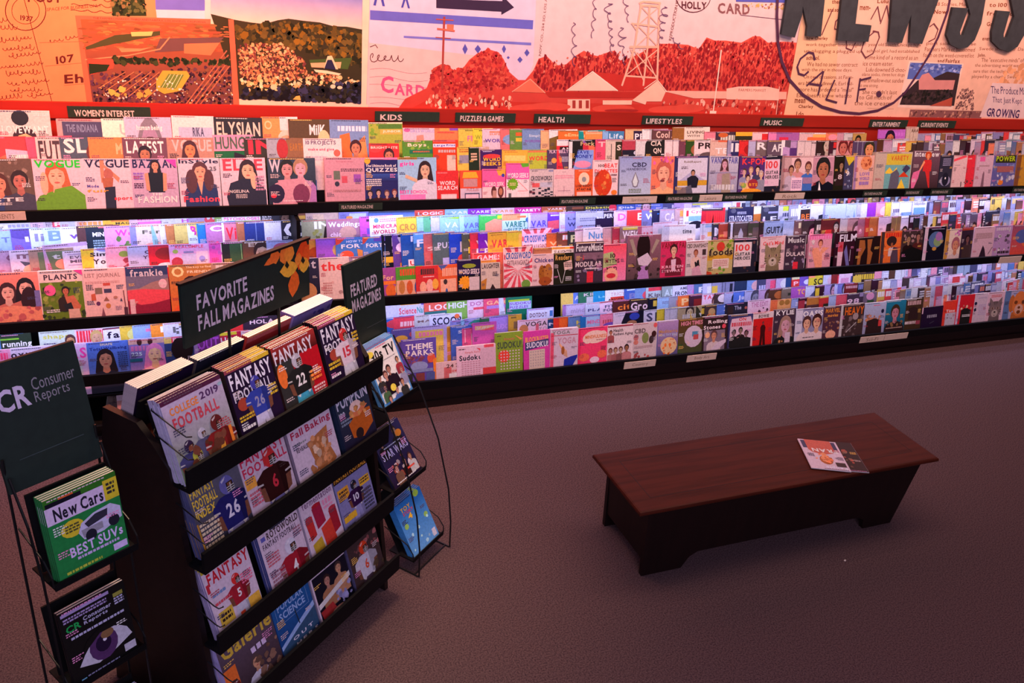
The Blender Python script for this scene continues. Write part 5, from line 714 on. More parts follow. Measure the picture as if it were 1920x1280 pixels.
 ('T1',4.131,4.435,1.225,0.190,0.275,0.0060,0.000,1,'c9a;P:.5,.336,.72,b75,222,112;q:112,0,1,.1,.672,.35,.605,.5,.714,.75,.63,1,.714,1,1;q:fff,.35,.622,.5,1,.42,1,.3,1;l:fee,.06,.017,.94,.05,1','magazine with smiling man in dark suit and white shirt, front row of top wall shelf'),
 ('T1',4.322,4.435,1.225,0.130,0.275,0.0060,0.079,1,'221;P:.5,.252,.4,a86,211,322;T:8,dcc,.3,.6,.462,.588','dark magazine with man in black standing between portraits and comics, top wall shelf'),
 ('T1',4.416,4.435,1.225,0.140,0.275,0.0060,0.087,1,'446;q:dc3,0,0,.9,0,.3,.252;n:89b,0,.252,1,1,14;T:9,eee,.1,.35,.378,.504','comic with yellow corner and blue-grey scene, front row of top wall shelf'),
 ('T1',4.502,4.435,1.225,0.185,0.275,0.0060,0.041,1,'eba;r:a8b,0,0,.12,1;e:e96,.6,.185,.3,.18;n:c64,.3,.067,.9,.294,10;T:LOVE,97c,.3,.8,.42,.504;T:WORLD,97c,.3,.8,.538,.622;j:97c,.3,.655,.8,.739','peach magazine with flower and violet lettering, front row of top wall shelf'),
 ('T1',4.683,4.435,1.225,0.346,0.300,0.0200,0.000,1,'cba;r:dc4,.3,.042,.98,.302;T:VARIETY,d63,.42,.9,.084,.202;r:7bb,.28,.302,.98,1;q:fd4,.3,.462,.4,.353,.5,.462,.6,.353,.6,.504,.3,.504;q:d42,.65,.588,.8,.462,.95,.588;q:667,.4,1,.45,.504,.6,.403,.68,.504,.7,1;q:446,.75,.42,.85,.294,.97,.378,.85,.504;q:fd4,.6,1,.75,.63,.95,1;q:d42,.6,1,.9,1,.98,1','large trade paper with yellow and teal cover, front row of top wall shelf'),
 ('T1',5.038,4.435,1.225,0.266,0.310,0.0060,0.000,1,'544;g:756,322;T:Interview,eee,.05,.95,.017,.143;e:c52,.55,.101,.12,.1;P:.55,.118,.16,fa7,c42,d33;q:d33,.42,.21,.68,.21,.64,.42,.72,1,.5,.504,.42,.42;q:fa7,.4,.227,.25,.462,.3,.47,.45,.269;q:e7a,.05,.504,.3,.437,.25,.63,.05,1,0,.672','grey magazine with red-haired woman in a red dress, front row of top wall shelf'),
 ('T1',5.310,4.435,1.225,0.140,0.275,0.0060,0.056,1,'334;l:99b,.2,.084,.8,.294,4;e:99b,.5,.672,.4,.14;e:223,.5,.63,.25,.18;e:fff,.5,.605,.05,.03','dark navy magazine with chrome car headlight, front row of top wall shelf'),
 ('T1',5.443,4.435,1.225,0.136,0.275,0.0060,0.000,1,'ecc;q:f56,0,.101,.8,0,1,.042,0,.168;l:a99,.1,.252,.5,.286,1;x:655,.6,.672,1,.84,5','white magazine with pink diagonal ribbon, front row of top wall shelf'),
 ('T1',5.579,4.435,1.225,0.100,0.275,0.0060,0.080,1,'e34;l:fbb,.2,.084,.6,.126,1;x:644,0,.672,1,.84,5','narrow red magazine with checked lower corner, front row of top wall shelf'),
 ('T1',5.673,4.435,1.225,0.179,0.275,0.0060,0.000,1,'dbc;r:e6a,.2,.042,.5,.168;l:977,.2,.269,.8,.311,2;q:867,.4,1,.45,.504,.5,.42,.55,.504,.6,1;n:867,0,1,1,1,8','pale pink magazine with distant statue silhouette, front row of top wall shelf'),
 ('T1',5.852,4.435,1.225,0.252,0.275,0.0060,0.000,1,'66a;r:332,.1,0,.95,.21;T:POWER,bd2,.12,.93,.025,.168;n:89c,0,.252,1,.588,14;r:a66,.2,.302,.9,.462;e:e83,.4,.739,.12,.08;n:ccd,0,.504,1,1,10','blue comic with lime green title on black, front row of top wall shelf'),
 ('T1',6.104,4.435,1.225,0.308,0.275,0.0060,0.000,1,'c93;r:853,0,0,.15,1;l:653,.3,.168,.8,.504,6','yellow magazine at the far right edge, front row of top wall shelf'),
 ('T2',-0.774,4.510,1.310,0.200,0.275,0.0040,0.053,1,'b44;e:d75,.6,.6,.4,.3','red magazine with half a face, second row of top wall shelf'),
 ('T2',-0.669,4.510,1.310,0.200,0.275,0.0040,0.056,1,'cbd;q:324,.7,.3,1,.2,1,1,.6,1;l:eee,.1,.3,.6,.6,3','lilac magazine with dark silhouette, second row of top wall shelf'),
 ('T2',-0.571,4.510,1.310,0.200,0.275,0.0040,0.173,0,'e57;r:635,.1,.4,.9,1',''),
 ('T2',-0.540,4.510,1.310,0.200,0.275,0.0040,0.053,1,'ecc;T:FUTURE,433,.05,.98,.06,.4;l:a77,.1,.48,.6,.6,2','white magazine with tall thin black title, second row of top wall shelf'),
 ('T2',-0.435,4.510,1.310,0.200,0.275,0.0040,0.045,1,'456;T:SL,eee,.08,.6,.02,.28;P:.75,.3,.42,c86,632,223;l:bcd,.1,.45,.5,.7,4','blue magazine with tousled-haired boy, second row of top wall shelf'),
 ('T2',-0.312,4.510,1.310,0.200,0.275,0.0040,0.037,1,'f84;T:Mu,fb8,.6,.85,.1,.3;e:e74,.75,.6,.3,.25;l:953,.6,.62,.9,.66,1','plain orange magazine with face in the corner, second row of top wall shelf'),
 ('T2',-0.162,4.510,1.310,0.206,0.275,0.0040,0.000,1,'645;T:LATEST,eee,.08,.92,.06,.28;P:.48,.3,.34,a75,211,322;q:989,.6,.55,.95,.35,.98,.7','brown magazine with wide white serif title, second row of top wall shelf'),
 ('T2',0.044,4.510,1.310,0.224,0.275,0.0040,0.000,1,'a87;T:VOGUE,cbb,.1,.95,.03,.25;P:.48,.22,.34,c85,422,533,1;n:7c3,.1,.42,1,.7,20;r:6a3,.1,.55,1,1','fashion magazine with brunette above green foliage, second row of top wall shelf'),
 ('T2',0.270,4.510,1.310,0.200,0.290,0.0040,0.036,1,'163;r:f9b,0,0,1,.28;T:HUNGER,465,.04,1.1,.03,.25;q:212,.5,.3,.9,.4,1,1,.4,1','pink-topped green magazine, second row of top wall shelf'),
 ('T2',0.421,4.510,1.310,0.200,0.275,0.0040,0.049,1,'332;T:IN,e34,.1,.85,.04,.3;q:fa4,.6,.3,.9,.2,.9,.7;l:998,.1,.4,.5,.7,4','dark magazine with big red letters, second row of top wall shelf'),
 ('T2',0.534,4.510,1.310,0.200,0.275,0.0040,0.029,1,'9ab;r:864,.5,0,1,1;e:a33,.4,.2,.15,.2;T:EARTH,a73,.6,.95,.1,.24','blue and brown magazine with red figure, second row of top wall shelf'),
 ('T2',0.722,4.510,1.310,0.205,0.275,0.0040,0.000,1,'edd;T:10_PROJECTS,557,.06,.85,.04,.14;T:make_and_give,d57,.12,.8,.18,.25;e:e65,.87,.28,.09,.07;l:bbc,.2,.34,.6,.44,2;r:47b,.1,.8,.3,1','white craft magazine with an orange dot, second row of top wall shelf'),
 ('T2',1.079,4.510,1.310,0.169,0.250,0.0040,0.000,1,'d33;e:c44,.2,.09,.25,.113;T:BRIGHT_LITE,fdc,.05,.95,.063,.117;P:.65,.27,.4,c86,422,d55',"red children's magazine with a girl's face, second row of top wall shelf"),
 ('T2',1.270,4.510,1.310,0.200,0.265,0.0040,0.031,1,'593;n:8b4,0,0,1,.225,10;T:Boys,fec,.15,.7,.054,.144;r:275,.2,.189,.9,.27;l:d64,.3,.216,.8,.252,2',"green boys' puzzle magazine, second row of top wall shelf"),
 ('T2',1.447,4.510,1.310,0.150,0.270,0.0040,0.038,1,'d42;r:f66,0,0,.9,.045;r:eef,0,.081,.9,.153;T:Large_Print,44b,.05,.9,.09,.144;j:cbb,.2,.203,.9,.261;r:dcb,.55,.315,.9,1','red large-print puzzle book, second row of top wall shelf'),
 ('T2',1.593,4.510,1.310,0.130,0.230,0.0040,0.077,0,'ec5;l:b63,.1,.05,.9,.15,2;r:99a,.1,.2,.9,.4',''),
 ('T2',1.664,4.510,1.310,0.130,0.230,0.0040,0.076,0,'232;r:ca9,.5,0,1,1;l:fca,.1,.15,.4,.35,3',''),
 ('T2',1.736,4.510,1.310,0.140,0.215,0.0040,0.042,1,'426;T:WORD,fc3,.1,.9,.2,.31;l:ddf,.1,.04,.5,.07,1;e:d44,.5,.175,.4,.060;T:SEEKS,fc3,.1,.9,.33,.425','purple word puzzle book with yellow title, second row of top wall shelf'),
 ('T2',1.866,4.510,1.310,0.167,0.215,0.0040,0.000,1,'fb4;l:b73,.1,.05,.6,.08,1;r:fd7,.1,.15,.9,.3','orange-yellow puzzle book behind the pink digests, second row of top wall shelf'),
 ('T2',2.033,4.510,1.310,0.145,0.215,0.0040,0.043,1,'bc4;T:WORD,e44,.05,.95,.175,.3;r:e85,0,.025,.9,.075','lime green puzzle book with red title, second row of top wall shelf'),
 ('T2',2.162,4.510,1.310,0.150,0.215,0.0040,0.038,1,'546;T:FLAT_BELLY,ecd,.1,.95,.01,.1;e:fa5,.3,.3,.12,.075;e:f84,.55,.275,.1,.100;l:ccd,.65,.2,.95,.35,4','purple fitness digest, second row of top wall shelf'),
 ('T2',2.307,4.510,1.310,0.163,0.215,0.0040,0.000,1,'8ae;T:SAVE,23a,.3,.8,.02,.11;T:MONEY,23a,.2,.95,.13,.23;e:f9b,.55,.4,.35,.100','light blue money-saving magazine with pink piggy bank, second row of top wall shelf'),
 ('T2',2.224,4.510,1.310,0.200,0.275,0.0040,0.070,0,'e34;r:fee,0,0,1,.135;r:322,.1,.153,1,.248;T:ANGER,fee,.15,.95,.171,.234',''),
 ('T2',2.302,4.510,1.310,0.200,0.275,0.0040,0.054,0,'222;r:eee,0,.045,.12,1;T:Fork,cb8,.4,.9,.045,.135;e:e73,.6,.27,.12,.045',''),
 ('T2',2.403,4.510,1.310,0.200,0.275,0.0040,0.065,0,'c34;r:85b,0,0,1,.068;r:f75,.2,.135,1,1',''),
 ('T2',2.487,4.510,1.310,0.200,0.275,0.0040,0.078,0,'e57;T:TEC,fcc,.1,.9,.045,.158',''),
 ('T2',2.557,4.510,1.310,0.200,0.275,0.0040,0.047,1,'dcb;k:433,.2,.09,.2,.45;r:332,.35,.045,1,1;T:Spin,edc,.4,.98,.113,.27','beige and black magazine, second row of top wall shelf'),
 ('T2',2.673,4.510,1.310,0.200,0.275,0.0040,0.058,0,'b45;r:223,0,.225,1,1;e:dde,.5,.293,.08,.045;T:W,eee,.6,.9,.09,.225',''),
 ('T2',2.768,4.510,1.310,0.200,0.275,0.0040,0.079,0,'ddd;k:866,.5,.045,.3,.45',''),
 ('T2',2.838,4.510,1.310,0.200,0.275,0.0040,0.038,1,'222;T:CIA,edc,.2,.6,.023,.135;T:QN,edc,.3,.6,.18,.315;l:eee,.6,.315,.9,.36,1','black magazine with sparse white letters, second row of top wall shelf'),
 ('T2',2.982,4.510,1.310,0.200,0.275,0.0040,0.051,0,'edd;k:977,.3,0,.3,.45;k:977,.6,0,.6,.45;r:e84,.7,.225,1,.36',''),
 ('T2',3.089,4.510,1.310,0.200,0.275,0.0040,0.105,0,'745;e:c66,.5,.09,.3,.045',''),
 ('T2',3.141,4.510,1.310,0.200,0.275,0.0040,0.090,0,'352;e:a64,.5,.225,.3,.135',''),
 ('T2',3.202,4.510,1.310,0.200,0.275,0.0040,0.045,0,'edd;T:PRO,322,.15,1.1,.054,.203;e:655,.6,.36,.4,.090',''),
 ('T2',3.325,4.510,1.310,0.200,0.275,0.0040,0.041,1,'dba;T:TEE,eee,.2,.95,.18,.315;r:e74,.3,0,1,.045','tan magazine with pale letters, second row of top wall shelf'),
 ('T2',3.458,4.510,1.310,0.200,0.275,0.0040,0.056,0,'336;T:IM,eee,.1,.95,.068,.27;r:99b,0,0,.15,1',''),
 ('T2',3.555,4.510,1.310,0.200,0.275,0.0040,0.075,0,'d33;e:a22,.5,.225,.3,.135',''),
 ('T2',3.628,4.510,1.310,0.200,0.275,0.0040,0.091,0,'bbd;k:446,.5,0,.5,.45',''),
 ('T2',3.688,4.510,1.310,0.200,0.275,0.0040,0.060,0,'766;T:Ro,eee,.05,.9,.045,.225',''),
 ('T2',3.780,4.510,1.310,0.200,0.275,0.0040,0.041,0,'656;r:eee,.6,0,.75,1;T:AF,eee,.2,.6,.09,.27',''),
 ('T2',3.913,4.510,1.310,0.200,0.275,0.0040,0.045,0,'b9c;r:537,.3,.18,.6,1;r:f84,.8,.09,.9,1',''),
 ('T2',4.034,4.510,1.310,0.200,0.275,0.0040,0.034,1,'dcc;k:a99,.3,0,.3,.45;k:a99,.6,0,.6,.45;l:544,.6,.045,.95,.09,1','cream spines in a row, second row of top wall shelf'),
 ('T2',4.195,4.510,1.310,0.200,0.275,0.0040,0.049,0,'322;P:.5,.135,.5,cba,221,322',''),
 ('T2',4.306,4.510,1.310,0.200,0.275,0.0040,0.083,0,'423;r:d33,.2,.045,.9,.18;r:ccc,.2,.225,.9,1',''),
 ('T2',4.372,4.510,1.310,0.200,0.275,0.0040,0.038,0,'d99;P:.3,.18,.5,c76,622,d88;P:.75,.18,.5,c76,622,d88',''),
 ('T2',4.516,4.510,1.310,0.220,0.275,0.0040,0.000,1,'546;P:.7,.225,.5,d96,332,754;k:99a,.2,0,.2,.45;k:99a,.4,0,.4,.45',"dark magazine with woman's face beside spines, second row of top wall shelf"),
 ('T3',-0.706,4.585,1.395,0.233,0.300,0.0040,0.000,1,'ccc;e:222,.45,.12,.16,.12;P:.5,.5,.5,fb8,322,ccc;T:LOVEWANT,eee,.1,.95,.24,.36;l:ddd,.7,.05,.98,.1,2','white magazine with dark-haired eyes peering over, third row of top wall shelf'),
 ('T3',-0.447,4.585,1.395,0.200,0.262,0.0040,0.000,1,'a99;r:446,.12,.05,1,1;T:THE_INDIANA,78a,.2,.9,.1,.24;P:.3,.75,.2,ca8,322,333;P:.62,.72,.2,ca8,322,333;P:.85,.55,.2,fca,b86,333','dark slate magazine with small figures, third row of top wall shelf'),
 ('T3',-0.247,4.585,1.395,0.200,0.266,0.0040,0.054,1,'eed;T:UEA,bbb,.4,.95,.1,.3;r:fb6,0,.5,1,1;P:.6,.85,.5,c96,221,fb6','white and orange magazine with dark hair, third row of top wall shelf'),
 ('T3',-0.145,4.585,1.395,0.218,0.275,0.0040,0.000,1,'bbd;e:778,.52,.6,.28,.6;e:98a,.52,.65,.22,.5;P:.52,.6,.5,a76,433,778;T:human_being,eee,.25,.8,.14,.26','pale blue magazine with hooded woman, third row of top wall shelf'),
 ('T3',0.074,4.585,1.395,0.203,0.285,0.0040,0.000,1,'edd;r:abd,.15,.2,.95,1;T:RIKA,446,.48,.75,.2,.36;q:fb9,.5,1,.7,.5,.9,.8,.9,1,.5,1','white bordered blue magazine with raised hand, third row of top wall shelf'),
 ('T3',0.277,4.585,1.395,0.243,0.280,0.0040,0.000,1,'222;T:ELYSIAN,dcb,.05,.95,.08,.34;P:.52,.65,.5,fb9,eb7,222','black magazine with wide thin gold title, third row of top wall shelf'),
 ('T3',0.520,4.585,1.395,0.190,0.285,0.0040,0.040,1,'f95;r:fdd,.5,0,1,.25;P:.65,.45,.5,fa8,fcb,f95;e:fc9,.18,.15,.1,.08;e:f95,.18,.15,.07,.05','orange magazine with pale bald woman, third row of top wall shelf'),
 ('T3',0.657,4.585,1.395,0.218,0.275,0.0040,0.000,1,'542;r:853,0,.4,1,1;T:MilK,eee,.5,.9,.1,.3;e:fb8,.7,.65,.3,.2;e:ec9,.85,.4,.15,.2',"brown magazine with baby's hands and white title, third row of top wall shelf"),
 ('T3',0.875,4.585,1.395,0.214,0.275,0.0040,0.000,1,'79c;j:eef,.2,.12,.95,.22;q:e73,.25,.3,.5,.25,.6,1,.2,1;q:f95,.6,.5,.9,.3,1,1,.6,1;P:.65,.55,.34,c86,422,e73',"children's magazine with girl in orange surrounded by blue, third row of top wall shelf"),
 ('T3',1.089,4.585,1.395,0.200,0.262,0.0040,0.028,1,'ab4;r:eec,0,0,1,.027;r:583,.3,.036,.98,.135;r:db5,.35,.144,.98,.248;T:JUNIOR,fec,.42,.95,.162,.225;n:7a3,0,.045,.3,.36,8','yellow-green junior magazine, third row of top wall shelf'),
 ('T3',1.286,4.585,1.395,0.200,0.235,0.0040,0.029,1,'ecd;e:f6a,.12,.054,.1,.045;T:GIRLS_WORLD,aad,.2,.95,.036,.108;q:d98,.4,.18,.6,.158,.7,1,.3,1',"white girls' magazine with pink dot, third row of top wall shelf"),
 ('T3',1.474,4.585,1.395,0.150,0.235,0.0040,0.038,1,'d85;r:85c,.6,0,1,.054;r:fb5,.2,0,.6,.054;l:d44,.1,.09,.8,.135,1','orange and purple puzzle book, third row of top wall shelf'),
 ('T3',1.618,4.585,1.395,0.140,0.235,0.0040,0.060,0,'dc5;T:FILL,d7a,.4,.95,.18,.315;l:663,.3,.045,.7,.081,1',''),
 ('T3',1.710,4.585,1.395,0.130,0.235,0.0040,0.098,0,'ed4;T:WORD,9a3,.1,.98,.158,.27;l:552,.3,.045,.8,.081,1',''),
 ('T3',1.766,4.585,1.395,0.150,0.235,0.0040,0.047,1,'dcd;T:SUPER,e85,.3,.9,.113,.162;T:WORD,64a,.1,.95,.248,.338;r:f85,.3,.068,.9,.099','white word puzzle book with violet title, third row of top wall shelf'),
 ('T3',1.883,4.585,1.395,0.130,0.235,0.0040,0.095,0,'e77;e:8ad,.6,.27,.5,.135',''),
 ('T3',1.941,4.585,1.395,0.130,0.235,0.0040,0.070,0,'694;r:d63,.3,.09,.9,.18;r:dc4,.3,.225,.9,.315;r:63a,.85,0,1,1',''),
 ('T3',2.020,4.585,1.395,0.145,0.235,0.0040,0.045,1,'79c;T:Simply,cde,.3,.9,.135,.216;T:WORDFIND,85b,.1,.95,.27,.333','sky blue word-find book, third row of top wall shelf'),
 ('T3',2.142,4.585,1.395,0.200,0.228,0.0040,0.097,0,'eb8;T:RE,eee,.3,.9,.09,.203;r:854,.3,.27,1,1',''),
 ('T3',2.198,4.585,1.395,0.200,0.232,0.0040,0.096,0,'eee;T:PA,ccc,.5,1,.023,.135;q:763,0,.225,.3,.158,.6,.225,1,.18,1,1,0,1',''),
 ('T3',2.255,4.585,1.395,0.200,0.228,0.0040,0.038,1,'e73;T:eEmerge,fc8,.2,1.1,.068,.18;r:c95,0,0,1,.027','orange health magazine, third row of top wall shelf'),
 ('T3',2.399,4.585,1.395,0.200,0.228,0.0040,0.124,0,'199;T:U,eee,.3,.7,.09,.225',''),
 ('T3',2.443,4.585,1.395,0.200,0.222,0.0040,0.048,1,'f95;r:86c,.3,.225,1,.315;r:fb8,0,0,1,.068','orange magazine with purple box, third row of top wall shelf'),
 ('T3',2.558,4.585,1.395,0.151,0.228,0.0040,0.000,1,'48b;T:Life,cef,.3,.95,.068,.203;r:8be,0,0,.25,1','blue magazine with spine stack, third row of top wall shelf'),
 ('T3',2.723,4.585,1.395,0.200,0.240,0.0040,0.045,1,'db8;r:324,.3,.045,1,.36;T:PEN,eee,.35,.95,.113,.27','cream magazine with purple title box, third row of top wall shelf'),
 ('T3',2.847,4.585,1.395,0.200,0.240,0.0040,0.083,0,'eee;k:bab,.3,0,.3,.45;T:R,ccd,.6,.9,.135,.27',''),
 ('T3',2.913,4.585,1.395,0.200,0.240,0.0040,0.036,1,'644;T:Cool_Am,ecb,.15,1.1,.045,.225;e:854,.5,.405,.4,.090','brown magazine with white handwriting title, third row of top wall shelf'),
 ('T3',3.066,4.585,1.395,0.200,0.256,0.0040,0.059,0,'963;k:532,.5,0,.5,.45;k:532,.8,0,.8,.45',''),
 ('T3',3.159,4.585,1.395,0.200,0.256,0.0040,0.036,1,'edc;T:LIVING,654,.1,.8,.09,.162;T:WITH,765,.1,.6,.189,.243;q:333,.8,.315,1,.18,1,1','cream magazine taller than its neighbours, third row of top wall shelf'),
 ('T3',3.312,4.585,1.395,0.200,0.228,0.0040,0.063,0,'e89;j:fcc,.1,.18,1,.315;r:444,.9,.09,1,1',''),
 ('T3',3.400,4.585,1.395,0.200,0.228,0.0040,0.035,1,'434;j:ddc,.2,.09,.95,.248;e:c63,.3,.09,.2,.068;e:222,.3,.36,.25,.135','charcoal magazine with spiky white letters, third row of top wall shelf'),
 ('T3',3.556,4.585,1.395,0.200,0.228,0.0040,0.040,1,'332;r:fb3,0,0,.9,.113;T:LIVE,dc5,.05,.45,.225,.36;T:LOUD,fb3,.5,.98,.225,.36','black and yellow magazine, third row of top wall shelf'),
 ('T3',3.694,4.585,1.395,0.200,0.228,0.0040,0.043,0,'ecc;r:d33,.4,.045,.95,.225;n:e44,.3,.18,.95,.36,6',''),
 ('T3',3.822,4.585,1.395,0.257,0.228,0.0040,0.000,1,'a6a;r:e8b,0,0,.25,1;r:d35,.35,.135,.65,.36;n:c8d,.5,.09,1,1,6','magenta and purple magazine, third row of top wall shelf'),
 ('T3',4.087,4.585,1.395,0.232,0.228,0.0040,0.000,1,'dbb;q:e74,.3,.135,1,.09,1,1,.2,1;r:fb6,.5,.045,1,.135;l:eee,0,0,1,.045,1','white and orange magazine, third row of top wall shelf'),
 ('T3',4.320,4.585,1.395,0.200,0.228,0.0040,0.034,1,'e86;r:c9a,.5,0,1,1;e:f9a,.3,.135,.2,.090','salmon magazine with mauve spine, third row of top wall shelf'),
 ('T3',4.482,4.585,1.395,0.200,0.228,0.0040,0.071,0,'ccc;l:777,.2,.135,.8,.27,4',''),
 ('T3',4.559,4.585,1.395,0.122,0.228,0.0040,0.000,0,'b95;P:.4,.225,.5,a75,221,db4',''),
 ('T3',4.792,4.585,1.395,0.264,0.255,0.0040,0.021,1,'b6c;j:c7d,.5,.09,.98,.18;P:.45,.27,.4,c75,213,95b,1','violet magazine with long dark-haired singer, third row of top wall shelf'),
 ('T3',5.053,4.585,1.395,0.114,0.275,0.0040,0.000,0,'cba;k:865,.3,0,.3,.45;k:865,.6,0,.6,.45;T:AAA,643,.4,.98,.045,.135',''),
]
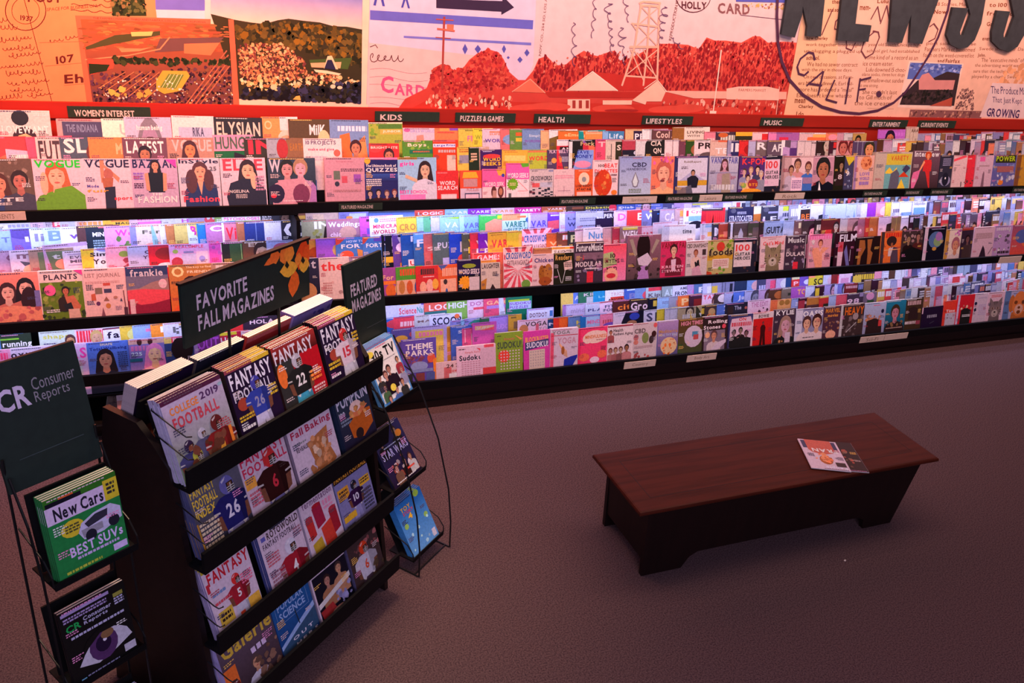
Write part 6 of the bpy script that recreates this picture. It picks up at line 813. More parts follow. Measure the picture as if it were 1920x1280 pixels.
MURAL = [
 ('q',0,'e8c8c4',[(-0.8472,2.2866),(6.5244,2.8238),(7.2356,1.6279),(-0.9742,1.5628)]),
 ('q',1,'f98a5a',[(-0.8472,2.2866),(0.0493,2.3519),(0.0485,2.0596),(0.0706,1.585),(-0.972,1.5755)]),
 ('k',2,'5a2420',0.004,[(-0.4344,2.1316),(-0.4391,2.1119),(-0.4479,2.0928),(-0.4603,2.0755),(-0.4757,2.0607),(-0.4933,2.0493),(-0.5122,2.0418),(-0.5314,2.0386),(-0.5499,2.0399),(-0.5668,2.0456),(-0.5811,2.0553),(-0.5923,2.0686),(-0.5998,2.0847),(-0.6032,2.1028),(-0.6024,2.1221),(-0.5975,2.1415),(-0.5887,2.1601),(-0.5764,2.177),(-0.5613,2.1914),(-0.5441,2.2027),(-0.5257,2.2101),(-0.5068,2.2135),(-0.4886,2.2125),(-0.4717,2.2073),(-0.4572,2.198),(-0.4456,2.1851),(-0.4378,2.1692),(-0.4339,2.151),(-0.4344,2.1316)]),
 ('k',2,'5a2420',0.0025,[(-0.4612,2.1301),(-0.4645,2.1168),(-0.4705,2.104),(-0.4789,2.0923),(-0.4894,2.0823),(-0.5014,2.0746),(-0.5143,2.0696),(-0.5274,2.0674),(-0.54,2.0682),(-0.5515,2.072),(-0.5614,2.0785),(-0.5691,2.0874),(-0.5743,2.0983),(-0.5767,2.1105),(-0.5762,2.1236),(-0.5729,2.1367),(-0.5669,2.1493),(-0.5585,2.1608),(-0.5482,2.1706),(-0.5364,2.1782),(-0.5237,2.1833),(-0.5108,2.1855),(-0.4982,2.1849),(-0.4867,2.1813),(-0.4768,2.175),(-0.4689,2.1662),(-0.4635,2.1554),(-0.4609,2.1432),(-0.4612,2.1301)]),
 ('k',2,'5a2420',0.003,[(-0.5234,2.2193),(-0.5011,2.0329),(-0.4644,1.7109)]),
 ('t', 2, 'POST', '5a2420', (-0.4984, 2.2117), (-0.3565, 2.2162), (-0.5049, 2.165)),
 ('t', 2, 'SPACE FOR BUSINESS ONLY', '5a2420', (-0.4283, 2.1438), (-0.1928, 2.1766), (-0.4302, 2.1295)),
 ('t', 2, '1937', '5a2420', (-0.5438, 2.1066), (-0.4916, 2.1024), (-0.5472, 2.0829)),
 ('h',2,'5a2420',0.003,(-0.3232,2.1948),(-0.1489,2.196),0.0056,3,0),
 ('h',2,'5a2420',0.003,(-0.3267,2.1662),(-0.1519,2.167),0.0057,3,1),
 ('h',2,'5a2420',0.003,(-0.3299,2.1399),(-0.1547,2.1403),0.0057,3,2),
 ('h',2,'5a2420',0.0025,(-0.6414,2.0779),(-0.6037,2.0846),0.0076,2,10),
 ('h',2,'5a2420',0.0025,(-0.6356,2.0453),(-0.5689,2.0534),0.0077,4,11),
 ('h',2,'5a2420',0.0025,(-0.6552,1.9874),(-0.5134,2.0083),0.0077,9,12),
 ('h',2,'5a2420',0.0025,(-0.6416,1.9473),(-0.5105,1.9649),0.0078,8,13),
 ('h',2,'5a2420',0.0025,(-0.6219,1.9166),(-0.4844,1.9416),0.0078,8,14),
 ('h',2,'5a2420',0.0025,(-0.674,1.8634),(-0.5605,1.8797),0.0078,7,15),
 ('h',2,'5a2420',0.0025,(-0.5537,1.8799),(-0.4793,1.895),0.0079,4,16),
 ('h',2,'5a2420',0.0025,(-0.6447,1.8374),(-0.4964,1.8521),0.0078,9,17),
 ('h',2,'5a2420',0.0025,(-0.6469,1.7927),(-0.5936,1.7892),0.0079,3,18),
 ('h',2,'5a2420',0.0025,(-0.5834,1.797),(-0.4673,1.8129),0.0079,7,19),
 ('h',2,'5a2420',0.0025,(-0.6386,1.7579),(-0.5011,1.7664),0.0079,8,20),
 ('h',2,'5a2420',0.0025,(-0.6959,1.7188),(-0.5917,1.7388),0.0078,6,21),
 ('h',2,'5a2420',0.0025,(-0.5696,1.7342),(-0.457,1.7496),0.008,6,22),
 ('h',2,'5a2420',0.0025,(-0.4392,1.9923),(-0.3785,2.0048),0.008,3,23),
 ('h',2,'5a2420',0.0025,(-0.3687,2.0102),(-0.3143,2.0225),0.0081,3,24),
 ('k',2,'a4573c',0.0015,[(-0.4807,1.9856),(-0.3103,1.9981)]),
 ('k',2,'a4573c',0.0015,[(-0.4702,1.8779),(-0.3057,1.8988)]),
 ('k',2,'a4573c',0.0015,[(-0.4008,1.7894),(-0.3101,1.7995)]),
 ('t', 2, '107', '5a2420', (-0.4207, 1.9244), (-0.3404, 1.94), (-0.4209, 1.8871)),
 ('t', 2, 'Eh', '5a2420', (-0.3944, 1.8403), (-0.3092, 1.8481), (-0.3975, 1.7971)),
 ('q',2,'2c3a20',[(-0.1484,2.2673),(0.0,2.2772),(0.0037,2.1319),(-0.1494,2.1236)]),
 ('n',3,['5a6034','1a2414','806a40'],[(-0.1534,2.2196),(-0.0044,2.229),(0.0013,2.1318),(-0.1494,2.1236)],70,0.012,3,1),
 ('q',2,'6a6cc8',[(0.0541,2.3522),(0.2878,2.3693),(0.2754,2.172),(0.0476,2.1639)]),
 ('q',2,'d6c8d8',[(0.0476,2.1639),(0.2754,2.172),(0.2723,2.1214),(0.0532,2.1148)]),
 ('q',4,'f0684a',[(-0.3122,2.117),(0.4114,2.1364),(0.4208,1.659),(-0.3084,1.6482)]),
 ('q',5,'a85a34',[(-0.2912,2.1013),(0.3817,2.1118),(0.3935,1.6586),(-0.2818,1.6486)],'5a3a40'),
 ('t', 5, 'THE FARMERS MARKET, THIRD AND FAIRFAX, LOS ANGELES, CALIFORNIA', 'a83a28', (-0.2367, 2.1139), (0.2774, 2.1217), (-0.2378, 2.1042)),
 ('n',6,['c0603c','d8743f','8a5030','b8583c','94683c'],[(-0.29,2.0918),(0.3815,2.1067),(0.383,1.9846),(-0.2919,1.9568)],300,0.014,5,4),
 ('q',7,'4a4a2a',[(-0.2852,1.9745),(-0.1491,2.0352),(0.0588,2.0651),(0.0571,2.0449),(-0.1777,1.9891),(-0.2819,1.9622)]),
 ('q',8,'e8c070',[(-0.0757,2.0536),(0.0266,2.0611),(0.0175,2.0405),(-0.0728,2.0338)]),
 ('q',7,'6a4a48',[(0.0559,2.0297),(0.3603,2.0489),(0.3052,1.9893),(0.0255,1.9622)]),
 ('q',8,'e07a50',[(0.1663,2.0092),(0.3381,2.022),(0.2904,1.9573),(0.163,1.9626)]),
 ('q',8,'f08a5c',[(-0.1385,1.9757),(-0.0369,1.9775),(0.0178,1.9874),(-0.043,1.9646),(-0.1261,1.9561)]),
 ('k',8,'e08a60',0.006,[(-0.2921,1.9144),(-0.0985,1.942),(0.0516,1.9787),(0.1009,2.0369)]),
 ('q',8,'e8503c',[(-0.2842,1.9222),(-0.1611,1.9193),(-0.1725,1.8781),(-0.2766,1.844),(-0.2826,1.8946)]),
 ('q',9,'24321c',[(-0.28,1.8972),(-0.1851,1.8955),(-0.2025,1.8669),(-0.2811,1.8464)]),
 ('n',10,['24301c','3a4424','1c2814'],[(-0.16,1.9295),(0.4069,1.9353),(0.4059,1.9139),(-0.1602,1.9041)],110,0.014,7,1),
 ('n',9,['54324a','6a4450','3a2434','80543c','2a1c24'],[(-0.2766,1.844),(0.4059,1.9139),(0.399,1.6587),(-0.2794,1.6487)],700,0.01,8,1),
 ('k',10,'c47850',0.004,[(-0.2479,1.7806),(-0.1185,1.8619)]),
 ('k',10,'c47850',0.004,[(-0.2152,1.771),(-0.0793,1.8632)]),
 ('k',10,'c47850',0.004,[(-0.1822,1.7614),(-0.0398,1.8645)]),
 ('k',10,'c47850',0.004,[(-0.149,1.7517),(-0.0001,1.8658)]),
 ('k',10,'c47850',0.004,[(-0.1155,1.7419),(0.0399,1.8671)]),
 ('k',10,'c47850',0.004,[(-0.0818,1.732),(0.0801,1.8684)]),
 ('k',10,'c47850',0.004,[(-0.0478,1.7221),(0.1207,1.8697)]),
 ('k',10,'b0684c',0.006,[(0.1438,1.6961),(0.3699,1.9841)]),
 ('k',10,'b0684c',0.006,[(0.1672,1.6965),(0.3767,1.9633)]),
 ('k',10,'b0684c',0.006,[(0.1907,1.6969),(0.3835,1.9424)]),
 ('k',10,'b0684c',0.006,[(0.2143,1.6974),(0.3904,1.9214)]),
 ('q',11,'d8a840',[(0.0215,1.8272),(0.0556,1.8754),(0.1695,1.8766),(0.1832,1.8532),(0.1316,1.777),(0.0537,1.7591),(0.0175,1.7795)]),
 ('q',12,'6a8438',[(0.036,1.7906),(0.082,1.8606),(0.1554,1.8576),(0.1119,1.7872)]),
 ('k',13,'d8d89a',0.003,[(0.0461,1.7909),(0.0919,1.8583)]),
 ('k',13,'d8d89a',0.003,[(0.0664,1.7914),(0.1097,1.8588)]),
 ('k',13,'d8d89a',0.003,[(0.0868,1.7919),(0.1275,1.8594)]),
 ('k',13,'d8d89a',0.003,[(0.1072,1.7925),(0.1454,1.86)]),
 ('n',12,['e8d0c0','d8a060','f0e0d0'],[(-0.2556,1.8191),(0.3909,1.8785),(0.3902,1.7006),(-0.2652,1.6886)],110,0.005,11,1),
 ('n',12,['d8b050'],[(-0.2406,1.7808),(-0.0133,1.7999),(-0.0185,1.7414),(-0.2455,1.7363)],9,0.016,12,1),
 ('q',3,'f0d4b4',[(0.2878,2.3693),(1.1096,2.3775),(1.0999,1.6691),(0.418,1.659)]),
 ('q',5,'4a6ad0',[(0.3122,2.3226),(1.0822,2.3236),(1.086,2.11),(0.2995,2.1101)],'f0d0b0'),
 ('q',6,'3a3420',[(0.3024,2.1584),(0.4166,2.1367),(0.4945,2.128),(0.5605,2.1236),(0.628,2.1454),(0.6849,2.1562),(0.7638,2.15),(0.8467,2.1464),(0.9168,2.1313),(0.9877,2.1323),(1.0829,2.1208),(1.0806,1.7337),(0.4192,1.7428)]),
 ('n',7,['6a5424','584a20','2c2c18','86601c','403a1c'],[(0.4152,2.1084),(0.6819,2.143),(0.9027,2.1226),(1.0802,2.1043),(1.0774,1.9292),(0.7341,2.0126),(0.4375,2.0264)],420,0.018,21,1),
 ('n',8,['c8784c','e09a64','8a4a3c','f0b47c','6a3434','d88858'],[(0.4291,2.0155),(0.5708,2.0323),(0.652,2.0305),(0.7611,1.9539),(0.7743,1.891),(0.9606,1.883),(0.9608,1.849),(0.429,1.8391)],900,0.008,22,1),
 ('n',9,['e8c884','f0dca8','d8a868','2a2420','c88854'],[(0.4292,1.8446),(0.9898,1.8783),(1.0667,1.8578),(1.0495,1.8143),(0.4397,1.7792)],200,0.012,23,1),
 ('n',10,['1a1820','24283c','2c2a20','161418','3a3a58'],[(0.4267,1.7899),(1.0728,1.8437),(1.0806,1.7366),(0.4247,1.7457)],260,0.018,24,1),
 ('q',9,'48602c',[(0.7891,1.955),(1.0181,1.9747),(0.9954,1.9123),(0.7944,1.9221)]),
 ('q',10,'f0b080',[(0.7946,1.9387),(0.9602,1.9503),(0.9546,1.9165),(0.8,1.9168)]),
 ('q',11,'f0d0a0',[(0.8654,1.9135),(0.8855,1.9779),(0.9084,1.9815),(0.943,1.9105)]),
 ('q',12,'2c2c4a',[(0.8682,1.9136),(0.8855,1.9586),(0.9084,1.9594),(0.9315,1.9074)]),
 ('q',11,'f0dcb0',[(0.8112,1.9061),(0.8796,1.9028),(0.9605,1.8886),(0.9461,1.8797),(0.8225,1.8926)]),
 ('q',12,'e8b458',[(0.7158,1.7634),(0.7357,1.7667),(0.741,1.7412),(0.6985,1.746)]),
 ('q',12,'f0d0a0',[(0.616,1.8086),(0.615,1.8043),(0.6126,1.8003),(0.6088,1.7971),(0.6041,1.7951),(0.5989,1.7942),(0.5938,1.7948),(0.5892,1.7967),(0.5857,1.7996),(0.5834,1.8034),(0.5828,1.8077),(0.5837,1.812),(0.5862,1.816),(0.5899,1.8191),(0.5946,1.8212),(0.5997,1.822),(0.6049,1.8215),(0.6094,1.8196),(0.613,1.8167),(0.6153,1.8129)]),
 ('q',12,'e8d0a8',[(0.9288,1.8197),(0.9281,1.8162),(0.926,1.8129),(0.9228,1.8103),(0.9187,1.8086),(0.9142,1.8079),(0.9097,1.8084),(0.9057,1.8099),(0.9025,1.8123),(0.9004,1.8154),(0.8997,1.8189),(0.9004,1.8225),(0.9025,1.8257),(0.9057,1.8283),(0.9097,1.83),(0.9142,1.8307),(0.9187,1.8303),(0.9228,1.8288),(0.926,1.8263),(0.9281,1.8232)]),
 ('q',12,'e8d0a8',[(0.9668,1.815),(0.9661,1.8123),(0.964,1.8099),(0.9608,1.8079),(0.9567,1.8066),(0.9522,1.8061),(0.9477,1.8064),(0.9436,1.8075),(0.9403,1.8093),(0.9383,1.8116),(0.9375,1.8142),(0.9382,1.8169),(0.9403,1.8193),(0.9435,1.8213),(0.9476,1.8227),(0.9521,1.8232),(0.9566,1.8229),(0.9607,1.8218),(0.964,1.82),(0.9661,1.8176)]),
 ('q',12,'f0d4b4',[(1.0699,2.3748),(1.1096,2.3775),(1.0999,1.6691),(1.0726,1.6687)]),
 ('q',12,'f0d4b4',[(0.3973,1.7368),(1.1109,1.7255),(1.112,1.6693),(0.3935,1.6586)]),
 ('q',13,'f0684a',[(0.3856,2.1376),(0.4114,2.1364),(0.4208,1.659),(0.3908,1.6586)]),
 ('t', 4, 'HOLLYWOOD BOWL, HOLLYWOOD, CALIFORNIA', '5a3838', (0.7541, 2.2303), (1.0667, 2.2223), (0.7539, 2.22)),
 ('t', 4, '80A', '5a3838', (0.7135, 2.2331), (0.7378, 2.2319), (0.7133, 2.2227)),
 ('q',1,'dccadc',[(1.1085,2.4291),(2.06,2.4984),(2.0937,1.9797),(1.9961,1.6024),(1.1135,1.5944)]),
 ('q',2,'e4c4bc',[(1.1103,2.0562),(1.7558,2.0119),(1.6557,1.5994),(1.1135,1.5944)]),
 ('t', 4, 'I', '4a4aa8', (0.7692, 2.3389), (0.7854, 2.34), (0.7679, 2.2467)),
 ('t', 4, 'R', '4a4aa8', (0.878, 2.3462), (0.9359, 2.345), (0.8777, 2.2403)),
 ('t', 4, 'F', '4a4aa8', (1.0083, 2.3551), (1.059, 2.3533), (1.0095, 2.2428)),
 ('t', 4, 'A', '4a4aa8', (1.1271, 2.3579), (1.1903, 2.3569), (1.1296, 2.2473)),
 ('t', 4, 'X', '4a4aa8', (1.2774, 2.3627), (1.3274, 2.3608), (1.2818, 2.2454)),
 ('q',4,'3a2a44',[(1.4773,2.3005),(1.8651,2.3131),(1.8624,2.3409),(1.9396,2.2836),(1.8656,2.2397),(1.864,2.2566),(1.48,2.2542)]),
 ('q',3,'6868c4',[(1.1128,2.2222),(2.0658,2.2218),(2.0681,2.1724),(1.1138,2.1739)]),
 ('q',3,'7878cc',[(1.3022,2.1011),(2.0664,2.0986),(2.0681,2.0839),(1.3027,2.0899)]),
 ('q',3,'5a58b0',[(1.6605,2.0749),(1.6786,2.0467),(1.6648,2.0171),(1.6467,2.0454)]),
 ('q',3,'5a58b0',[(1.7378,2.0725),(1.7591,2.0501),(1.7416,2.026),(1.7203,2.0485)]),
 ('q',3,'5a58b0',[(1.8975,2.0794),(1.913,2.0565),(1.9021,2.0324),(1.8866,2.0554)]),
 ('q',3,'5a58b0',[(2.0041,2.0186),(2.0229,2.0013),(2.008,1.9827),(1.9892,2.0)]),
 ('q',3,'5a58b0',[(1.9301,2.0187),(1.941,2.0102),(1.9319,2.0009),(1.921,2.0094)]),
 ('q',3,'5a58b0',[(2.0434,2.062),(2.0627,2.0419),(2.0481,2.0203),(2.0288,2.0405)]),
 ('t', 4, 'C', 'e05a88', (1.1798, 1.8842), (1.2525, 1.8835), (1.1822, 1.7915)),
 ('t', 4, 'ARD', 'e05a88', (1.2599, 1.846), (1.4373, 1.8392), (1.2621, 1.7817)),
 ('h',3,'b8707c',0.002,(1.1131,1.9163),(1.4431,1.9099),0.009,1,40),
 ('h',3,'b8707c',0.002,(1.114,1.8735),(1.4453,1.866),0.009,1,41),
 ('h',3,'b8707c',0.002,(1.1148,1.8362),(1.4473,1.8276),0.0089,1,42),
 ('h',3,'b8707c',0.002,(1.1162,1.7666),(1.451,1.756),0.009,1,43),
 ('h',3,'b8707c',0.002,(1.1169,1.7315),(1.4529,1.7199),0.009,1,44),
 ('h',4,'5a2c30',0.004,(1.1149,1.9784),(1.3009,1.9799),0.0207,5,50),
 ('k',4,'5a2c30',0.004,[(1.1167,2.0343),(1.1459,2.0467),(1.1581,2.0305)]),
 ('q',4,'e45a48',[(1.4475,1.8247),(1.4641,1.8695),(1.4794,1.9344),(1.5284,1.9595),(1.5735,1.9494),(1.6005,1.9268),(1.6575,1.9405),(1.6927,1.9889),(1.7384,2.0259),(1.8013,2.0519),(1.8685,2.037),(1.9055,1.9969),(1.9458,1.9292),(2.0081,1.8854),(2.0526,1.8867),(2.0979,1.9433),(2.1245,2.0112),(2.1742,2.0282),(2.2243,1.9905),(2.2687,1.9737),(2.3093,1.9875),(2.3661,2.0388),(2.4154,2.0684),(2.4651,2.0488),(2.5097,2.0413),(2.5788,2.0658),(2.6138,2.0765),(2.6813,2.0071),(2.7327,2.0343),(2.9233,2.1304),(3.0267,2.1349),(3.1368,2.1334),(3.2213,2.1112),(3.2646,2.1839),(3.3289,2.1676),(3.4094,2.1712),(3.5351,2.1638),(3.6157,2.2068),(3.6698,2.2093),(3.7437,2.1731),(3.8697,2.1853),(3.9755,2.1833),(4.0264,1.6209),(1.206,1.5953),(1.3248,1.7623)],'c83c34'),
 ('n',5,['b83030','d04438','a02428','dc5c48','c03838'],[(1.4641,1.8695),(1.4829,1.9287),(1.5288,1.9537),(1.5738,1.9435),(1.6579,1.9346),(1.7388,2.02),(1.8018,2.046),(1.869,2.0311),(1.9464,1.9232),(2.0114,1.8548),(1.5149,1.7574)],700,0.013,31,1),
 ('n',5,['a02428','b83030','8c1c24','cc4438','942028'],[(2.0986,1.9372),(2.1252,2.0051),(2.175,2.0222),(2.2251,1.9844),(2.3101,1.9813),(2.4163,2.0623),(2.5107,2.0352),(2.6148,2.0704),(2.7338,2.028),(2.9246,2.1241),(3.028,2.1286),(3.222,2.108),(3.2661,2.1776),(3.3304,2.1612),(3.5368,2.1573),(3.6508,2.2019),(3.7456,2.1665),(3.9775,2.1767),(3.9953,1.8803),(2.1107,1.8326)],2000,0.014,32,0.5),
 ('n',6,['f0846c','e87058'],[(2.0937,1.9797),(2.4176,2.0531),(3.272,2.1521),(3.9631,2.1659),(3.9717,2.0642),(2.099,1.9342)],130,0.008,33,1),
 ('q',6,'c8382c',[(1.451,1.756),(4.0381,1.7669),(4.0723,1.6213),(1.1442,1.5947)]),
 ('n',7,['f0a888','f8c8a8','8c2424','d85a48'],[(1.4495,1.786),(1.9774,1.7858),(1.9851,1.7107),(1.4535,1.7078)],80,0.014,34,0.6),
 ('q',8,'e87458',[(1.9811,1.8169),(2.0829,1.8938),(2.1899,1.8157)]),
 ('k',9,'f8a888',0.005,[(1.9742,1.8167),(2.0829,1.8938),(2.1899,1.8157)]),
 ('q',7,'c4342c',[(2.4802,1.9497),(2.9847,1.9206),(2.9054,1.8461),(2.6723,1.8403)]),
 ('q',8,'f8cdb4',[(2.3377,1.832),(2.4952,1.9471),(2.6798,1.8405)]),
 ('k',9,'fde0c8',0.006,[(2.3305,1.8318),(2.4911,1.9501),(2.6835,1.8406)]),
 ('q',8,'b83028',[(2.1821,1.8218),(3.0005,1.8418),(2.8521,1.7986),(2.2213,1.7912)]),
 ('q',9,'f8c8ac',[(2.5881,1.7798),(2.7966,1.7842),(2.7975,1.7577),(2.5923,1.7537)]),
 ('q',9,'f8c8ac',[(2.3447,1.7811),(2.498,1.7844),(2.5088,1.7129),(2.3544,1.7104)]),
 ('q',10,'a83c34',[(2.3782,1.7754),(2.4,1.7759),(2.4069,1.7275),(2.3849,1.7271)]),
 ('q',10,'a83c34',[(2.4219,1.7763),(2.4438,1.7768),(2.4509,1.7283),(2.4289,1.7279)]),
 ('q',10,'a83c34',[(2.4695,1.7773),(2.4916,1.7778),(2.4989,1.7291),(2.4767,1.7287)]),
 ('q',9,'f8c4a8',[(2.7966,1.7842),(2.9555,1.9099),(3.0321,1.8426),(3.0125,1.782),(2.9025,1.7797),(2.8984,1.7596)]),
 ('k',10,'fde0c8',0.005,[(2.8719,1.8584),(2.9542,1.9164),(3.04,1.8428)]),
 ('q',8,'f4b49c',[(2.9992,1.8484),(3.9861,1.8659),(3.9962,1.8164),(3.2495,1.8072)]),
 ('q',9,'f8c4ac',[(3.4914,1.8744),(3.5848,1.8906),(3.8127,1.8966),(3.9142,1.8818),(3.9356,1.808),(3.5084,1.806)]),
 ('t', 10, 'FARMERS MARKET', 'b84438', (3.5884, 1.8769), (3.8088, 1.8791), (3.5928, 1.8598)),
 ('n',9,['8c2020','e87860','a83430','f4b098'],[(3.0112,1.7886),(4.0049,1.8022),(4.0304,1.7161),(3.0274,1.7078)],130,0.014,36,0.6),
 ('q',10,'d8503f',[(2.2835,1.7254),(2.2766,1.7173),(2.2546,1.7097),(2.2196,1.7035),(2.1754,1.6991),(2.1264,1.6971),(2.0773,1.6976),(2.0332,1.7005),(1.998,1.7055),(1.9753,1.7122),(1.9669,1.7198),(1.9737,1.7277),(1.995,1.7351),(2.0288,1.7413),(2.072,1.7457),(2.1205,1.7479),(2.1696,1.7476),(2.2145,1.7448),(2.2507,1.7399),(2.2745,1.7332)]),
 ('q',10,'d8503f',[(2.3726,1.7366),(2.3666,1.7285),(2.347,1.721),(2.3157,1.7147),(2.2759,1.7104),(2.2317,1.7084),(2.1875,1.7089),(2.1476,1.7119),(2.1157,1.717),(2.095,1.7237),(2.0873,1.7314),(2.0932,1.7394),(2.1123,1.7468),(2.1427,1.753),(2.1816,1.7574),(2.2253,1.7595),(2.2696,1.7591),(2.3101,1.7563),(2.3428,1.7512),(2.3644,1.7445)]),
 ('q',10,'d8503f',[(2.8255,1.7315),(2.8195,1.7231),(2.7988,1.7153),(2.7657,1.7089),(2.7235,1.7044),(2.6765,1.7024),(2.6294,1.703),(2.5867,1.7061),(2.5526,1.7113),(2.5303,1.7183),(2.5217,1.7263),(2.5278,1.7345),(2.5478,1.7421),(2.58,1.7485),(2.6212,1.753),(2.6677,1.7552),(2.7148,1.7548),(2.7581,1.7518),(2.7932,1.7466),(2.8165,1.7396)]),
 ('q',10,'d8503f',[(3.2868,1.7326),(3.2797,1.7239),(3.2551,1.7158),(3.2156,1.7091),(3.1652,1.7044),(3.1091,1.7023),(3.0529,1.7028),(3.002,1.7058),(2.9614,1.7112),(2.9347,1.7183),(2.9244,1.7265),(2.9315,1.7349),(2.9552,1.7429),(2.9934,1.7495),(3.0424,1.7543),(3.0978,1.7566),(3.1541,1.7563),(3.2059,1.7534),(3.2479,1.7481),(3.2759,1.7409)]),
 ('q',10,'d8503f',[(3.3466,1.744),(3.3424,1.7354),(3.3265,1.7274),(3.3004,1.7208),(3.2668,1.7164),(3.229,1.7144),(3.1908,1.7152),(3.1559,1.7185),(3.1278,1.7241),(3.109,1.7314),(3.1013,1.7397),(3.1055,1.7482),(3.121,1.756),(3.1465,1.7625),(3.1796,1.767),(3.217,1.7691),(3.2551,1.7685),(3.2903,1.7653),(3.3191,1.7597),(3.3385,1.7524)]),
 ('q',10,'d8503f',[(3.6476,1.7316),(3.6435,1.7228),(3.6271,1.7146),(3.6001,1.708),(3.5651,1.7034),(3.5258,1.7015),(3.486,1.7023),(3.4497,1.7057),(3.4202,1.7115),(3.4005,1.7189),(3.3923,1.7274),(3.3964,1.7361),(3.4124,1.7441),(3.4388,1.7507),(3.4731,1.7553),(3.512,1.7574),(3.5517,1.7567),(3.5885,1.7534),(3.6186,1.7477),(3.6389,1.7402)]),
 ('q',11,'a02c28',[(2.8546,1.722),(2.8491,1.7188),(2.8319,1.7157),(2.8048,1.713),(2.7706,1.711),(2.7327,1.7099),(2.6948,1.7098),(2.6606,1.7107),(2.6334,1.7125),(2.6158,1.7149),(2.6094,1.7179),(2.6148,1.721),(2.6315,1.7241),(2.6579,1.7267),(2.6916,1.7287),(2.7292,1.7299),(2.7673,1.73),(2.8019,1.7292),(2.8297,1.7275),(2.8479,1.725)]),
 ('q',11,'a02c28',[(2.2676,1.709),(2.2627,1.7059),(2.2477,1.703),(2.2242,1.7005),(2.1946,1.6986),(2.1617,1.6976),(2.1289,1.6976),(2.0993,1.6985),(2.0758,1.7002),(2.0606,1.7026),(2.0551,1.7055),(2.0599,1.7085),(2.0745,1.7114),(2.0975,1.7139),(2.1268,1.7158),(2.1594,1.7168),(2.1924,1.7169),(2.2223,1.716),(2.2463,1.7143),(2.2619,1.7119)]),
 ('k',11,'f8b498',0.012,[(2.7451,2.3544),(2.7689,2.3648),(2.8883,2.3629),(2.8771,2.3441),(2.7509,2.3427)]),
 ('k',11,'f8b498',0.013,[(2.7582,2.3432),(2.7563,2.2341),(2.7576,2.1044),(2.7082,1.8736)]),
 ('k',11,'f8b498',0.013,[(2.8845,2.3445),(2.9214,2.1208),(2.9548,1.9132)]),
 ('k',11,'f8b498',0.012,[(2.8168,2.3466),(2.8475,2.1082),(2.8605,1.8778)]),
 ('k',11,'f8b498',0.01,[(2.7111,2.2378),(2.8999,2.2291)]),
 ('k',11,'f8b498',0.014,[(2.7242,2.1029),(2.9233,2.1114)]),
 ('k',11,'f8b498',0.01,[(2.7207,1.932),(2.9523,1.9262)]),
 ('k',11,'f8b498',0.007,[(2.745,2.0913),(2.9516,1.9294)]),
 ('k',11,'f8b498',0.007,[(2.9258,2.0989),(2.7207,1.932)]),
 ('k',11,'f8b498',0.006,[(2.8198,2.0945),(2.9445,1.9259)]),
 ('k',11,'f8b498',0.006,[(2.7593,2.3372),(2.8894,2.244)]),
 ('k',11,'f8b498',0.006,[(2.8783,2.3381),(2.7631,2.2375)]),
 ('k',11,'f8b498',0.006,[(2.7659,2.2223),(2.9144,2.1174)]),
 ('k',11,'f8b498',0.006,[(2.8924,2.2287),(2.7714,2.1112)]),
 ('k',11,'f8b498',0.008,[(2.7148,2.238),(2.7641,2.1915)]),
 ('k',11,'f8b498',0.007,[(2.7301,2.0907),(2.8544,1.9102)]),
 ('k',7,'a8443c',0.012,[(1.5287,2.2099),(1.5326,2.0463),(1.5396,1.827)]),
 ('k',7,'c05848',0.006,[(1.4833,2.1964),(1.5824,2.1961)]),
 ('k',7,'d86a54',0.01,[(1.4923,2.1466),(1.5925,2.1403)]),
 ('k',7,'b05048',0.005,[(1.4856,2.1012),(1.5732,2.0996)]),
 ('q',8,'e8785c',[(1.5464,2.1746),(1.5871,2.1739),(1.5862,2.14),(1.5486,2.141)]),
 ('k',12,'fcdcc4',0.009,[(3.3912,2.1118),(3.4074,1.9264),(3.4217,1.7279)]),
 ('q',12,'fcdcc4',[(3.3957,1.731),(3.4469,1.7283),(3.4486,1.7039),(3.398,1.7031)]),
 ('k',12,'f8c8b0',0.005,[(3.9136,1.8993),(3.94,1.7147)]),
 ('q',11,'e06450',[(3.4097,2.0534),(3.4365,1.9945),(3.4297,1.9203)]),
 ('h',12,'6a4468',0.004,(2.3214,2.2295),(2.3624,1.9894),0.0173,4,60),
 ('h',12,'6a4468',0.004,(2.449,2.3834),(2.4573,2.1464),0.0175,4,61),
 ('h',12,'6a4468',0.004,(2.5331,2.3446),(2.6065,2.0762),0.0177,6,62),
 ('h',12,'6a4468',0.004,(2.6393,2.3953),(2.6871,2.2487),0.0179,3,63),
 ('h',12,'6a4468',0.004,(2.6378,2.2158),(2.7073,2.008),0.0182,4,64),
 ('h',12,'6a4468',0.004,(2.9205,2.3527),(2.9335,2.1371),0.0186,5,65),
 ('h',12,'6a4468',0.004,(3.0035,2.1718),(3.1019,2.1127),0.0192,2,66),
 ('t', 4, 'NOV. CO., 254 SO. LOS A', '8a5448', (2.1223, 2.0292), (2.1248, 2.3459), (2.1398, 2.0269)),
 ('t', 6, 'REPRODUCTION 1937', '8a5448', (2.9914, 2.1555), (2.9953, 2.4117), (3.0112, 2.1532)),
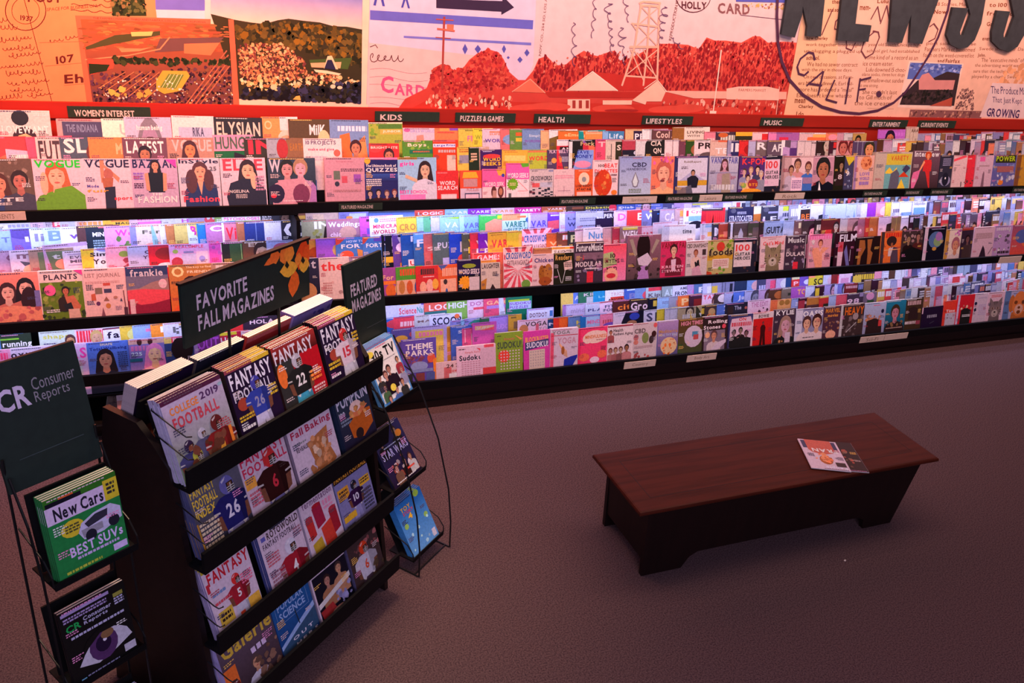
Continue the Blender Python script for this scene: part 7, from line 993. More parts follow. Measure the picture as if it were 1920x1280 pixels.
 ('k',6,'5a2c34',0.005,[(3.2384,2.43),(3.2403,2.4082),(3.2357,2.3871),(3.2247,2.3677),(3.2081,2.351),(3.1865,2.338),(3.1612,2.3292),(3.1334,2.3251),(3.1047,2.326),(3.0764,2.3317),(3.0501,2.3419),(3.027,2.3561),(3.0082,2.3735),(2.9948,2.3932),(2.9872,2.4142),(2.9858,2.4356),(2.9907,2.4562),(3.0015,2.475),(3.0178,2.4912),(3.0388,2.504),(3.0634,2.5128),(3.0904,2.517),(3.1187,2.5166),(3.1467,2.5114),(3.1731,2.5018),(3.1966,2.488),(3.2159,2.4709),(3.2301,2.4512),(3.2384,2.43)]),
 ('t', 6, 'HOLLY', '5a2c34', (3.0356, 2.3839), (3.2167, 2.3887), (3.0447, 2.3417)),
 ('t', 6, 'CARD', '8a5c5c', (3.2992, 2.3905), (3.5402, 2.3955), (3.3141, 2.329)),
 ('q',6,'5a60b8',[(3.3983,2.5047),(3.8016,2.5317),(3.8257,2.4221),(3.4319,2.4047)]),
 ('n',7,['e8b860','a86850'],[(3.4943,2.3991),(3.8243,2.4124),(3.8337,2.3807),(3.5008,2.3743)],40,0.007,37,1),
 ('k',7,'704058',0.003,[(3.4839,2.329),(3.8305,2.3188)]),
 ('q',13,'f4bf94',[(3.9482,2.636),(6.5244,2.8238),(7.2356,1.6279),(4.0135,1.6023),(3.9755,2.1833)]),
 ('q',14,'f2c0a4',[(4.2032,2.6546),(6.5244,2.8238),(7.2356,1.6279),(4.4652,1.6059)]),
 ('t', 15, 'mem-', '8a4a30', (4.4238, 2.4379), (4.515, 2.4424), (4.4286, 2.4114)),
 ('t', 15, 'them a', '8a4a30', (4.1792, 2.4629), (4.2896, 2.4687), (4.1834, 2.4369)),
 ('t', 15, 'and some', '8a4a30', (4.1602, 2.4126), (4.2931, 2.4191), (4.1644, 2.3864)),
 ('t', 15, 'how Charley', '8a4a30', (4.0418, 2.2268), (4.2193, 2.2334), (4.0457, 2.2)),
 ('t', 15, 'work together late at night', '8a4a30', (4.0499, 2.1866), (4.5219, 2.2032), (4.0538, 2.1597)),
 ('t', 15, 'un-plugging a plugged up', '8a4a30', (4.0492, 2.1459), (4.5368, 2.1618), (4.0531, 2.1187)),
 ('t', 15, 'school.', '8a4a30', (4.0795, 2.1061), (4.1916, 2.1094), (4.0835, 2.0787)),
 ('t', 15, 'We had no sewer contract', '8a4a30', (4.0967, 2.0654), (4.5337, 2.0773), (4.1008, 2.0378)),
 ('t', 15, 'with the city in those days.', '8a4a30', (4.0638, 2.0261), (4.5003, 2.037), (4.0678, 1.9983)),
 ('t', 15, 'On two occasions, at Farm-', '8a4a30', (4.0956, 1.9817), (4.5259, 1.9913), (4.0997, 1.9538)),
 ('t', 15, 'ers Market dinners, Earl Gil-', '8a4a30', (4.0635, 1.9386), (4.5412, 1.9479), (4.0676, 1.9105)),
 ('t', 15, 'more has ordered a "meal"', '8a4a30', (4.0753, 1.9001), (4.5551, 1.9083), (4.0794, 1.8718)),
 ('t', 15, "Earl doesn't know what to", '8a4a30', (4.0736, 1.8609), (4.5548, 1.868), (4.0777, 1.8324)),
 ('t', 15, 'mean', '8a4a30', (4.0673, 1.8215), (4.1588, 1.8226), (4.0714, 1.7928)),
 ('t', 15, 'Charley', '8a4a30', (4.1112, 1.7827), (4.2406, 1.784), (4.1154, 1.7538)),
 ('t', 15, 'I do', '8a4a30', (4.1072, 1.7355), (4.1718, 1.7359), (4.1114, 1.7064)),
 ('t', 15, 'year old South Chicago high', '8a4a30', (4.5812, 2.2102), (5.0558, 2.2271), (4.5865, 2.1824)),
 ('t', 15, 'school girl, had established', '8a4a30', (4.5822, 2.1682), (5.0634, 2.184), (4.5876, 2.1402)),
 ('t', 15, 'some kind of a record as an', '8a4a30', (4.5819, 2.1293), (5.0646, 2.1441), (4.5873, 2.1012)),
 ('t', 15, 'ice cream eater.', '8a4a30', (4.5782, 2.0866), (4.8535, 2.0943), (4.5836, 2.0582)),
 ('t', 15, 'Lulu downed 15 choc-', '8a4a30', (4.6208, 2.0488), (4.9829, 2.058), (4.6264, 2.0201)),
 ('t', 15, 'olate sodas, three hot dogs', '8a4a30', (4.5955, 2.0119), (4.9875, 2.0211), (4.601, 1.9832)),
 ('t', 15, 'marshmallow-nut sundae', '8a4a30', (4.5988, 1.9759), (4.9921, 1.9842), (4.6043, 1.947)),
 ('t', 15, 'at one sitting.', '8a4a30', (4.5986, 1.9359), (4.7738, 1.9391), (4.6041, 1.9067)),
 ('t', 15, "She couldn't last", '8a4a30', (4.6418, 1.8967), (4.9636, 1.9019), (4.6475, 1.8673)),
 ('t', 15, 'to Gill much of', '8a4a30', (4.6259, 1.8594), (4.9277, 1.8637), (4.6315, 1.8299)),
 ('t', 15, 'the ice cream.', '8a4a30', (4.5967, 1.8181), (4.9438, 1.822), (4.6022, 1.7884)),
 ('t', 15, 'forth on the weed-covered lot', '8a4a30', (5.107, 2.1647), (5.5996, 2.1803), (5.114, 2.1357)),
 ('t', 15, 'Farmers Market blossomed', '8a4a30', (5.1057, 2.2046), (5.5914, 2.2211), (5.1126, 2.1758)),
 ('t', 15, 'post sale of choose', '8a4a30', (5.1059, 2.2407), (5.5849, 2.258), (5.1128, 2.2121)),
 ('t', 15, 'and Fairfax', '8a4a30', (5.2608, 2.1303), (5.4796, 2.1367), (5.2682, 2.1009)),
 ('t', 15, 'The "executive minds" of', '8a4a30', (5.6881, 2.1541), (6.1311, 2.1674), (5.6968, 2.1241)),
 ('t', 15, 'the advertising world were', '8a4a30', (5.6428, 2.1107), (6.1303, 2.1242), (5.6514, 2.0805)),
 ('t', 15, 'sure that the techniques em-', '8a4a30', (5.6459, 2.0689), (6.1294, 2.0811), (5.6545, 2.0385)),
 ('t', 15, 'ployed by a chunky Swede', '8a4a30', (5.6472, 2.0306), (6.1378, 2.0419), (5.6559, 2.0001)),
 ('t', 15, 'Swede and Roger Dahl', '8a4a30', (5.6319, 2.227), (6.1203, 2.2438), (5.6404, 2.1974)),
 ('t', 15, 'John.', '8a4a30', (5.6366, 2.1823), (5.7174, 2.1848), (5.6451, 2.1525)),
 ('t', 15, 'even with', '8a4a30', (5.6293, 2.3012), (5.7792, 2.307), (5.6378, 2.272)),
 ('t', 15, '18 Stories, Much', '8a4a30', (5.0914, 2.5014), (5.401, 2.5173), (5.0981, 2.474)),
 ('t', 15, 'Now', '8a4a30', (5.0872, 2.4525), (5.2061, 2.4583), (5.0939, 2.4249)),
 ('t', 15, 'to 100', '8a4a30', (5.5909, 2.5278), (5.7642, 2.5368), (5.5991, 2.4997)),
 ('t', 15, 'from rich', '8a4a30', (5.5917, 2.4706), (5.8837, 2.4847), (5.5999, 2.4422)),
 ('t', 15, 'Lulu Coll', '8a4a30', (4.5584, 2.4894), (4.7677, 2.5004), (4.5636, 2.4629)),
 ('t', 15, 'Gard', '8a4a30', (5.6254, 2.4), (5.7314, 2.4047), (5.6338, 2.3713)),
 ('n',15,['f0a878'],[(5.9472,2.079),(6.21,2.1272),(6.2918,1.9708),(5.8922,1.96)],40,0.03,38,1),
 ('k',15,'a8684c',0.002,[(4.7327,1.7683),(4.9797,1.7688)]),
 ('q',16,'f4d4c0',[(4.9942,2.1056),(5.5255,2.1065),(5.5657,1.7749),(5.011,1.7808)]),
 ('q',17,'5c70b8',[(5.0085,2.0952),(5.513,2.0985),(5.5195,1.9883),(5.0238,1.9813)]),
 ('n',18,['8098d8','a8b4e0','4858a0'],[(5.0099,2.0916),(5.5094,2.0946),(5.5118,2.0416),(5.0233,2.0332)],50,0.014,41,2),
 ('q',18,'3a2c30',[(5.2535,1.9881),(5.3872,2.0451),(5.5205,2.0342),(5.5644,1.8026),(5.0239,1.8002),(5.0277,1.8687),(5.1281,1.9769)]),
 ('q',19,'d89088',[(5.1383,1.9772),(5.1537,2.0151),(5.209,2.0318),(5.293,1.9817),(5.4929,1.9876),(5.502,1.9185),(5.166,1.91)]),
 ('n',20,['2c2420','1c1c18','4a3838'],[(5.0086,1.8909),(5.4966,1.9184),(5.5215,1.8254),(5.0312,1.808)],120,0.016,42,1),
 ('q',21,'b85440',[(5.3179,1.798),(5.5205,1.8645),(5.539,1.7982)]),
 ('q',16,'8a5a58',[(5.1405,1.7677),(5.8706,1.768),(5.9205,1.6381),(5.1639,1.6312)]),
 ('n',17,['a87060','6a4040','c8947c'],[(5.1421,1.7638),(5.8518,1.7597),(5.8823,1.6706),(5.1691,1.6707)],110,0.014,43,1),
 ('n',17,['8a6460','a87c70','6a4848'],[(5.5591,1.9122),(5.6352,1.9375),(5.726,1.9085),(5.7752,1.7785),(5.5967,1.7794)],120,0.011,44,1),
 ('q',18,'ecd0cc',[(5.8828,1.9794),(6.7096,1.9821),(6.8599,1.7157),(5.8688,1.7234)]),
 ('t', 19, 'The Produce Market', '4a3060', (5.8774, 1.9556), (6.3609, 1.9524), (5.9037, 1.9009)),
 ('t', 19, 'That Just Kept', '4a3060', (5.932, 1.8777), (6.2539, 1.8727), (5.9589, 1.8221)),
 ('t', 19, 'GROWING', '4a3060', (5.9213, 1.7931), (6.2821, 1.783), (5.9351, 1.7284)),
 ('t', 15, 'Famous in Agra Homes', '8a4a30', (4.6237, 1.7137), (5.0777, 1.7163), (4.6303, 1.6949)),
 ('k',22,'54304a',0.02,[(3.7193,2.5262),(3.7651,2.338),(3.8202,2.1765),(3.8843,2.061),(3.9855,1.9434),(4.1279,1.8479),(4.3149,1.772),(4.4933,1.738),(4.6674,1.7295),(4.8327,1.7548),(4.9621,1.8142),(5.0441,1.8918),(5.0951,1.9946),(5.1614,2.1449),(5.1992,2.2738),(5.2136,2.4527),(5.1885,2.6246)]),
 ('k',22,'54304a',0.014,[(4.1551,2.0814),(4.1286,2.1218),(4.0864,2.1269),(4.0326,2.0837),(4.0217,2.0315),(4.0487,1.9872),(4.0967,1.9783),(4.1251,2.0037)]),
 ('k',22,'54304a',0.014,[(4.1399,1.9125),(4.2475,2.0077)]),
 ('k',22,'54304a',0.014,[(4.2521,2.0079),(4.2565,1.8509)]),
 ('k',22,'54304a',0.014,[(4.1639,1.9238),(4.2681,1.9159)]),
 ('k',22,'54304a',0.014,[(4.3677,1.9546),(4.3357,1.8236),(4.4374,1.8037)]),
 ('k',22,'54304a',0.015,[(4.4942,1.9727),(4.5163,1.7979)]),
 ('k',22,'54304a',0.014,[(4.5905,1.972),(4.6174,1.8148)]),
 ('k',22,'54304a',0.014,[(4.5943,1.9612),(4.684,1.9821)]),
 ('k',22,'54304a',0.012,[(4.608,1.8958),(4.6634,1.9046)]),
 ('q',22,'54304a',[(4.8241,1.8715),(4.8254,1.8646),(4.8242,1.8583),(4.8206,1.8533),(4.8149,1.8499),(4.8076,1.8487),(4.7996,1.8496),(4.7915,1.8526),(4.7842,1.8574),(4.7784,1.8635),(4.7746,1.8703),(4.7733,1.8772),(4.7745,1.8835),(4.7781,1.8885),(4.7838,1.8918),(4.791,1.8931),(4.799,1.8922),(4.8071,1.8892),(4.8144,1.8844),(4.8203,1.8783)]),
 ('k',22,'743c44',0.008,[(4.1996,2.4016),(4.162,2.2425)]),
 ('k',22,'743c44',0.008,[(4.2905,2.3735),(4.2503,2.3312),(4.257,2.2844),(4.3042,2.2799),(4.3175,2.3212)]),
 ('k',22,'743c44',0.008,[(4.377,2.2287),(4.3982,2.1674),(4.4492,2.1556),(4.4647,2.2051)]),
 ('k',22,'743c44',0.009,[(4.6097,2.2881),(4.5375,2.2257),(4.5343,2.1556),(4.5883,2.1119),(4.6444,2.1425),(4.6626,2.2489),(4.6404,2.2827),(4.591,2.2872)]),
 ('k',22,'743c44',0.008,[(4.5451,2.3604),(4.5755,2.4434),(4.6337,2.3514)]),
 ('k',22,'743c44',0.008,[(4.6388,2.3379),(4.6517,2.4547),(4.7313,2.3219)]),
 ('k',22,'743c44',0.008,[(5.1209,2.2414),(5.172,2.2653),(5.1765,2.3266),(5.1203,2.3629),(5.0895,2.34)]),
]
NEWS_LETTERS = [('N', [[(3.816, 2.2309), (3.9286, 2.2164), (3.9459, 2.3586), (3.8765, 2.6642), (3.7823, 2.6572)], [(4.0207, 2.2306), (4.1401, 2.2329), (4.0599, 2.678), (3.9385, 2.6689)], [(3.7823, 2.6572), (3.8765, 2.6642), (4.1401, 2.2329), (4.0479, 2.2286)]]), ('E', [[(4.2861, 2.2159), (4.5555, 2.2177), (4.5448, 2.3238), (4.4039, 2.3268), (4.3344, 2.6985), (4.196, 2.6882)]]), ('W', [[(4.7393, 2.2259), (4.8572, 2.224), (4.8729, 2.4647), (4.792, 2.7328), (4.6005, 2.7184)], [(4.9286, 2.2307), (5.0459, 2.2252), (5.0773, 2.518), (5.0164, 2.7495), (4.7643, 2.7307)]]), ('S', [[(5.2306, 2.4786), (5.379, 2.4802), (5.3676, 2.3227), (5.3855, 2.2947), (5.408, 2.303), (5.4184, 2.4399), (5.3083, 2.5668), (5.1983, 2.7632), (5.3941, 2.7778), (5.5159, 2.5447), (5.5491, 2.386), (5.5368, 2.2761), (5.4871, 2.2224), (5.4089, 2.2081), (5.3138, 2.2333), (5.2501, 2.2955)]]), ('S', [[(5.6631, 2.4822), (5.793, 2.4824), (5.8039, 2.3291), (5.8183, 2.3001), (5.8471, 2.3089), (5.8536, 2.4494), (5.7369, 2.5937), (5.6046, 2.7936), (5.862, 2.8128), (6.0368, 2.5035), (6.0249, 2.3546), (5.9899, 2.2476), (5.9206, 2.2067), (5.8113, 2.2249), (5.711, 2.2729), (5.6795, 2.3379)]])]
SIGNS = [("WOMEN'S INTEREST", 'band', -0.399, -0.02, 1.695, 1.64, 4.728), ('KIDS', 'band', 1.146, 1.525, 1.695, 1.64, 4.728), ('PUZZLES & GAMES', 'band', 1.622, 2.002, 1.695, 1.64, 4.728), ('HEALTH', 'band', 2.124, 2.508, 1.695, 1.64, 4.728), ('LIFESTYLES', 'band', 2.878, 3.26, 1.695, 1.64, 4.728), ('MUSIC', 'band', 3.804, 4.171, 1.695, 1.64, 4.728), ('ENTERTAINMENT', 'band', 4.769, 5.132, 1.695, 1.64, 4.728), ('CURRENT EVENTS', 'band', 5.237, 5.616, 1.695, 1.64, 4.728), ('FEATURED MAGAZINE', 'lip', 0.88, 1.121, 1.266, 1.227, 4.4045), ('FEATURED MAGAZINE', 'lip', 2.201, 2.445, 1.266, 1.227, 4.4045), ('FEATURED MAGAZINE', 'lip', 2.946, 3.197, 1.266, 1.227, 4.4045), ('FEATURED MAGAZINE', 'lip', 3.383, 3.616, 1.266, 1.227, 4.4045), ('FEATURED MAGAZINE', 'lip', 4.562, 4.784, 1.266, 1.227, 4.4045), ('FEATURED MAGAZINE', 'lip', 4.955, 5.125, 1.266, 1.227, 4.4045), ('FEATURED MAGAZINE', 'lip', 5.204, 5.422, 1.266, 1.227, 4.4045), ('FEATURED MAGAZINE', 'lip', 6.054, 6.32, 1.266, 1.227, 4.4045), ('PARENTS', 'tag', -0.801, -0.61, 1.266, 1.224, 4.4045), ('Spirituality', 'tag', 2.634, 2.879, 1.266, 1.224, 4.4045), ('Leisure', 'tag', 3.193, 3.374, 1.266, 1.224, 4.4045), ('Rock', 'tag', 3.799, 4.045, 1.266, 1.224, 4.4045), ('', 'tag', 6.069, 6.314, 0.728, 0.676, 4.3145), ('Country', 'tag', 2.743, 2.985, 0.183, 0.134, 4.2345), ('Body Art', 'tag', 3.235, 3.475, 0.183, 0.134, 4.2345), ('Sci-Fi', 'tag', 4.771, 5.008, 0.183, 0.134, 4.2345), ('', 'tag', 5.013, 5.246, 0.183, 0.134, 4.2345)]

# ------------------------------------------------------------------ the room shell
def struct(o): o['kind'] = 'structure'; return o
XL, XR = -2.2, 8.6
fl = MB(); fl.box(XL, XR, -3.5, 5.0, -.05, 0); struct(fl.obj('floor', 'carpet'))
wb = MB(); wb.box(XL, XR, 4.752, 4.95, 0, 3.9); struct(wb.obj('wall_back', 'wall'))

# ------------------------------------------------------------------ the mural printed on the wall above the shelves
root = empty('wall_mural', (0, 4.752, 1.7)); tag(root, 'collage mural of old postcards, handwriting and newspaper above the shelves', 'mural')
NAMES = {}
def part_of(lay, x):
    if x < .42 and lay == 2: return 'handwritten_letter'
    if x < .42 and lay in (1, 3): return 'handwritten_letter'
    return None
groups = {}
def put(key, polys):
    groups.setdefault(key, []).extend(polys)
for op in MURAL:
    k, lay = op[0], op[1]
    pts0 = op[4] if k == 'k' else op[3] if k in 'qn' else [op[4], op[5]]
    cx = sum(p[0] for p in pts0) / len(pts0)
    if lay == 0: key = 'backing_sheet'
    elif lay >= 22: key = 'postmark_ring' if k == 'k' and op[3] == .02 else ('postmark_stroke', len(groups))
    elif lay >= 13: key = 'newspaper_page' if lay < 16 else 'newspaper_pictures'
    elif cx < .02 - .13 and lay <= 3: key = 'handwritten_letter'
    elif cx < .62 and 4 <= lay <= 13 and cx < .06 and k != 't': key = 'aerial_view_postcard'
    elif cx < 1.13: key = 'aerial_view_postcard' if cx < .03 else 'amphitheatre_postcard'
    elif cx < 1.9 and lay <= 4 and k != 'n': key = 'map_sheet'
    else: key = 'red_tinted_scene'
    P = []; D0 = Draw()
    if k == 'q': P.append((lay, op[3], hx(op[2]), hx(op[4]) if len(op) > 4 else None))
    elif k == 'k': P += [(lay, q, hx(op[2]), None) for q in strokes(op[4], op[3])]
    elif k == 'h':
        _, _, col, wd, A, B, amp, n, seed = op; rnd = random.Random(seed); dx, dz = B[0] - A[0], B[1] - A[1]; L = math.hypot(dx, dz); dx /= L; dz /= L; hp = []; am = amp
        for q in range(n * 9 + 1):
            tt = q / (n * 9); ph = tt * n * 6.2832
            if q % 9 == 0: am = amp * rnd.choice([.45, .6, .8, 1.1, 1.7]); lp = rnd.uniform(.2, .9)
            along = L * tt + amp * lp * math.sin(ph + 1.2); off = am * math.sin(ph); hp.append((A[0] + dx * along - dz * off, A[1] + dz * along + dx * off))
        P += [(lay, q, hx(col), None) for q in strokes(hp, wd)]
    elif k == 't':
        _, _, s, col, tl, tr, bl = op; V, T = text_tris(s, False if len(s) > 12 else True); ax = (tr[0] - tl[0], tr[1] - tl[1]); ay = (tl[0] - bl[0], tl[1] - bl[1])
        for t in T: P.append((lay, [(bl[0] + ax[0] * V[i][0] + ay[0] * V[i][1], bl[1] + ax[1] * V[i][0] + ay[1] * V[i][1]) for i in t], hx(col), None))
    elif k == 'n':
        _, _, cols, poly, n, size, seed, asp = op; rnd = random.Random(seed); x0 = min(p[0] for p in poly); x1 = max(p[0] for p in poly); y0 = min(p[1] for p in poly); y1 = max(p[1] for p in poly); made = 0; tries = 0
        while made < n and tries < n * 12:
            tries += 1; x = rnd.uniform(x0, x1); y = rnd.uniform(y0, y1); ins = False
            for i in range(len(poly)):
                a, b = poly[i - 1], poly[i]
                if (a[1] > y) != (b[1] > y) and x < (b[0] - a[0]) * (y - a[1]) / (b[1] - a[1]) + a[0]: ins = not ins
            if not ins: continue
            made += 1; r = size * rnd.uniform(.5, 1.3); m = rnd.randint(4, 6); ph = rnd.random() * 6; c0 = hx(rnd.choice(cols)); f = rnd.uniform(.75, 1.2)
            P.append((lay, [(x + r * asp ** .5 * rnd.uniform(.6, 1.1) * math.cos(ph + q * 6.283 / m), y + r / asp ** .5 * rnd.uniform(.6, 1.1) * math.sin(ph + q * 6.283 / m)) for q in range(m)], tuple(min(1, v * f) for v in c0), None))
    put(key, [(a[0] + (.02 * (len(groups) % 40) if lay >= 22 else 0) + (len(groups.get(key, ())) + q if k != 't' else 0) % 90 * .009,) + a[1:] for q, a in enumerate(P)])
for key, P in groups.items():
    key = key if isinstance(key, str) else key[0]
    D0 = Draw(); D0.P = P; vs, fs, cs = [], [], []
    D0.build_into(vs, fs, cs, lambda x, z, l: (x, -.0006 - l * .0003, z - 1.7)); o = obj(key, color_mesh(key, vs, fs, cs, 'mural'), None, root)
for i, (ch, polys) in enumerate(NEWS_LETTERS):
    m = MB()
    for j, p in enumerate(polys): m.prism(p, 'y', 4.724 + j * .0006, 4.744)
    o = m.obj('sign_letter', 'letter'); tag(o, ['big dark slate letter N, first of the raised wall letters', 'big dark slate letter E, second of the raised wall letters', 'big dark slate letter W, third of the raised wall letters', 'big dark slate letter S beside the letter W', 'big dark slate letter S at the right edge of the wall'][i], 'letter', 'raised letters on the mural')

# ------------------------------------------------------------------ wall shelving
TIER = dict(T=(4.42, 1.270, .075, .085, .045, 3), M=(4.33, .732, .075, .085, .045, 4), B=(4.25, .1925, .06, .06, .045, 4), BL=(4.33, .403, .06, .055, .13, 2))
def fixture(label, x0, x1, tiers, dz):
    root = empty('wall_magazine_shelf', ((x0 + x1) / 2, 4.5, 0)); tag(root, label, 'shelf'); ox, oy = (x0 + x1) / 2, 4.5
    def B(name, mat, *bx):
        m = MB(); m.box(bx[0] - ox, bx[1] - ox, bx[2] - oy, bx[3] - oy, bx[4], bx[5]); return m.obj(name, mat, root)
    B('back_panel', 'black', x0, x1, 4.738, 4.750, 0, 1.45)
    B('upper_back_panel', 'red', x0, x1, 4.737, 4.750, 1.45, 1.634); B('header_board', 'red', x0, x1, 4.7295, 4.750, 1.634, 1.712)
    for tn in tiers:
        Yl, zl, dY, dZ, off, n = TIER[tn]; zl += dz
        B('shelf_lip', 'black', x0, x1, Yl - .014, Yl + .004, zl - .056 if tn != 'BL' else zl - .062, zl)
        for i in range(n):
            Y = Yl + .006 + i * dY; z = zl - off + i * dZ
            B('shelf_board', 'black', x0, x1, Y, Y + dY, z - .012, z - .001)
            B('shelf_riser', 'black', x0, x1, Y + dY - .004, Y + dY, z - .001, z + dZ - .012)
        B('shelf_back', 'black', x0, x1, Yl + .006 + n * dY, 4.738, zl - off + (n - 1) * dZ - .012, zl - off + (n - 1) * dZ - .001)
    return root, B
XJ = .665
fx1, B1 = fixture('left bay of black wall shelving below the women\'s section sign', XL + .02, XJ, ('T', 'M', 'BL'), -.006)
B1('plinth', 'darkwood', XL + .02, XJ, 4.36, 4.74, 0, .07); B1('low_shelf', 'black', XL + .02, XJ, 4.30, 4.74, .07, .095); B1('side_panel', 'black', XJ - .02, XJ, 4.34, 4.738, .095, 1.2)
fx2, B2 = fixture('long right bay of black wall shelving packed with magazines', XJ, XR - .02, ('T', 'M', 'B'), .003)
B2('plinth', 'darkwood', XJ, XR - .02, 4.265, 4.74, 0, .139); B2('base_moulding', 'darkwood', XJ, XR - .02, 4.253, 4.265, 0, .045)
# strip lamps under the two upper shelves
for lab, Y, z, x0, x1, pw in (('strip lamp housing under the top shelf of the right bay', 4.505, 1.2125, XJ + .05, XR - .2, 23), ('strip lamp housing under the top shelf of the left bay', 4.505, 1.2065, XL + .1, XJ - .05, 8), ('strip lamp housing under the middle shelf of the right bay', 4.415, .674, XJ + .05, XR - .2, 14), ('strip lamp housing under the middle shelf of the left bay', 4.415, .668, XL + .1, XJ - .05, 4.5)):
    m = MB(); m.box(x0, x1, Y - .055, Y - .025, z - .011, z); o = m.obj('strip_lamp', 'tube'); tag(o, lab, 'lamp', 'strip lamps under the shelves')
    area('strip_lamp_light', ((x0 + x1) / 2, Y - .04, z - .013), ((x0 + x1) / 2, Y + .002, z - .30), x1 - x0, .025, (.62, .60, 1.0), pw)

# ------------------------------------------------------------------ signs and shelf tags
NUM = {}
for txt, kind, x0, x1, zt, zb, Y in SIGNS:
    wd, hh = x1 - x0, zt - zb; cxx = (x0 + x1) / 2
    m = MB(); m.box(-wd / 2, wd / 2, 0, .004, -hh, 0); o = m.obj('section_sign' if kind != 'tag' else 'shelf_tag', 'signgreen' if kind != 'tag' else 'tag', None, (cxx, Y - .004, zt))
    d = Draw()
    if kind == 'band': draw_text(d, txt, hx('e6cfc6'), -wd / 2 + .03, -hh * .90, -wd / 2 + .03 + min(wd * .72, .030 * len(txt) * .8 + .03), -hh * .30)
    elif kind == 'lip': draw_text(d, txt, hx('cdbdb0'), -wd / 2 + wd * .06, -hh * .75, -wd / 2 + wd * .78, -hh * .25)
    elif txt: draw_text(d, txt, hx('a08468'), -wd * .25, -hh * .8, wd * .25, -hh * .25, False)
    if d.P:
        vs, fs, cs = [], [], []; d.build_into(vs, fs, cs, lambda x, z, l: (x, -.0004, z)); obj('lettering', color_mesh('lettering', vs, fs, cs, 'print'), None, o)
    i = NUM[kind] = NUM.get(kind, 0) + 1
    if kind == 'band': tag(o, 'dark green sign on the red header reading ' + txt.lower().replace("women's", "women's"), 'sign', 'section signs on the header')
    elif kind == 'lip': tag(o, ['first', 'second', 'third', 'fourth', 'fifth', 'sixth', 'seventh', 'eighth'][i - 1] + ' green featured magazine sign from left on the top shelf lip', 'sign', 'featured signs on the top shelf lip')
    else:
        tag(o, ['cream paper tag on the top shelf lip at the left edge', 'yellowish paper tag reading spirituality on the top shelf lip', 'cream paper tag reading leisure on the top shelf lip', 'cream paper tag reading rock on the top shelf lip', 'cream paper tag on the middle shelf lip at far right', 'cream paper tag reading country on the bottom shelf lip', 'cream paper tag reading body art on the bottom lip', 'yellowish paper tag reading sci-fi on the bottom lip', 'pale paper tag right of the sci-fi tag'][i - 1], 'tag', 'paper tags on the shelf lips')

# ------------------------------------------------------------------ magazines on the wall
SV, SF, SCOL = [], [], []          # countless further copies and slivers, one object
def stuff_add(M, spec, W, Hh, t, seed, print_it=True):
    m = MB(); m.box(0, W, 0, t, 0, Hh); n = len(SV); edge = hx('d8cfc4'); sp = hx(spec.split(';')[0])
    for v in m.v: SV.append(tuple(M @ Vector(v)))
    for fi, f in enumerate(m.f):
        SF.append(tuple(n + i for i in f)); SCOL.extend([edge if fi in (0, 1, 5) else sp] * 4)
    if print_it:
        draw_cover(spec, W, Hh, seed).build_into(SV, SF, SCOL, lambda x, y, l: tuple(M @ Vector((x, -.0004 - l * EPS, y))))
def mag_matrix(x, y, z, yaw, lean): return Matrix.Translation((x, y, z)) @ Matrix.Rotation(yaw, 4, 'Z') @ Matrix.Rotation(-lean, 4, 'X')
GN = dict(T='magazines on the top wall shelf', M='magazines on the middle wall shelf', B='magazines on the bottom wall shelf')
for i, (row, x, y, z, W, Hh, t, yaw, ind, spec, label) in enumerate(WALL_MAGS):
    rnd = random.Random(i * 7 + 1); lean = LEAN + R(rnd.uniform(-.8, .8))
    M = mag_matrix(x, y, z, yaw, lean) @ Matrix.Rotation(R(rnd.uniform(-.5, .5)), 4, 'Y')
    if ind:
        o = magazine(spec, W, Hh, t, i); o.matrix_world = M; tag(o, label, 'magazine', GN[row[0]])
    else: stuff_add(M, spec, W, Hh, t, i)
    if row in ('T1', 'M1', 'B1', 'BL1', 'T3') and yaw == 0 and W > .1:
        stuff_add(M @ Matrix.Translation((.002, t + .0008, -.001 + rnd.uniform(-.002, .003))), spec, W - .003, Hh, rnd.uniform(.008, .02), i, False)
PAL = ['222', '334', '433', 'ccd', 'dcd', 'ecd', 'b9b', '88b', '57a', 'c56', 'd44', 'e86', 'a75', 'db5', '656', '99b', 'bbc', '446', '312', 'e9a', '864', '9ab', '532', 'ddd']
FILL = {'T2': (1640, 5.08, 7.6), 'T3': (0, 5.42, 7.6), 'M2': (0, 5.02, 7.6), 'M3': (0, 5.3, 7.6), 'M4': (0, 3.95, 7.6), 'B2': (0, 4.68, 7.4), 'B3': (0, 4.55, 7.4), 'B4': (0, 4.78, 7.4), 'T1': (0, 6.75, 7.6), 'M1': (0, 6.95, 7.6), 'B1': (0, 6.95, 7.6)}
ROWX = {}
for m in WALL_MAGS: ROWX[m[0]] = max(ROWX.get(m[0], -9), m[1] + (m[4] if m[7] == 0 else .03))
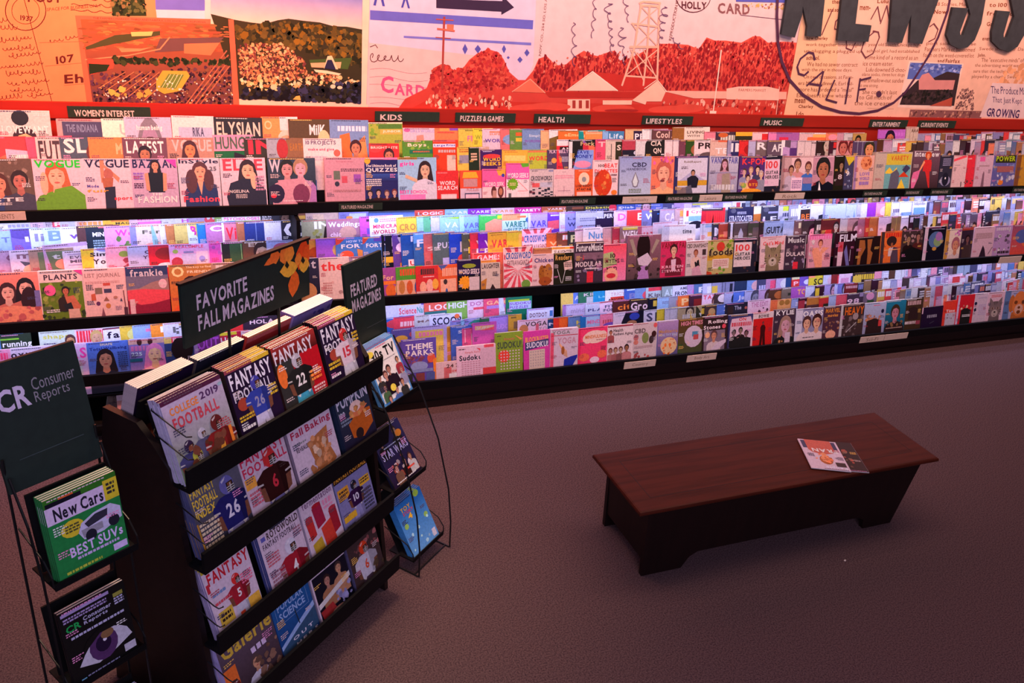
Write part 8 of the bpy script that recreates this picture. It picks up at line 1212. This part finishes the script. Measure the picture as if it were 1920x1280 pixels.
for row in ('T2', 'T3', 'M2', 'M3', 'M4', 'B2', 'B3', 'B4', 'T1', 'M1', 'B1'):
    Yl, zl, dY, dZ, off, n = TIER[row[0]]; r = int(row[1]) - 1; x = ROWX[row] + .004; rnd = random.Random(hash(row) % 7 + ord(row[0]) * 10 + r)
    rnd = random.Random(ord(row[0]) * 10 + r)
    while x < 7.9:
        p = rnd.uniform(.03, .085) if r else rnd.uniform(.16, .2); W = .17 if r else p - .004; t = .0035; ta = (t + .0012) / p if r else 0; W = min(W, .04 / ta) if r else W
        c = rnd.choice(PAL); c2 = rnd.choice(PAL); spec = c + ';' + rnd.choice(['r:%s,.1,.3,.9,.9' % c2, 'e:%s,.3,.5,.25,.2' % c2, 'j:%s,.08,.06,.8,.2;n:%s,.1,.3,.9,.9,7' % (c2, rnd.choice(PAL)), 'P:.3,.4,.4,c97,322,%s' % c2, 'n:%s,0,0,1,1,10;l:eee,.1,.1,.7,.3,3' % c2, 'g:%s,%s' % (c, c2), 'j:eee,.05,.06,.9,.2;r:%s,.1,.3,.5,.9' % c2])
        Hh = rnd.choice([.262, .275, .275, .28, .29]) - (.045 if row == 'T3' else 0); M = mag_matrix(x, Yl + .015 + r * dY, zl - off + r * dZ, math.atan(ta), LEAN)
        stuff_add(M, spec, W, Hh, t, int(x * 1000)); x += p
me = color_mesh('magazine_stock', SV, SF, SCOL, 'print'); o = obj('magazine_stock', me, None); o['kind'] = 'stuff'; tag(o, 'countless further magazine slivers and spare copies packed into the wall shelves', 'magazines')

# ------------------------------------------------------------------ newspapers in the low opening at the left
def paper_pile(x, y, z, n, W, D, rz, labels, seed):
    rnd = random.Random(seed)
    for k in range(n):
        m = MB(); m.bevel_box(-W / 2, W / 2, -D / 2, D / 2, 0, .016, .004); o = m.obj('newspaper', 'paper', None, (x + rnd.uniform(-.006, .006), y + rnd.uniform(-.006, .006), z + k * .0164)); o.rotation_euler = (0, 0, rz + rnd.uniform(-.03, .03))
        tag(o, labels[1] if k == n - 1 else labels[0], 'newspaper', labels[2])
        if k == n - 1:
            d = Draw(); spec = labels[3]; cv = draw_cover(spec, W - .012, D - .012, seed); vs, fs, cs = [], [], []
            cv.build_into(vs, fs, cs, lambda px, py, l: (px - W / 2 + .006, py - D / 2 + .006, .0163 + l * EPS)); obj('front_page', color_mesh('front_page', vs, fs, cs, 'print'), None, o)
paper_pile(.10, 4.46, .096, 7, .30, .24, .02, ('folded newspaper inside the taller pile on the low left shelf', 'topmost newspaper with black bird picture on the low left shelf', 'taller newspaper pile', 'c9a99a;q:322,.3,.2,.6,.35,.75,.8,.5,.6,.35,.9,.25,.5;j:433,.1,.06,.5,.16'), 3)
paper_pile(-.24, 4.46, .096, 4, .27, .24, -.02, ('folded newspaper inside the lower pile on the low left shelf', 'topmost newspaper of the lower pile on the low left shelf', 'lower newspaper pile', 'd9b9b0;j:755,.1,.06,.9,.16;l:977,.1,.25,.9,.9,8'), 4)
o = magazine('dcd;T:SIC,eef,.02,.95,.02,.14;r:99a,0,0,1,.02;n:88b,.3,.2,.9,.5,10;n:bac,.1,.4,.9,.8,10;r:b88,0,.8,1,1', .17, .25, .005, 900); o.matrix_world = mag_matrix(-.32, 4.335, .164, 0, R(28)); tag(o, 'pale magazine with violet picture leaning on the low left newspapers', 'magazine')

# ------------------------------------------------------------------ freestanding wooden rack of fall magazines
RK = empty('magazine_rack', (.2522, 2.6895, 0), R(39.04)); tag(RK, 'dark wooden double-sided floor rack holding four tiers of fall magazines', 'rack')
RM = RK.matrix_world if False else Matrix.Translation((.2522, 2.6895, 0)) @ Matrix.Rotation(R(39.04), 4, 'Z')
HWD = .475
prof = [(-.25, 0), (-.24, .12), (-.115, 1.13), (-.05, 1.20), (.01, 1.25), (.16, 1.25), (.185, 1.13), (.29, .12), (.30, 0)]
for sx in (-1, 1):
    m = MB(); m.prism(prof, 'x', sx * HWD - .011, sx * HWD + .011); m.obj('end_panel', 'darkwood', RK)
m = MB(); m.box(-HWD + .011, HWD - .011, -.055, .055, 1.178, 1.20); m.obj('top_board', 'bench', RK)
m = MB(); m.box(-HWD + .011, HWD - .011, -.012, .012, .05, 1.178); m.obj('centre_panel', 'darkwood', RK)
RROW = [(-.17, 1.158), (-.21, .86), (-.25, .536), (-.29, .232)]; RLEAN = R(18)
for s in (-1, 1):
    for y, z in RROW:
        yy = y * (1 if s < 0 else -1)
        def bx(name, ya, yb, za, zb, mat='black'):
            a, b = sorted((ya * -s, yb * -s)); m = MB(); m.box(-HWD - .004, HWD + .004, a, b, za, zb); return m.obj(name, mat, RK)
        bx('shelf_lip', y - .020, y - .008, z - .088, z - .004); bx('shelf_board', y - .008, y + .105, z - .088, z - .074)
        m = MB(); p0 = (y + .078, z - .074); p1 = (y + .150, z + .155); pts = [p0, (p0[0] + .01, p0[1]), (p1[0] + .01, p1[1]), p1]; pts = [(p[0] * -s, p[1]) for p in pts]; m.prism(pts, 'x', -HWD + .011, HWD - .011); m.obj('shelf_back', 'black', RK)
        if s < 0:
            for q in (.035, .115):
                m = MB(); x = -HWD - .006; m.tube([(x + .012, y + .12, z + q + .05), (x, y + .11, z + q + .045), (x, y - .01, z + q + .012), (x + .008, y - .022, z + q), (x + .03, y - .018, z + q - .012), (x + .034, y - .012, z + q - .016)], .0022); m.obj('retaining_wire', 'wire', RK)
def printed(d, parent, fn):       # every printed line or leaf a part of its own
    by = {}
    for name, p in zip(d.names, d.P): by.setdefault(name, []).append(p)
    for (name, _), P in by.items():
        q = Draw(); q.P = P; vs, fs, cs = [], [], []; q.build_into(vs, fs, cs, fn); obj(name, color_mesh(name, vs, fs, cs, 'print'), None, parent)
def hanging_sign(name, label, M0, W, Hh, rods, draw, mat='green'):
    o = empty(name); o.matrix_world = M0; tag(o, label, 'sign')
    m = MB(); m.box(-W / 2, W / 2, 0, .012, 0, Hh); m.obj('sign_board', mat, o)
    m = MB(); m.box(-W / 2 - .004, W / 2 + .004, -.003, .015, Hh, Hh + .008); m.obj('top_rail', 'darkwood', o)
    for x in rods: m = MB(); m.tube([(x, .006, 0), (x, .006, -rods[x])], .005); m.obj('support_rod', 'wire', o)
    d = Draw(W, Hh); draw(d); printed(d, o, lambda x, z, l: (x - W / 2, -.0004 - l * .0001, z)); return o
def leafy(d):
    draw_text(d, 'FAVORITE', hx('d8c8dc'), .055, .112, .265, .165); draw_text(d, 'FALL MAGAZINES', hx('d8c8dc'), .055, .040, .385, .096); d.lay = 1
    for cx, cy, L, wd, ang, col in [(.43, .222, .080, .062, -65, 'fa8030'), (.39, .222, .055, .05, -80, 'fb7a2c'), (.47, .222, .072, .052, -100, 'ff9234'), (.545, .222, .115, .062, -108, 'f4501c'), (.575, .20, .085, .05, -118, 'f65a20'), (.425, .200, .085, .03, 195, 'f8702c'), (.492, .118, .100, .058, -100, 'f46a24'), (.505, .128, .090, .062, 176, 'ffb038'), (.510, .128, .056, .058, -8, 'ffae38'), (.502, .130, .05, .036, 78, 'ff8c34')]:
        ca, sa = math.cos(R(ang)), math.sin(R(ang)); d.lay += 1; d.name = ('leaf_print', d.lay)
        d.poly([(cx + ca * L * u - sa * wd * v, cy + sa * L * u + ca * wd * v) for u, v in ((0, 0), (.2, .32), (.5, .5), (.75, .36), (1, 0), (.75, -.36), (.5, -.5), (.2, -.32))], hx(col), tuple(min(1, c * 1.25) for c in hx(col)))
    for x, y in ((.45, .165), (.53, .16)): d.lay += 1; d.name = ('leaf_gap', d.lay); d.poly([(x, y), (x + .012, y - .02), (x + .002, y - .03), (x - .01, y - .015)], (.02, .02, .012))
hanging_sign('rack_sign', 'long dark green sign with autumn leaves standing on top of the rack', RM @ Matrix.Translation((-.012, -.006, 1.43)) , .565, .212, {-.10: .231, .13: .231}, leafy)
def wired(): pass
RMAGS = [
 # row, x0, x1, copies, cover, label, spine colour
 (0, -.475, -.240, 5, '9a8;g:cbd,685;r:524,0,0,1,.055;T:2019,536,.6,.92,.09,.18;T:COLLEGE,e83,.1,.56,.11,.20;T:FOOTBALL,c45,.1,.85,.23,.37;e:9bc,.96,.10,.04,.02;F:.22,.6,.17,324,447,cb5,-,fff;F:.46,.53,.15,bbc,557,ccc,-,fff;F:.3,.74,.18,bb4,572,bb4,7,eee;F:.72,.5,.22,622,822,e93,1,fb4;r:dcd,.72,.86,.98,.97;l:84a,.74,.88,.96,.95,3;r:eee,.1,.93,.3,.99;n:743,.1,.62,.95,.9,16;r:e83,.88,.6,.93,.8', 'white and green college football magazine with tackling players', 'b9b4d6'),
 (0, -.225, -.026, 6, '213;r:945,0,0,.6,.05;r:db3,.6,0,1,.05;T:FANTASY,eef,.05,.98,.07,.27;T:FOOTBALL,dde,.05,.9,.29,.42;e:a43,.2,.47,.12,.08;F:.55,.29,.24,44a,34a,cce,26,99b;l:db3,.04,.6,.36,.68,2;l:eee,.04,.74,.34,.8,1;l:db3,.8,.4,.98,.55,3;l:ccc,.04,.86,.3,.96,2', 'black fantasy football magazine with player in blue jersey', '20141c'),
 (0, -.021, .198, 5, '333;q:b12,.35,.3,1,.1,1,1,.55,1;g2:a33,411,.0,.22;T:FANTASY,dde,.02,.9,.06,.24;e:e73,.1,.4,.1,.16;F:.46,.29,.24,bbc,222,4ac,22,eee;l:f94,.68,.5,.92,.66,3;l:ecc,.68,.72,.95,.85,3;r:eee,.84,.9,.98,.97', 'red and black fantasy football magazine with player numbered 22', '301418'),
 (0, .213, .413, 7, '213;r:945,0,0,.5,.05;r:db3,.5,0,1,.05;T:FANTASY,dde,.05,.98,.07,.27;T:FOOTBALL,dde,.05,.9,.29,.42;e:a43,.25,.47,.12,.08;F:.6,.27,.25,c33,dcd,ccd,15,c34;l:db3,.04,.55,.36,.66,2;l:eee,.04,.72,.3,.78,1;l:db3,.82,.3,.98,.45,3;l:db3,.04,.84,.3,.95,2', 'black fantasy football magazine with player in white jersey', '1c1218'),
 (1, -.449, -.235, 6, '445;g:667,223;r:ba3,0,0,1,.07;T:FANTASY,ec4,.04,.5,.08,.2;T:FOOTBALL,ec4,.04,.5,.22,.34;T:INDEX,ec4,.04,.42,.36,.46;F:.7,.26,.3,66a,226,99c,26,dde;l:dca,.04,.52,.4,.96,8;r:b83,0,.5,.03,1', 'dark fantasy football index with player numbered 26', '565a86'),
 (1, -.235, -.018, 3, 'cbc;T:FANTASY,c35,.03,.98,.06,.2;T:FOOTBALL,c35,.03,.98,.22,.34;r:ea4,.02,.36,.24,.5;F:.6,.26,.3,c33,311,88c,6,c34;l:c67,.04,.55,.28,.75,4;q:336,.2,.9,.5,.8,.45,1,.2,1', 'white fantasy football magazine with player in black jersey', 'b6a8c0'),
 (1, -.005, .225, 6, 'dcd;T:Fall_Baking,b35,.06,.97,.14,.27;l:999,.1,.32,.35,.36,1;T:REVEALED,434,.1,.4,.38,.44;q:b74,.36,.4,.6,.34,.85,.3,.8,.55,.9,.8,.6,.95,.3,.98,.45,.75,.4,.6;n:d96,.4,.36,.85,.75,26;n:c85,.3,.75,.85,.95,16;n:eca,.45,.4,.8,.6,8', 'pale pink baking magazine with crumb-topped pie', '8c7c92'),
 (1, .250, .446, 4, '235;g:345,213;T:PUMPKIN,dde,.04,.98,.06,.24;T:100,dde,.05,.22,.28,.36;l:89a,.05,.4,.35,.5,2;q:c62,.25,.5,.6,.38,.95,.42,.95,.66,.6,.78,.3,.72;q:e85,.3,.42,.65,.28,.9,.36,.6,.46;e:fdc,.55,.3,.18,.08;e:322,.5,.7,.12,.08;T:Delicious,ccc,.25,.9,.84,.94;n:d95,.35,.3,.8,.45,10', 'dark teal magazine with slice of pumpkin cake', '22304a'),
 (2, -.45, -.25, 4, 'dcd;r:ba3,0,0,.85,.05;r:222,.85,0,1,.05;T:1,c34,.02,.08,.2,.32;T:FANTASY,c23,.08,.98,.08,.24;F:.6,.36,.2,d33,a23,ccd,5,eee;r:e53,.5,.8,.6,.92;r:db4,.08,.62,.38,.82;l:322,.12,.66,.34,.78,2;r:eb4,.72,.7,.98,.86;l:e79,.7,.35,.95,.5,4;l:79c,.08,.36,.36,.42,1;l:d56,.08,.48,.4,.54,1;r:e75,.08,.9,.25,1', 'white fantasy football magazine with player wearing red helmet', 'a49ac4'),
 (2, -.203, .001, 4, 'dcd;r:334,.3,.04,.7,.1;T:ROTOWORLD,433,.2,.98,.1,.2;T:FANTASY_FOOTBALL,545,.06,.9,.22,.3;r:66b,.06,.12,.16,.18;F:.64,.47,.3,dde,a23,322,4,fff;l:c67,.06,.4,.36,.56,4;l:a78,.06,.64,.4,.96,6;l:a78,.78,.28,.98,.4,3', 'pale lilac fantasy football magazine with white-helmeted player', '48508a'),
 (2, .007, .196, 3, 'dcd;T:fermentation,868,.08,.95,.06,.16;r:d34,.8,.02,.95,.07;q:c33,.06,.34,.26,.3,.28,.6,.1,.64;q:a24,.3,.22,.56,.18,.6,.5,.34,.54;q:d43,.42,.56,.74,.5,.78,.86,.46,.92;q:a23,.72,.4,.94,.36,.96,.72,.76,.76;q:ca3,.1,.7,.38,.66,.42,.96,.14,1;j:e9b,.62,.2,.9,.28;l:e9b,.62,.3,.9,.36,1;r:ca6,0,.94,1,1;e:b23,.43,.2,.12,.03;e:c34,.16,.32,.1,.03;e:b34,.83,.38,.1,.03', 'white fermenting magazine with red and orange preserve jars', 'b8a8c0'),
 (2, .199, .407, 3, '88b;r:322,0,.02,1,.14;T:FANTASY_FOOTBALL,ea3,.03,.97,.04,.12;r:ea3,.04,.24,.35,.42;l:433,.08,.28,.32,.38,2;F:.5,.3,.19,223,314,99c,10,dde;r:eb3,.66,.28,.96,.4;l:433,.68,.3,.94,.38,2;r:eb3,.04,.66,.4,.76;l:445,.66,.48,.94,.8,6;r:dde,.72,.86,.95,.95;l:445,.06,.82,.3,.94,3', 'grey-blue fantasy football magazine with player numbered 10', '6a6c9a'),
 (3, -.451, -.197, 5, '435;g:656,322;T:Galerie,db4,.06,.98,.06,.28;r:e73,0,.4,.22,.98;e:622,.12,.7,.1,.12;P:.55,.6,.2,c97,544,ccd;q:ccd,.4,.8,.55,.72,.72,.78,.8,1,.4,1;n:865,.6,.5,1,.95,14;j:dce,.52,.38,.8,.46', 'dark magazine with big yellow title and orange side panel', 'b6ace4'),
 (3, -.197, .003, 2, '148;g:26a,137;r:8ad,.08,.08,.9,.085;r:8ad,.08,.42,.9,.425;r:8ad,.08,.08,.087,.425;r:8ad,.893,.08,.9,.425;T:POPULAR,9be,.14,.82,.13,.24;T:SCIENCE,9be,.14,.82,.27,.38;q:9be,0,.72,.4,.6,1,.44,1,.52,.4,.72,0,.84;q:357,0,.78,.5,.64,1,.52,1,.8,.5,.9,0,1;k:234,.52,.36,.55,.6;T:T_H_E,dde,.1,.5,.86,.91;T:O_U_T,dde,.3,.85,.72,.77;T:H_E_R_S,dde,.35,.95,.82,.87', 'blue science magazine with white boxed title', '1c4c8c'),
 (3, .009, .215, 2, '112;r:dcd,0,0,1,.18;T:Entrepreneur,323,.03,.98,.02,.17;r:dcd,0,0,.04,1;P:.4,.35,.22,b87,322,a75;P:.75,.3,.22,c97,433,b86;q:ddd,.04,.6,1,.46,1,.54,.04,.68;n:99c,.5,.6,.95,.85,14;q:a33,.05,.72,.4,.7,.5,.9,.1,.95;e:c98,.5,.88,.2,.06;r:dde,.06,.9,.2,.98', 'black business magazine with white top and two women', 'a098b4'),
 (3, .228, .419, 3, '433;n:855,0,.1,.5,.4,10;n:a66,.5,.1,1,.5,10;T:PLAYBOOK,d34,.15,.98,.04,.15;F:.48,.32,.3,d42,ccd,545,6,d53;n:543,.6,.6,1,.9,10;r:dde,.1,.86,.3,.96', 'dark sports playbook with orange-helmeted player', '5c5880')]
for i, (r, x0, x1, n, spec, lab, spine) in enumerate(RMAGS):
    y, z = RROW[r]; W = x1 - x0 - .004; Hh = .275; t = .0085
    base = None
    for k in range(n):
        rnd = random.Random(i * 31 + k)
        if k == 0: o = base = magazine(spec, W, Hh, t, 2000 + i, spine=spine); tag(o, lab + ', freestanding rack', 'magazine', 'magazines on the freestanding rack')
        else: o = copy_tree(base); tag(o, 'spare copy stacked behind the ' + ' '.join(lab.split()[:8]), 'magazine', 'spare copies %d on the freestanding rack' % (i + 1))
        o.matrix_world = RM @ Matrix.Translation((x0 + .002 - k * .0006 + rnd.uniform(-.001, .001), y + k * (t + .0008), z - .072 + (rnd.uniform(-.003, .004) if k else 0))) @ Matrix.Rotation(-RLEAN, 4, 'X')
BACKS = [(-.47, -.25, 6, '213;n:322,.1,.2,.9,.9,8', 'dark-backed magazine standing in the rear top tier, left end', 'c0b0b8'), (-.24, -.03, 4, '223;n:545,.1,.2,.9,.9,10', 'dark-backed magazine in the rear top tier, second from left end', '334'), (-.02, .20, 3, 'b33;r:eee,0,.3,1,.5;q:684,.2,.5,.6,.4,.7,.8;r:d66,0,0,1,.1', 'red striped magazine in the rear top tier of the rack', 'b33'), (.21, .43, 7, '87b;n:54a,.05,.1,.95,.9,30;n:aae,.05,.1,.95,.9,14', 'violet flowered magazine in the rear top tier of the rack', '98c')]
for i, (x0, x1, n, spec, lab, spine) in enumerate(BACKS):
    base = None
    for k in range(n):
        if k == 0: o = base = magazine(spec, x1 - x0 - .004, .275, .0085, 2100 + i, spine=spine); tag(o, lab, 'magazine', 'magazines in the rear top tier')
        else: o = copy_tree(base); tag(o, 'spare copy behind the ' + ' '.join(lab.split()[:8]), 'magazine', 'spare copies %d in the rear top tier' % (i + 1))
        # these face away from the camera and lean towards the ridge: their back covers show
        o.matrix_world = RM @ Matrix.Translation((x0 + .002 + .015, .115 + k * .0093, 1.086)) @ Matrix.Rotation(RLEAN, 4, 'X')

# ------------------------------------------------------------------ wire racks at both ends
def wire_rack(label, M0, W, shelves, sign, arc, feet_y, back_y, top_z):
    """local frame: x along the shelf, y away from the viewer, z up"""
    o = empty('wire_rack'); o.matrix_world = M0; tag(o, label, 'rack')
    for sx in (0, 1):
        x = -.025 if sx == 0 else W + .025
        m = MB(); m.tube([(x, p[0], p[1]) for p in arc], .0038); m.obj('side_wire', 'wire', o)
        m = MB(); m.tube([(x, back_y, 0.004), (x, back_y + .01, .5), (x, back_y, top_z)], .0038); m.obj('rear_post', 'wire', o)
        m = MB(); m.tube([(x, feet_y, .004), (x, back_y, .004)], .0038); m.obj('foot_bar', 'wire', o)
    m = MB(); m.tube([(-.025, feet_y + .02, .006), (W + .025, feet_y + .02, .006)], .0035); m.obj('cross_bar', 'wire', o)
    m = MB(); m.tube([(-.025, back_y, .3), (W + .025, back_y, .3)], .0035); m.obj('cross_bar', 'wire', o)
    for y, z, lean, dep in shelves:
        m = MB(); m.box(-.02, W + .02, y - .035, y + dep, z - .010, z - .004); m.obj('wire_shelf', 'black', o)
        m = MB(); m.box(-.02, W + .02, y - .038, y - .034, z - .012, z + .012); m.obj('shelf_lip', 'black', o)
        yb, zb = y + dep * .5 + math.tan(lean) * .25, z + .25
        m = MB(); m.prism([(y + dep * .5, z), (y + dep * .5 + .006, z), (yb + .006, zb), (yb, zb)], 'x', -.01, W + .01); m.obj('back_plate', 'black', o)
        for x in (-.022, W + .022):
            m = MB(); m.tube([(x, y - .036, z + .004), (x, y - .034, z + .035), (x, y, z + .075), (x, y + dep + .03, z + .12)], .0028); m.obj('side_guard', 'wire', o)
    W2, H2, yb, zb, lean, fn = sign
    s = empty('sign_panel'); s.parent = o; s.matrix_parent_inverse = Matrix(); s.location = (W / 2, yb, zb); s.rotation_euler = (-lean, 0, 0)
    m = MB(); m.box(-W2 / 2, W2 / 2, 0, .014, 0, H2); bd = m.obj('sign_board', 'green', s)
    d = Draw(W2, H2); fn(d, W2, H2); printed(d, s, lambda x, z, l: (x - W2 / 2, -.0006 - l * .0001, z))
    return o
def feat(d, W, H):
    draw_text(d, 'FEATURED', hx('cfc0d0'), W * .12, H * .66, W * .82, H * .79); draw_text(d, 'MAGAZINES', hx('cfc0d0'), W * .12, H * .50, W * .90, H * .63)
    d.name = ('rule_line', 0); d.poly([(W * .45, H * .275), (W * .93, H * .27), (W * .93, H * .276), (W * .45, H * .279)], hx('565b5c'))
def crsign(d, W, H):
    draw_text(d, 'CR', hx('d8ccec'), W * .12, H * .62, W * .44, H * .80); draw_text(d, 'Consumer', hx('8f8d98'), W * .48, H * .72, W * .93, H * .82, False); draw_text(d, 'Reports', hx('8f8d98'), W * .48, H * .60, W * .84, H * .71, False)
    d.name = ('rule_line', 0); d.poly([(W * .18, H * .235), (W * .86, H * .24), (W * .86, H * .248), (W * .18, H * .241)], hx('3c4a4c'))
def frame_at(u, v, ang): a = R(ang); dx, dy = math.cos(a), math.sin(a); return Matrix.Translation((u * dx - v * dy, u * dy + v * dx, 0)) @ Matrix.Rotation(a, 4, 'Z')
WR = frame_at(2.535, 1.9, 39.04)           # local y = v - 1.9
S1 = [(-.03, .80, R(28), .10), (-.10, .40, R(34), .10), (-.22, .075, R(30), .10)]
wire_rack('black bow-sided wire rack with featured sign right of wooden rack', WR, .205, S1, (.250, .43, .105, .975, R(7), feat), [(.08, 1.02), (.03, .95), (-.08, .80), (-.19, .58), (-.265, .33), (-.29, .15), (-.295, .005)], -.29, .12, 1.05)
def put_mags(M0, W, slots, shelves, off):
    for i, (n, Hh, spec, lab, spine) in enumerate(slots):
        y, z, lean, dep = shelves[i]; base = None
        for k in range(n):
            if k == 0: o = base = magazine(spec, W, Hh, .0085, off + i, spine=spine); tag(o, lab, 'magazine', 'magazines on the wire racks')
            else: o = copy_tree(base); tag(o, 'spare copy behind the ' + ' '.join(lab.split()[:8]), 'magazine', 'spare copies %d on the wire racks' % (off + i))
            o.matrix_world = M0 @ Matrix.Translation((-.001 * k, y - .03 + k * .0095, z - .003)) @ Matrix.Rotation(-lean, 4, 'X')
put_mags(WR, .203, [
 (4, .275, 'eee;r:59d,0,0,1,.05;r:59d,0,0,.04,1;r:59d,0,.93,1,1;r:59d,.96,0,1,1;T:90s_TV,111,.12,.92,.1,.27;e:ed5,.12,.13,.12,.05;l:e8a,.35,.06,.7,.09,1;l:999,.1,.3,.85,.32,1;P:.5,.47,.17,b87,322,212;P:.35,.53,.17,c98,533,212;q:212,.3,.64,.7,.58,.75,.74,.3,.76;P:.85,.4,.12,c97,433,a34;P:.14,.52,.12,b87,322,333;P:.86,.58,.12,dba,986,99b;P:.18,.7,.12,b87,432,464;P:.75,.76,.13,c97,522,333;P:.5,.82,.13,c98,433,46a;P:.22,.9,.12,c98,533,c78;e:ed5,.42,.76,.09,.06', 'blue-bordered television magazine with many cast portraits on wire rack', '5a9ad0'),
 (2, .275, '225;g:336,213;P:.2,.2,.16,a87,322,111;P:.72,.15,.18,b97,433,222;e:e93,.82,.22,.1,.06;T:STAR_WARS,ccf,.05,.95,.36,.5;l:bce,.2,.31,.8,.34,1;n:a54,.1,.55,.95,.9,20;n:dcc,.2,.6,.95,.9,12;P:.3,.7,.14,c98,433,754;P:.6,.68,.14,b87,322,311;P:.82,.66,.14,c97,533,ccc;r:e54,.6,.8,.85,.83;l:eee,.1,.92,.8,.95,1', 'dark blue space film magazine in middle of the wire rack', '202444'),
 (4, .265, '38d;g:27c,6ae;e:ad5,.8,.06,.1,.06;e:9c6,.15,.45,.07,.05;e:9c6,.85,.5,.07,.05;T:TOY,fc3,.15,.5,.12,.2;T:STORY,e44,.18,.55,.21,.27;T:4,fc3,.3,.45,.28,.38;n:adf,.1,.4,.9,.9,8;r:dde,.82,.8,.95,.94', 'bright blue film magazine with yellow title in lowest wire shelf', '3a88cc')], S1, 2200)
WL = frame_at(.776, 1.95, 31.29)
S2 = [(.03, .955, R(6), .09), (.06, .53, R(8), .09), (.02, .09, R(14), .09)]
wire_rack('black wire rack with consumer guide sign at lower left', WL, .205, S2, (.262, .36, .145, 1.195, R(12), crsign), [(.14, 1.25), (.08, 1.12), (.05, .95), (.04, .6), (.03, .3), (.02, .005)], .02, .16, 1.3)
put_mags(WL, .203, [
 (4, .268, '284;r:372,0,0,1,.1;r:d63,.2,.03,.4,.09;r:112,.02,.05,.5,.1;r:dce,0,.1,1,.3;T:New_Cars,223,.1,.78,.13,.28;r:dc3,.8,.06,1,.3;l:333,.84,.1,.96,.25,3;e:dc3,.3,.43,.16,.1;l:553,.2,.38,.4,.48,3;q:cce,.36,.52,.42,.42,.6,.36,.85,.34,.98,.42,.98,.55,.7,.62,.42,.62;q:334,.46,.44,.62,.38,.8,.38,.78,.46,.5,.5;q:99a,.4,.5,.7,.5,.7,.58,.42,.6;e:223,.52,.6,.08,.07;e:223,.86,.55,.08,.07;T:BEST_SUVs,dcf,.2,.95,.64,.76;l:cbe,.28,.78,.88,.83,1;r:dcf,.78,.84,.98,.92;l:bc4,.1,.9,.6,.95,1', 'green and white car buying guide on left wire rack', '2a8448'),
 (2, .268, '111;r:a9c,.03,.03,.75,.07;l:a9c,.05,.1,.7,.17,2;T:CR,2a5,.06,.28,.2,.29;T:Consumer,bbd,.32,.75,.18,.235;T:Reports,bbd,.32,.68,.245,.3;r:994,.8,.1,.95,.15;l:bbd,.8,.16,.95,.26,3;l:bbd,.1,.36,.92,.41,1;q:ccd,.12,.78,.3,.58,.5,.48,.72,.48,.9,.6,.96,.72,.7,.8,.4,.86;e:536,.52,.66,.22,.2;e:213,.52,.64,.12,.11;e:eef,.55,.6,.03,.025;e:864,.6,.54,.1,.06;q:111,.1,.76,.3,.5,.5,.42,.75,.42,.95,.6,.72,.5,.5,.49,.3,.6;r:ccd,.8,.82,.98,.92;l:88a,.2,.93,.7,.96,1;r:7bd,.1,.94,.18,.98', 'black magazine with large purple eye on left wire rack', '141418'),
 (3, .27, '9be;g:dab,8ae;n:fca,.2,.1,.8,.5,12;T:YOU,fff,.1,.9,.1,.3' .replace('T:YOU,fff,.1,.9,.1,.3', 'j:fff,.1,.1,.9,.25'), 'pale blue and pink magazine in lowest shelf of left wire rack', '9ab8e0')], S2, 2300)

# ------------------------------------------------------------------ bench with two magazines left on it
BN = empty('bench', (2.751, 2.756, 0)); tag(BN, 'long low dark wooden bench standing on the carpet', 'bench')
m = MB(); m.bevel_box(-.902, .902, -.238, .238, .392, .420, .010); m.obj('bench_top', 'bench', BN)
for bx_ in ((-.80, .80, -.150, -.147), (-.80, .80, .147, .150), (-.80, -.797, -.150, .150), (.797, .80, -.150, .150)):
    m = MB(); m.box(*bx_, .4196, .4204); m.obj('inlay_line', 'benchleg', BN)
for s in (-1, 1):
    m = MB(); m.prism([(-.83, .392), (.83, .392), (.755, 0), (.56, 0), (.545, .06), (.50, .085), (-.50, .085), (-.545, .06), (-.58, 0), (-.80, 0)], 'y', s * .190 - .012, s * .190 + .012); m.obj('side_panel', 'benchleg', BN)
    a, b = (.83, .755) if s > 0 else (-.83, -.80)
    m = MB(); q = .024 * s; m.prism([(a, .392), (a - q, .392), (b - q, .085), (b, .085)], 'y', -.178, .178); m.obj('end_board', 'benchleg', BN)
def flat_mag(x, y, z, ang, spec, label, seed, W=.2, Hh=.268, t=.004):
    o = magazine(spec, W, Hh, t, seed, spine='dcd'); o.matrix_world = Matrix.Translation((x, y, z)) @ Matrix.Rotation(ang, 4, 'Z') @ Matrix.Translation((-W / 2, -Hh / 2, t)) @ Matrix.Rotation(R(-90), 4, 'X'); tag(o, label, 'magazine', 'magazines lying on the bench'); return o
flat_mag(3.115, 2.665, .4205, R(180 - 22), '322;n:a54,.2,.2,.9,.8,20;n:865,.1,.1,.9,.9,12', 'dark magazine lying half under another on the bench', 3001)
flat_mag(3.025, 2.690, .4250, R(180 - 24), 'dcd;r:446,.05,.7,.95,.97;e:eee,.3,.8,.14,.06;q:e87,.25,.98,.5,.72,.75,.98;P:.5,.34,.36,fa7,b63,c65;r:433,.05,.12,.3,.26;T:People,eef,.06,.6,.03,.13;T:FRAN,eee,.1,.75,.58,.7;n:e85,.25,.2,.8,.5,10', 'white-edged celebrity magazine lying upside down on top of the bench', 3002)
m = MB(); m.bevel_box(-.006, .006, -.004, .004, 0, .003, .001); o = m.obj('paper_scrap', 'paper', None, (3.03, 2.37, 0)); o.rotation_euler = (0, 0, .5); tag(o, 'tiny white paper scrap on the carpet before the bench', 'scrap')
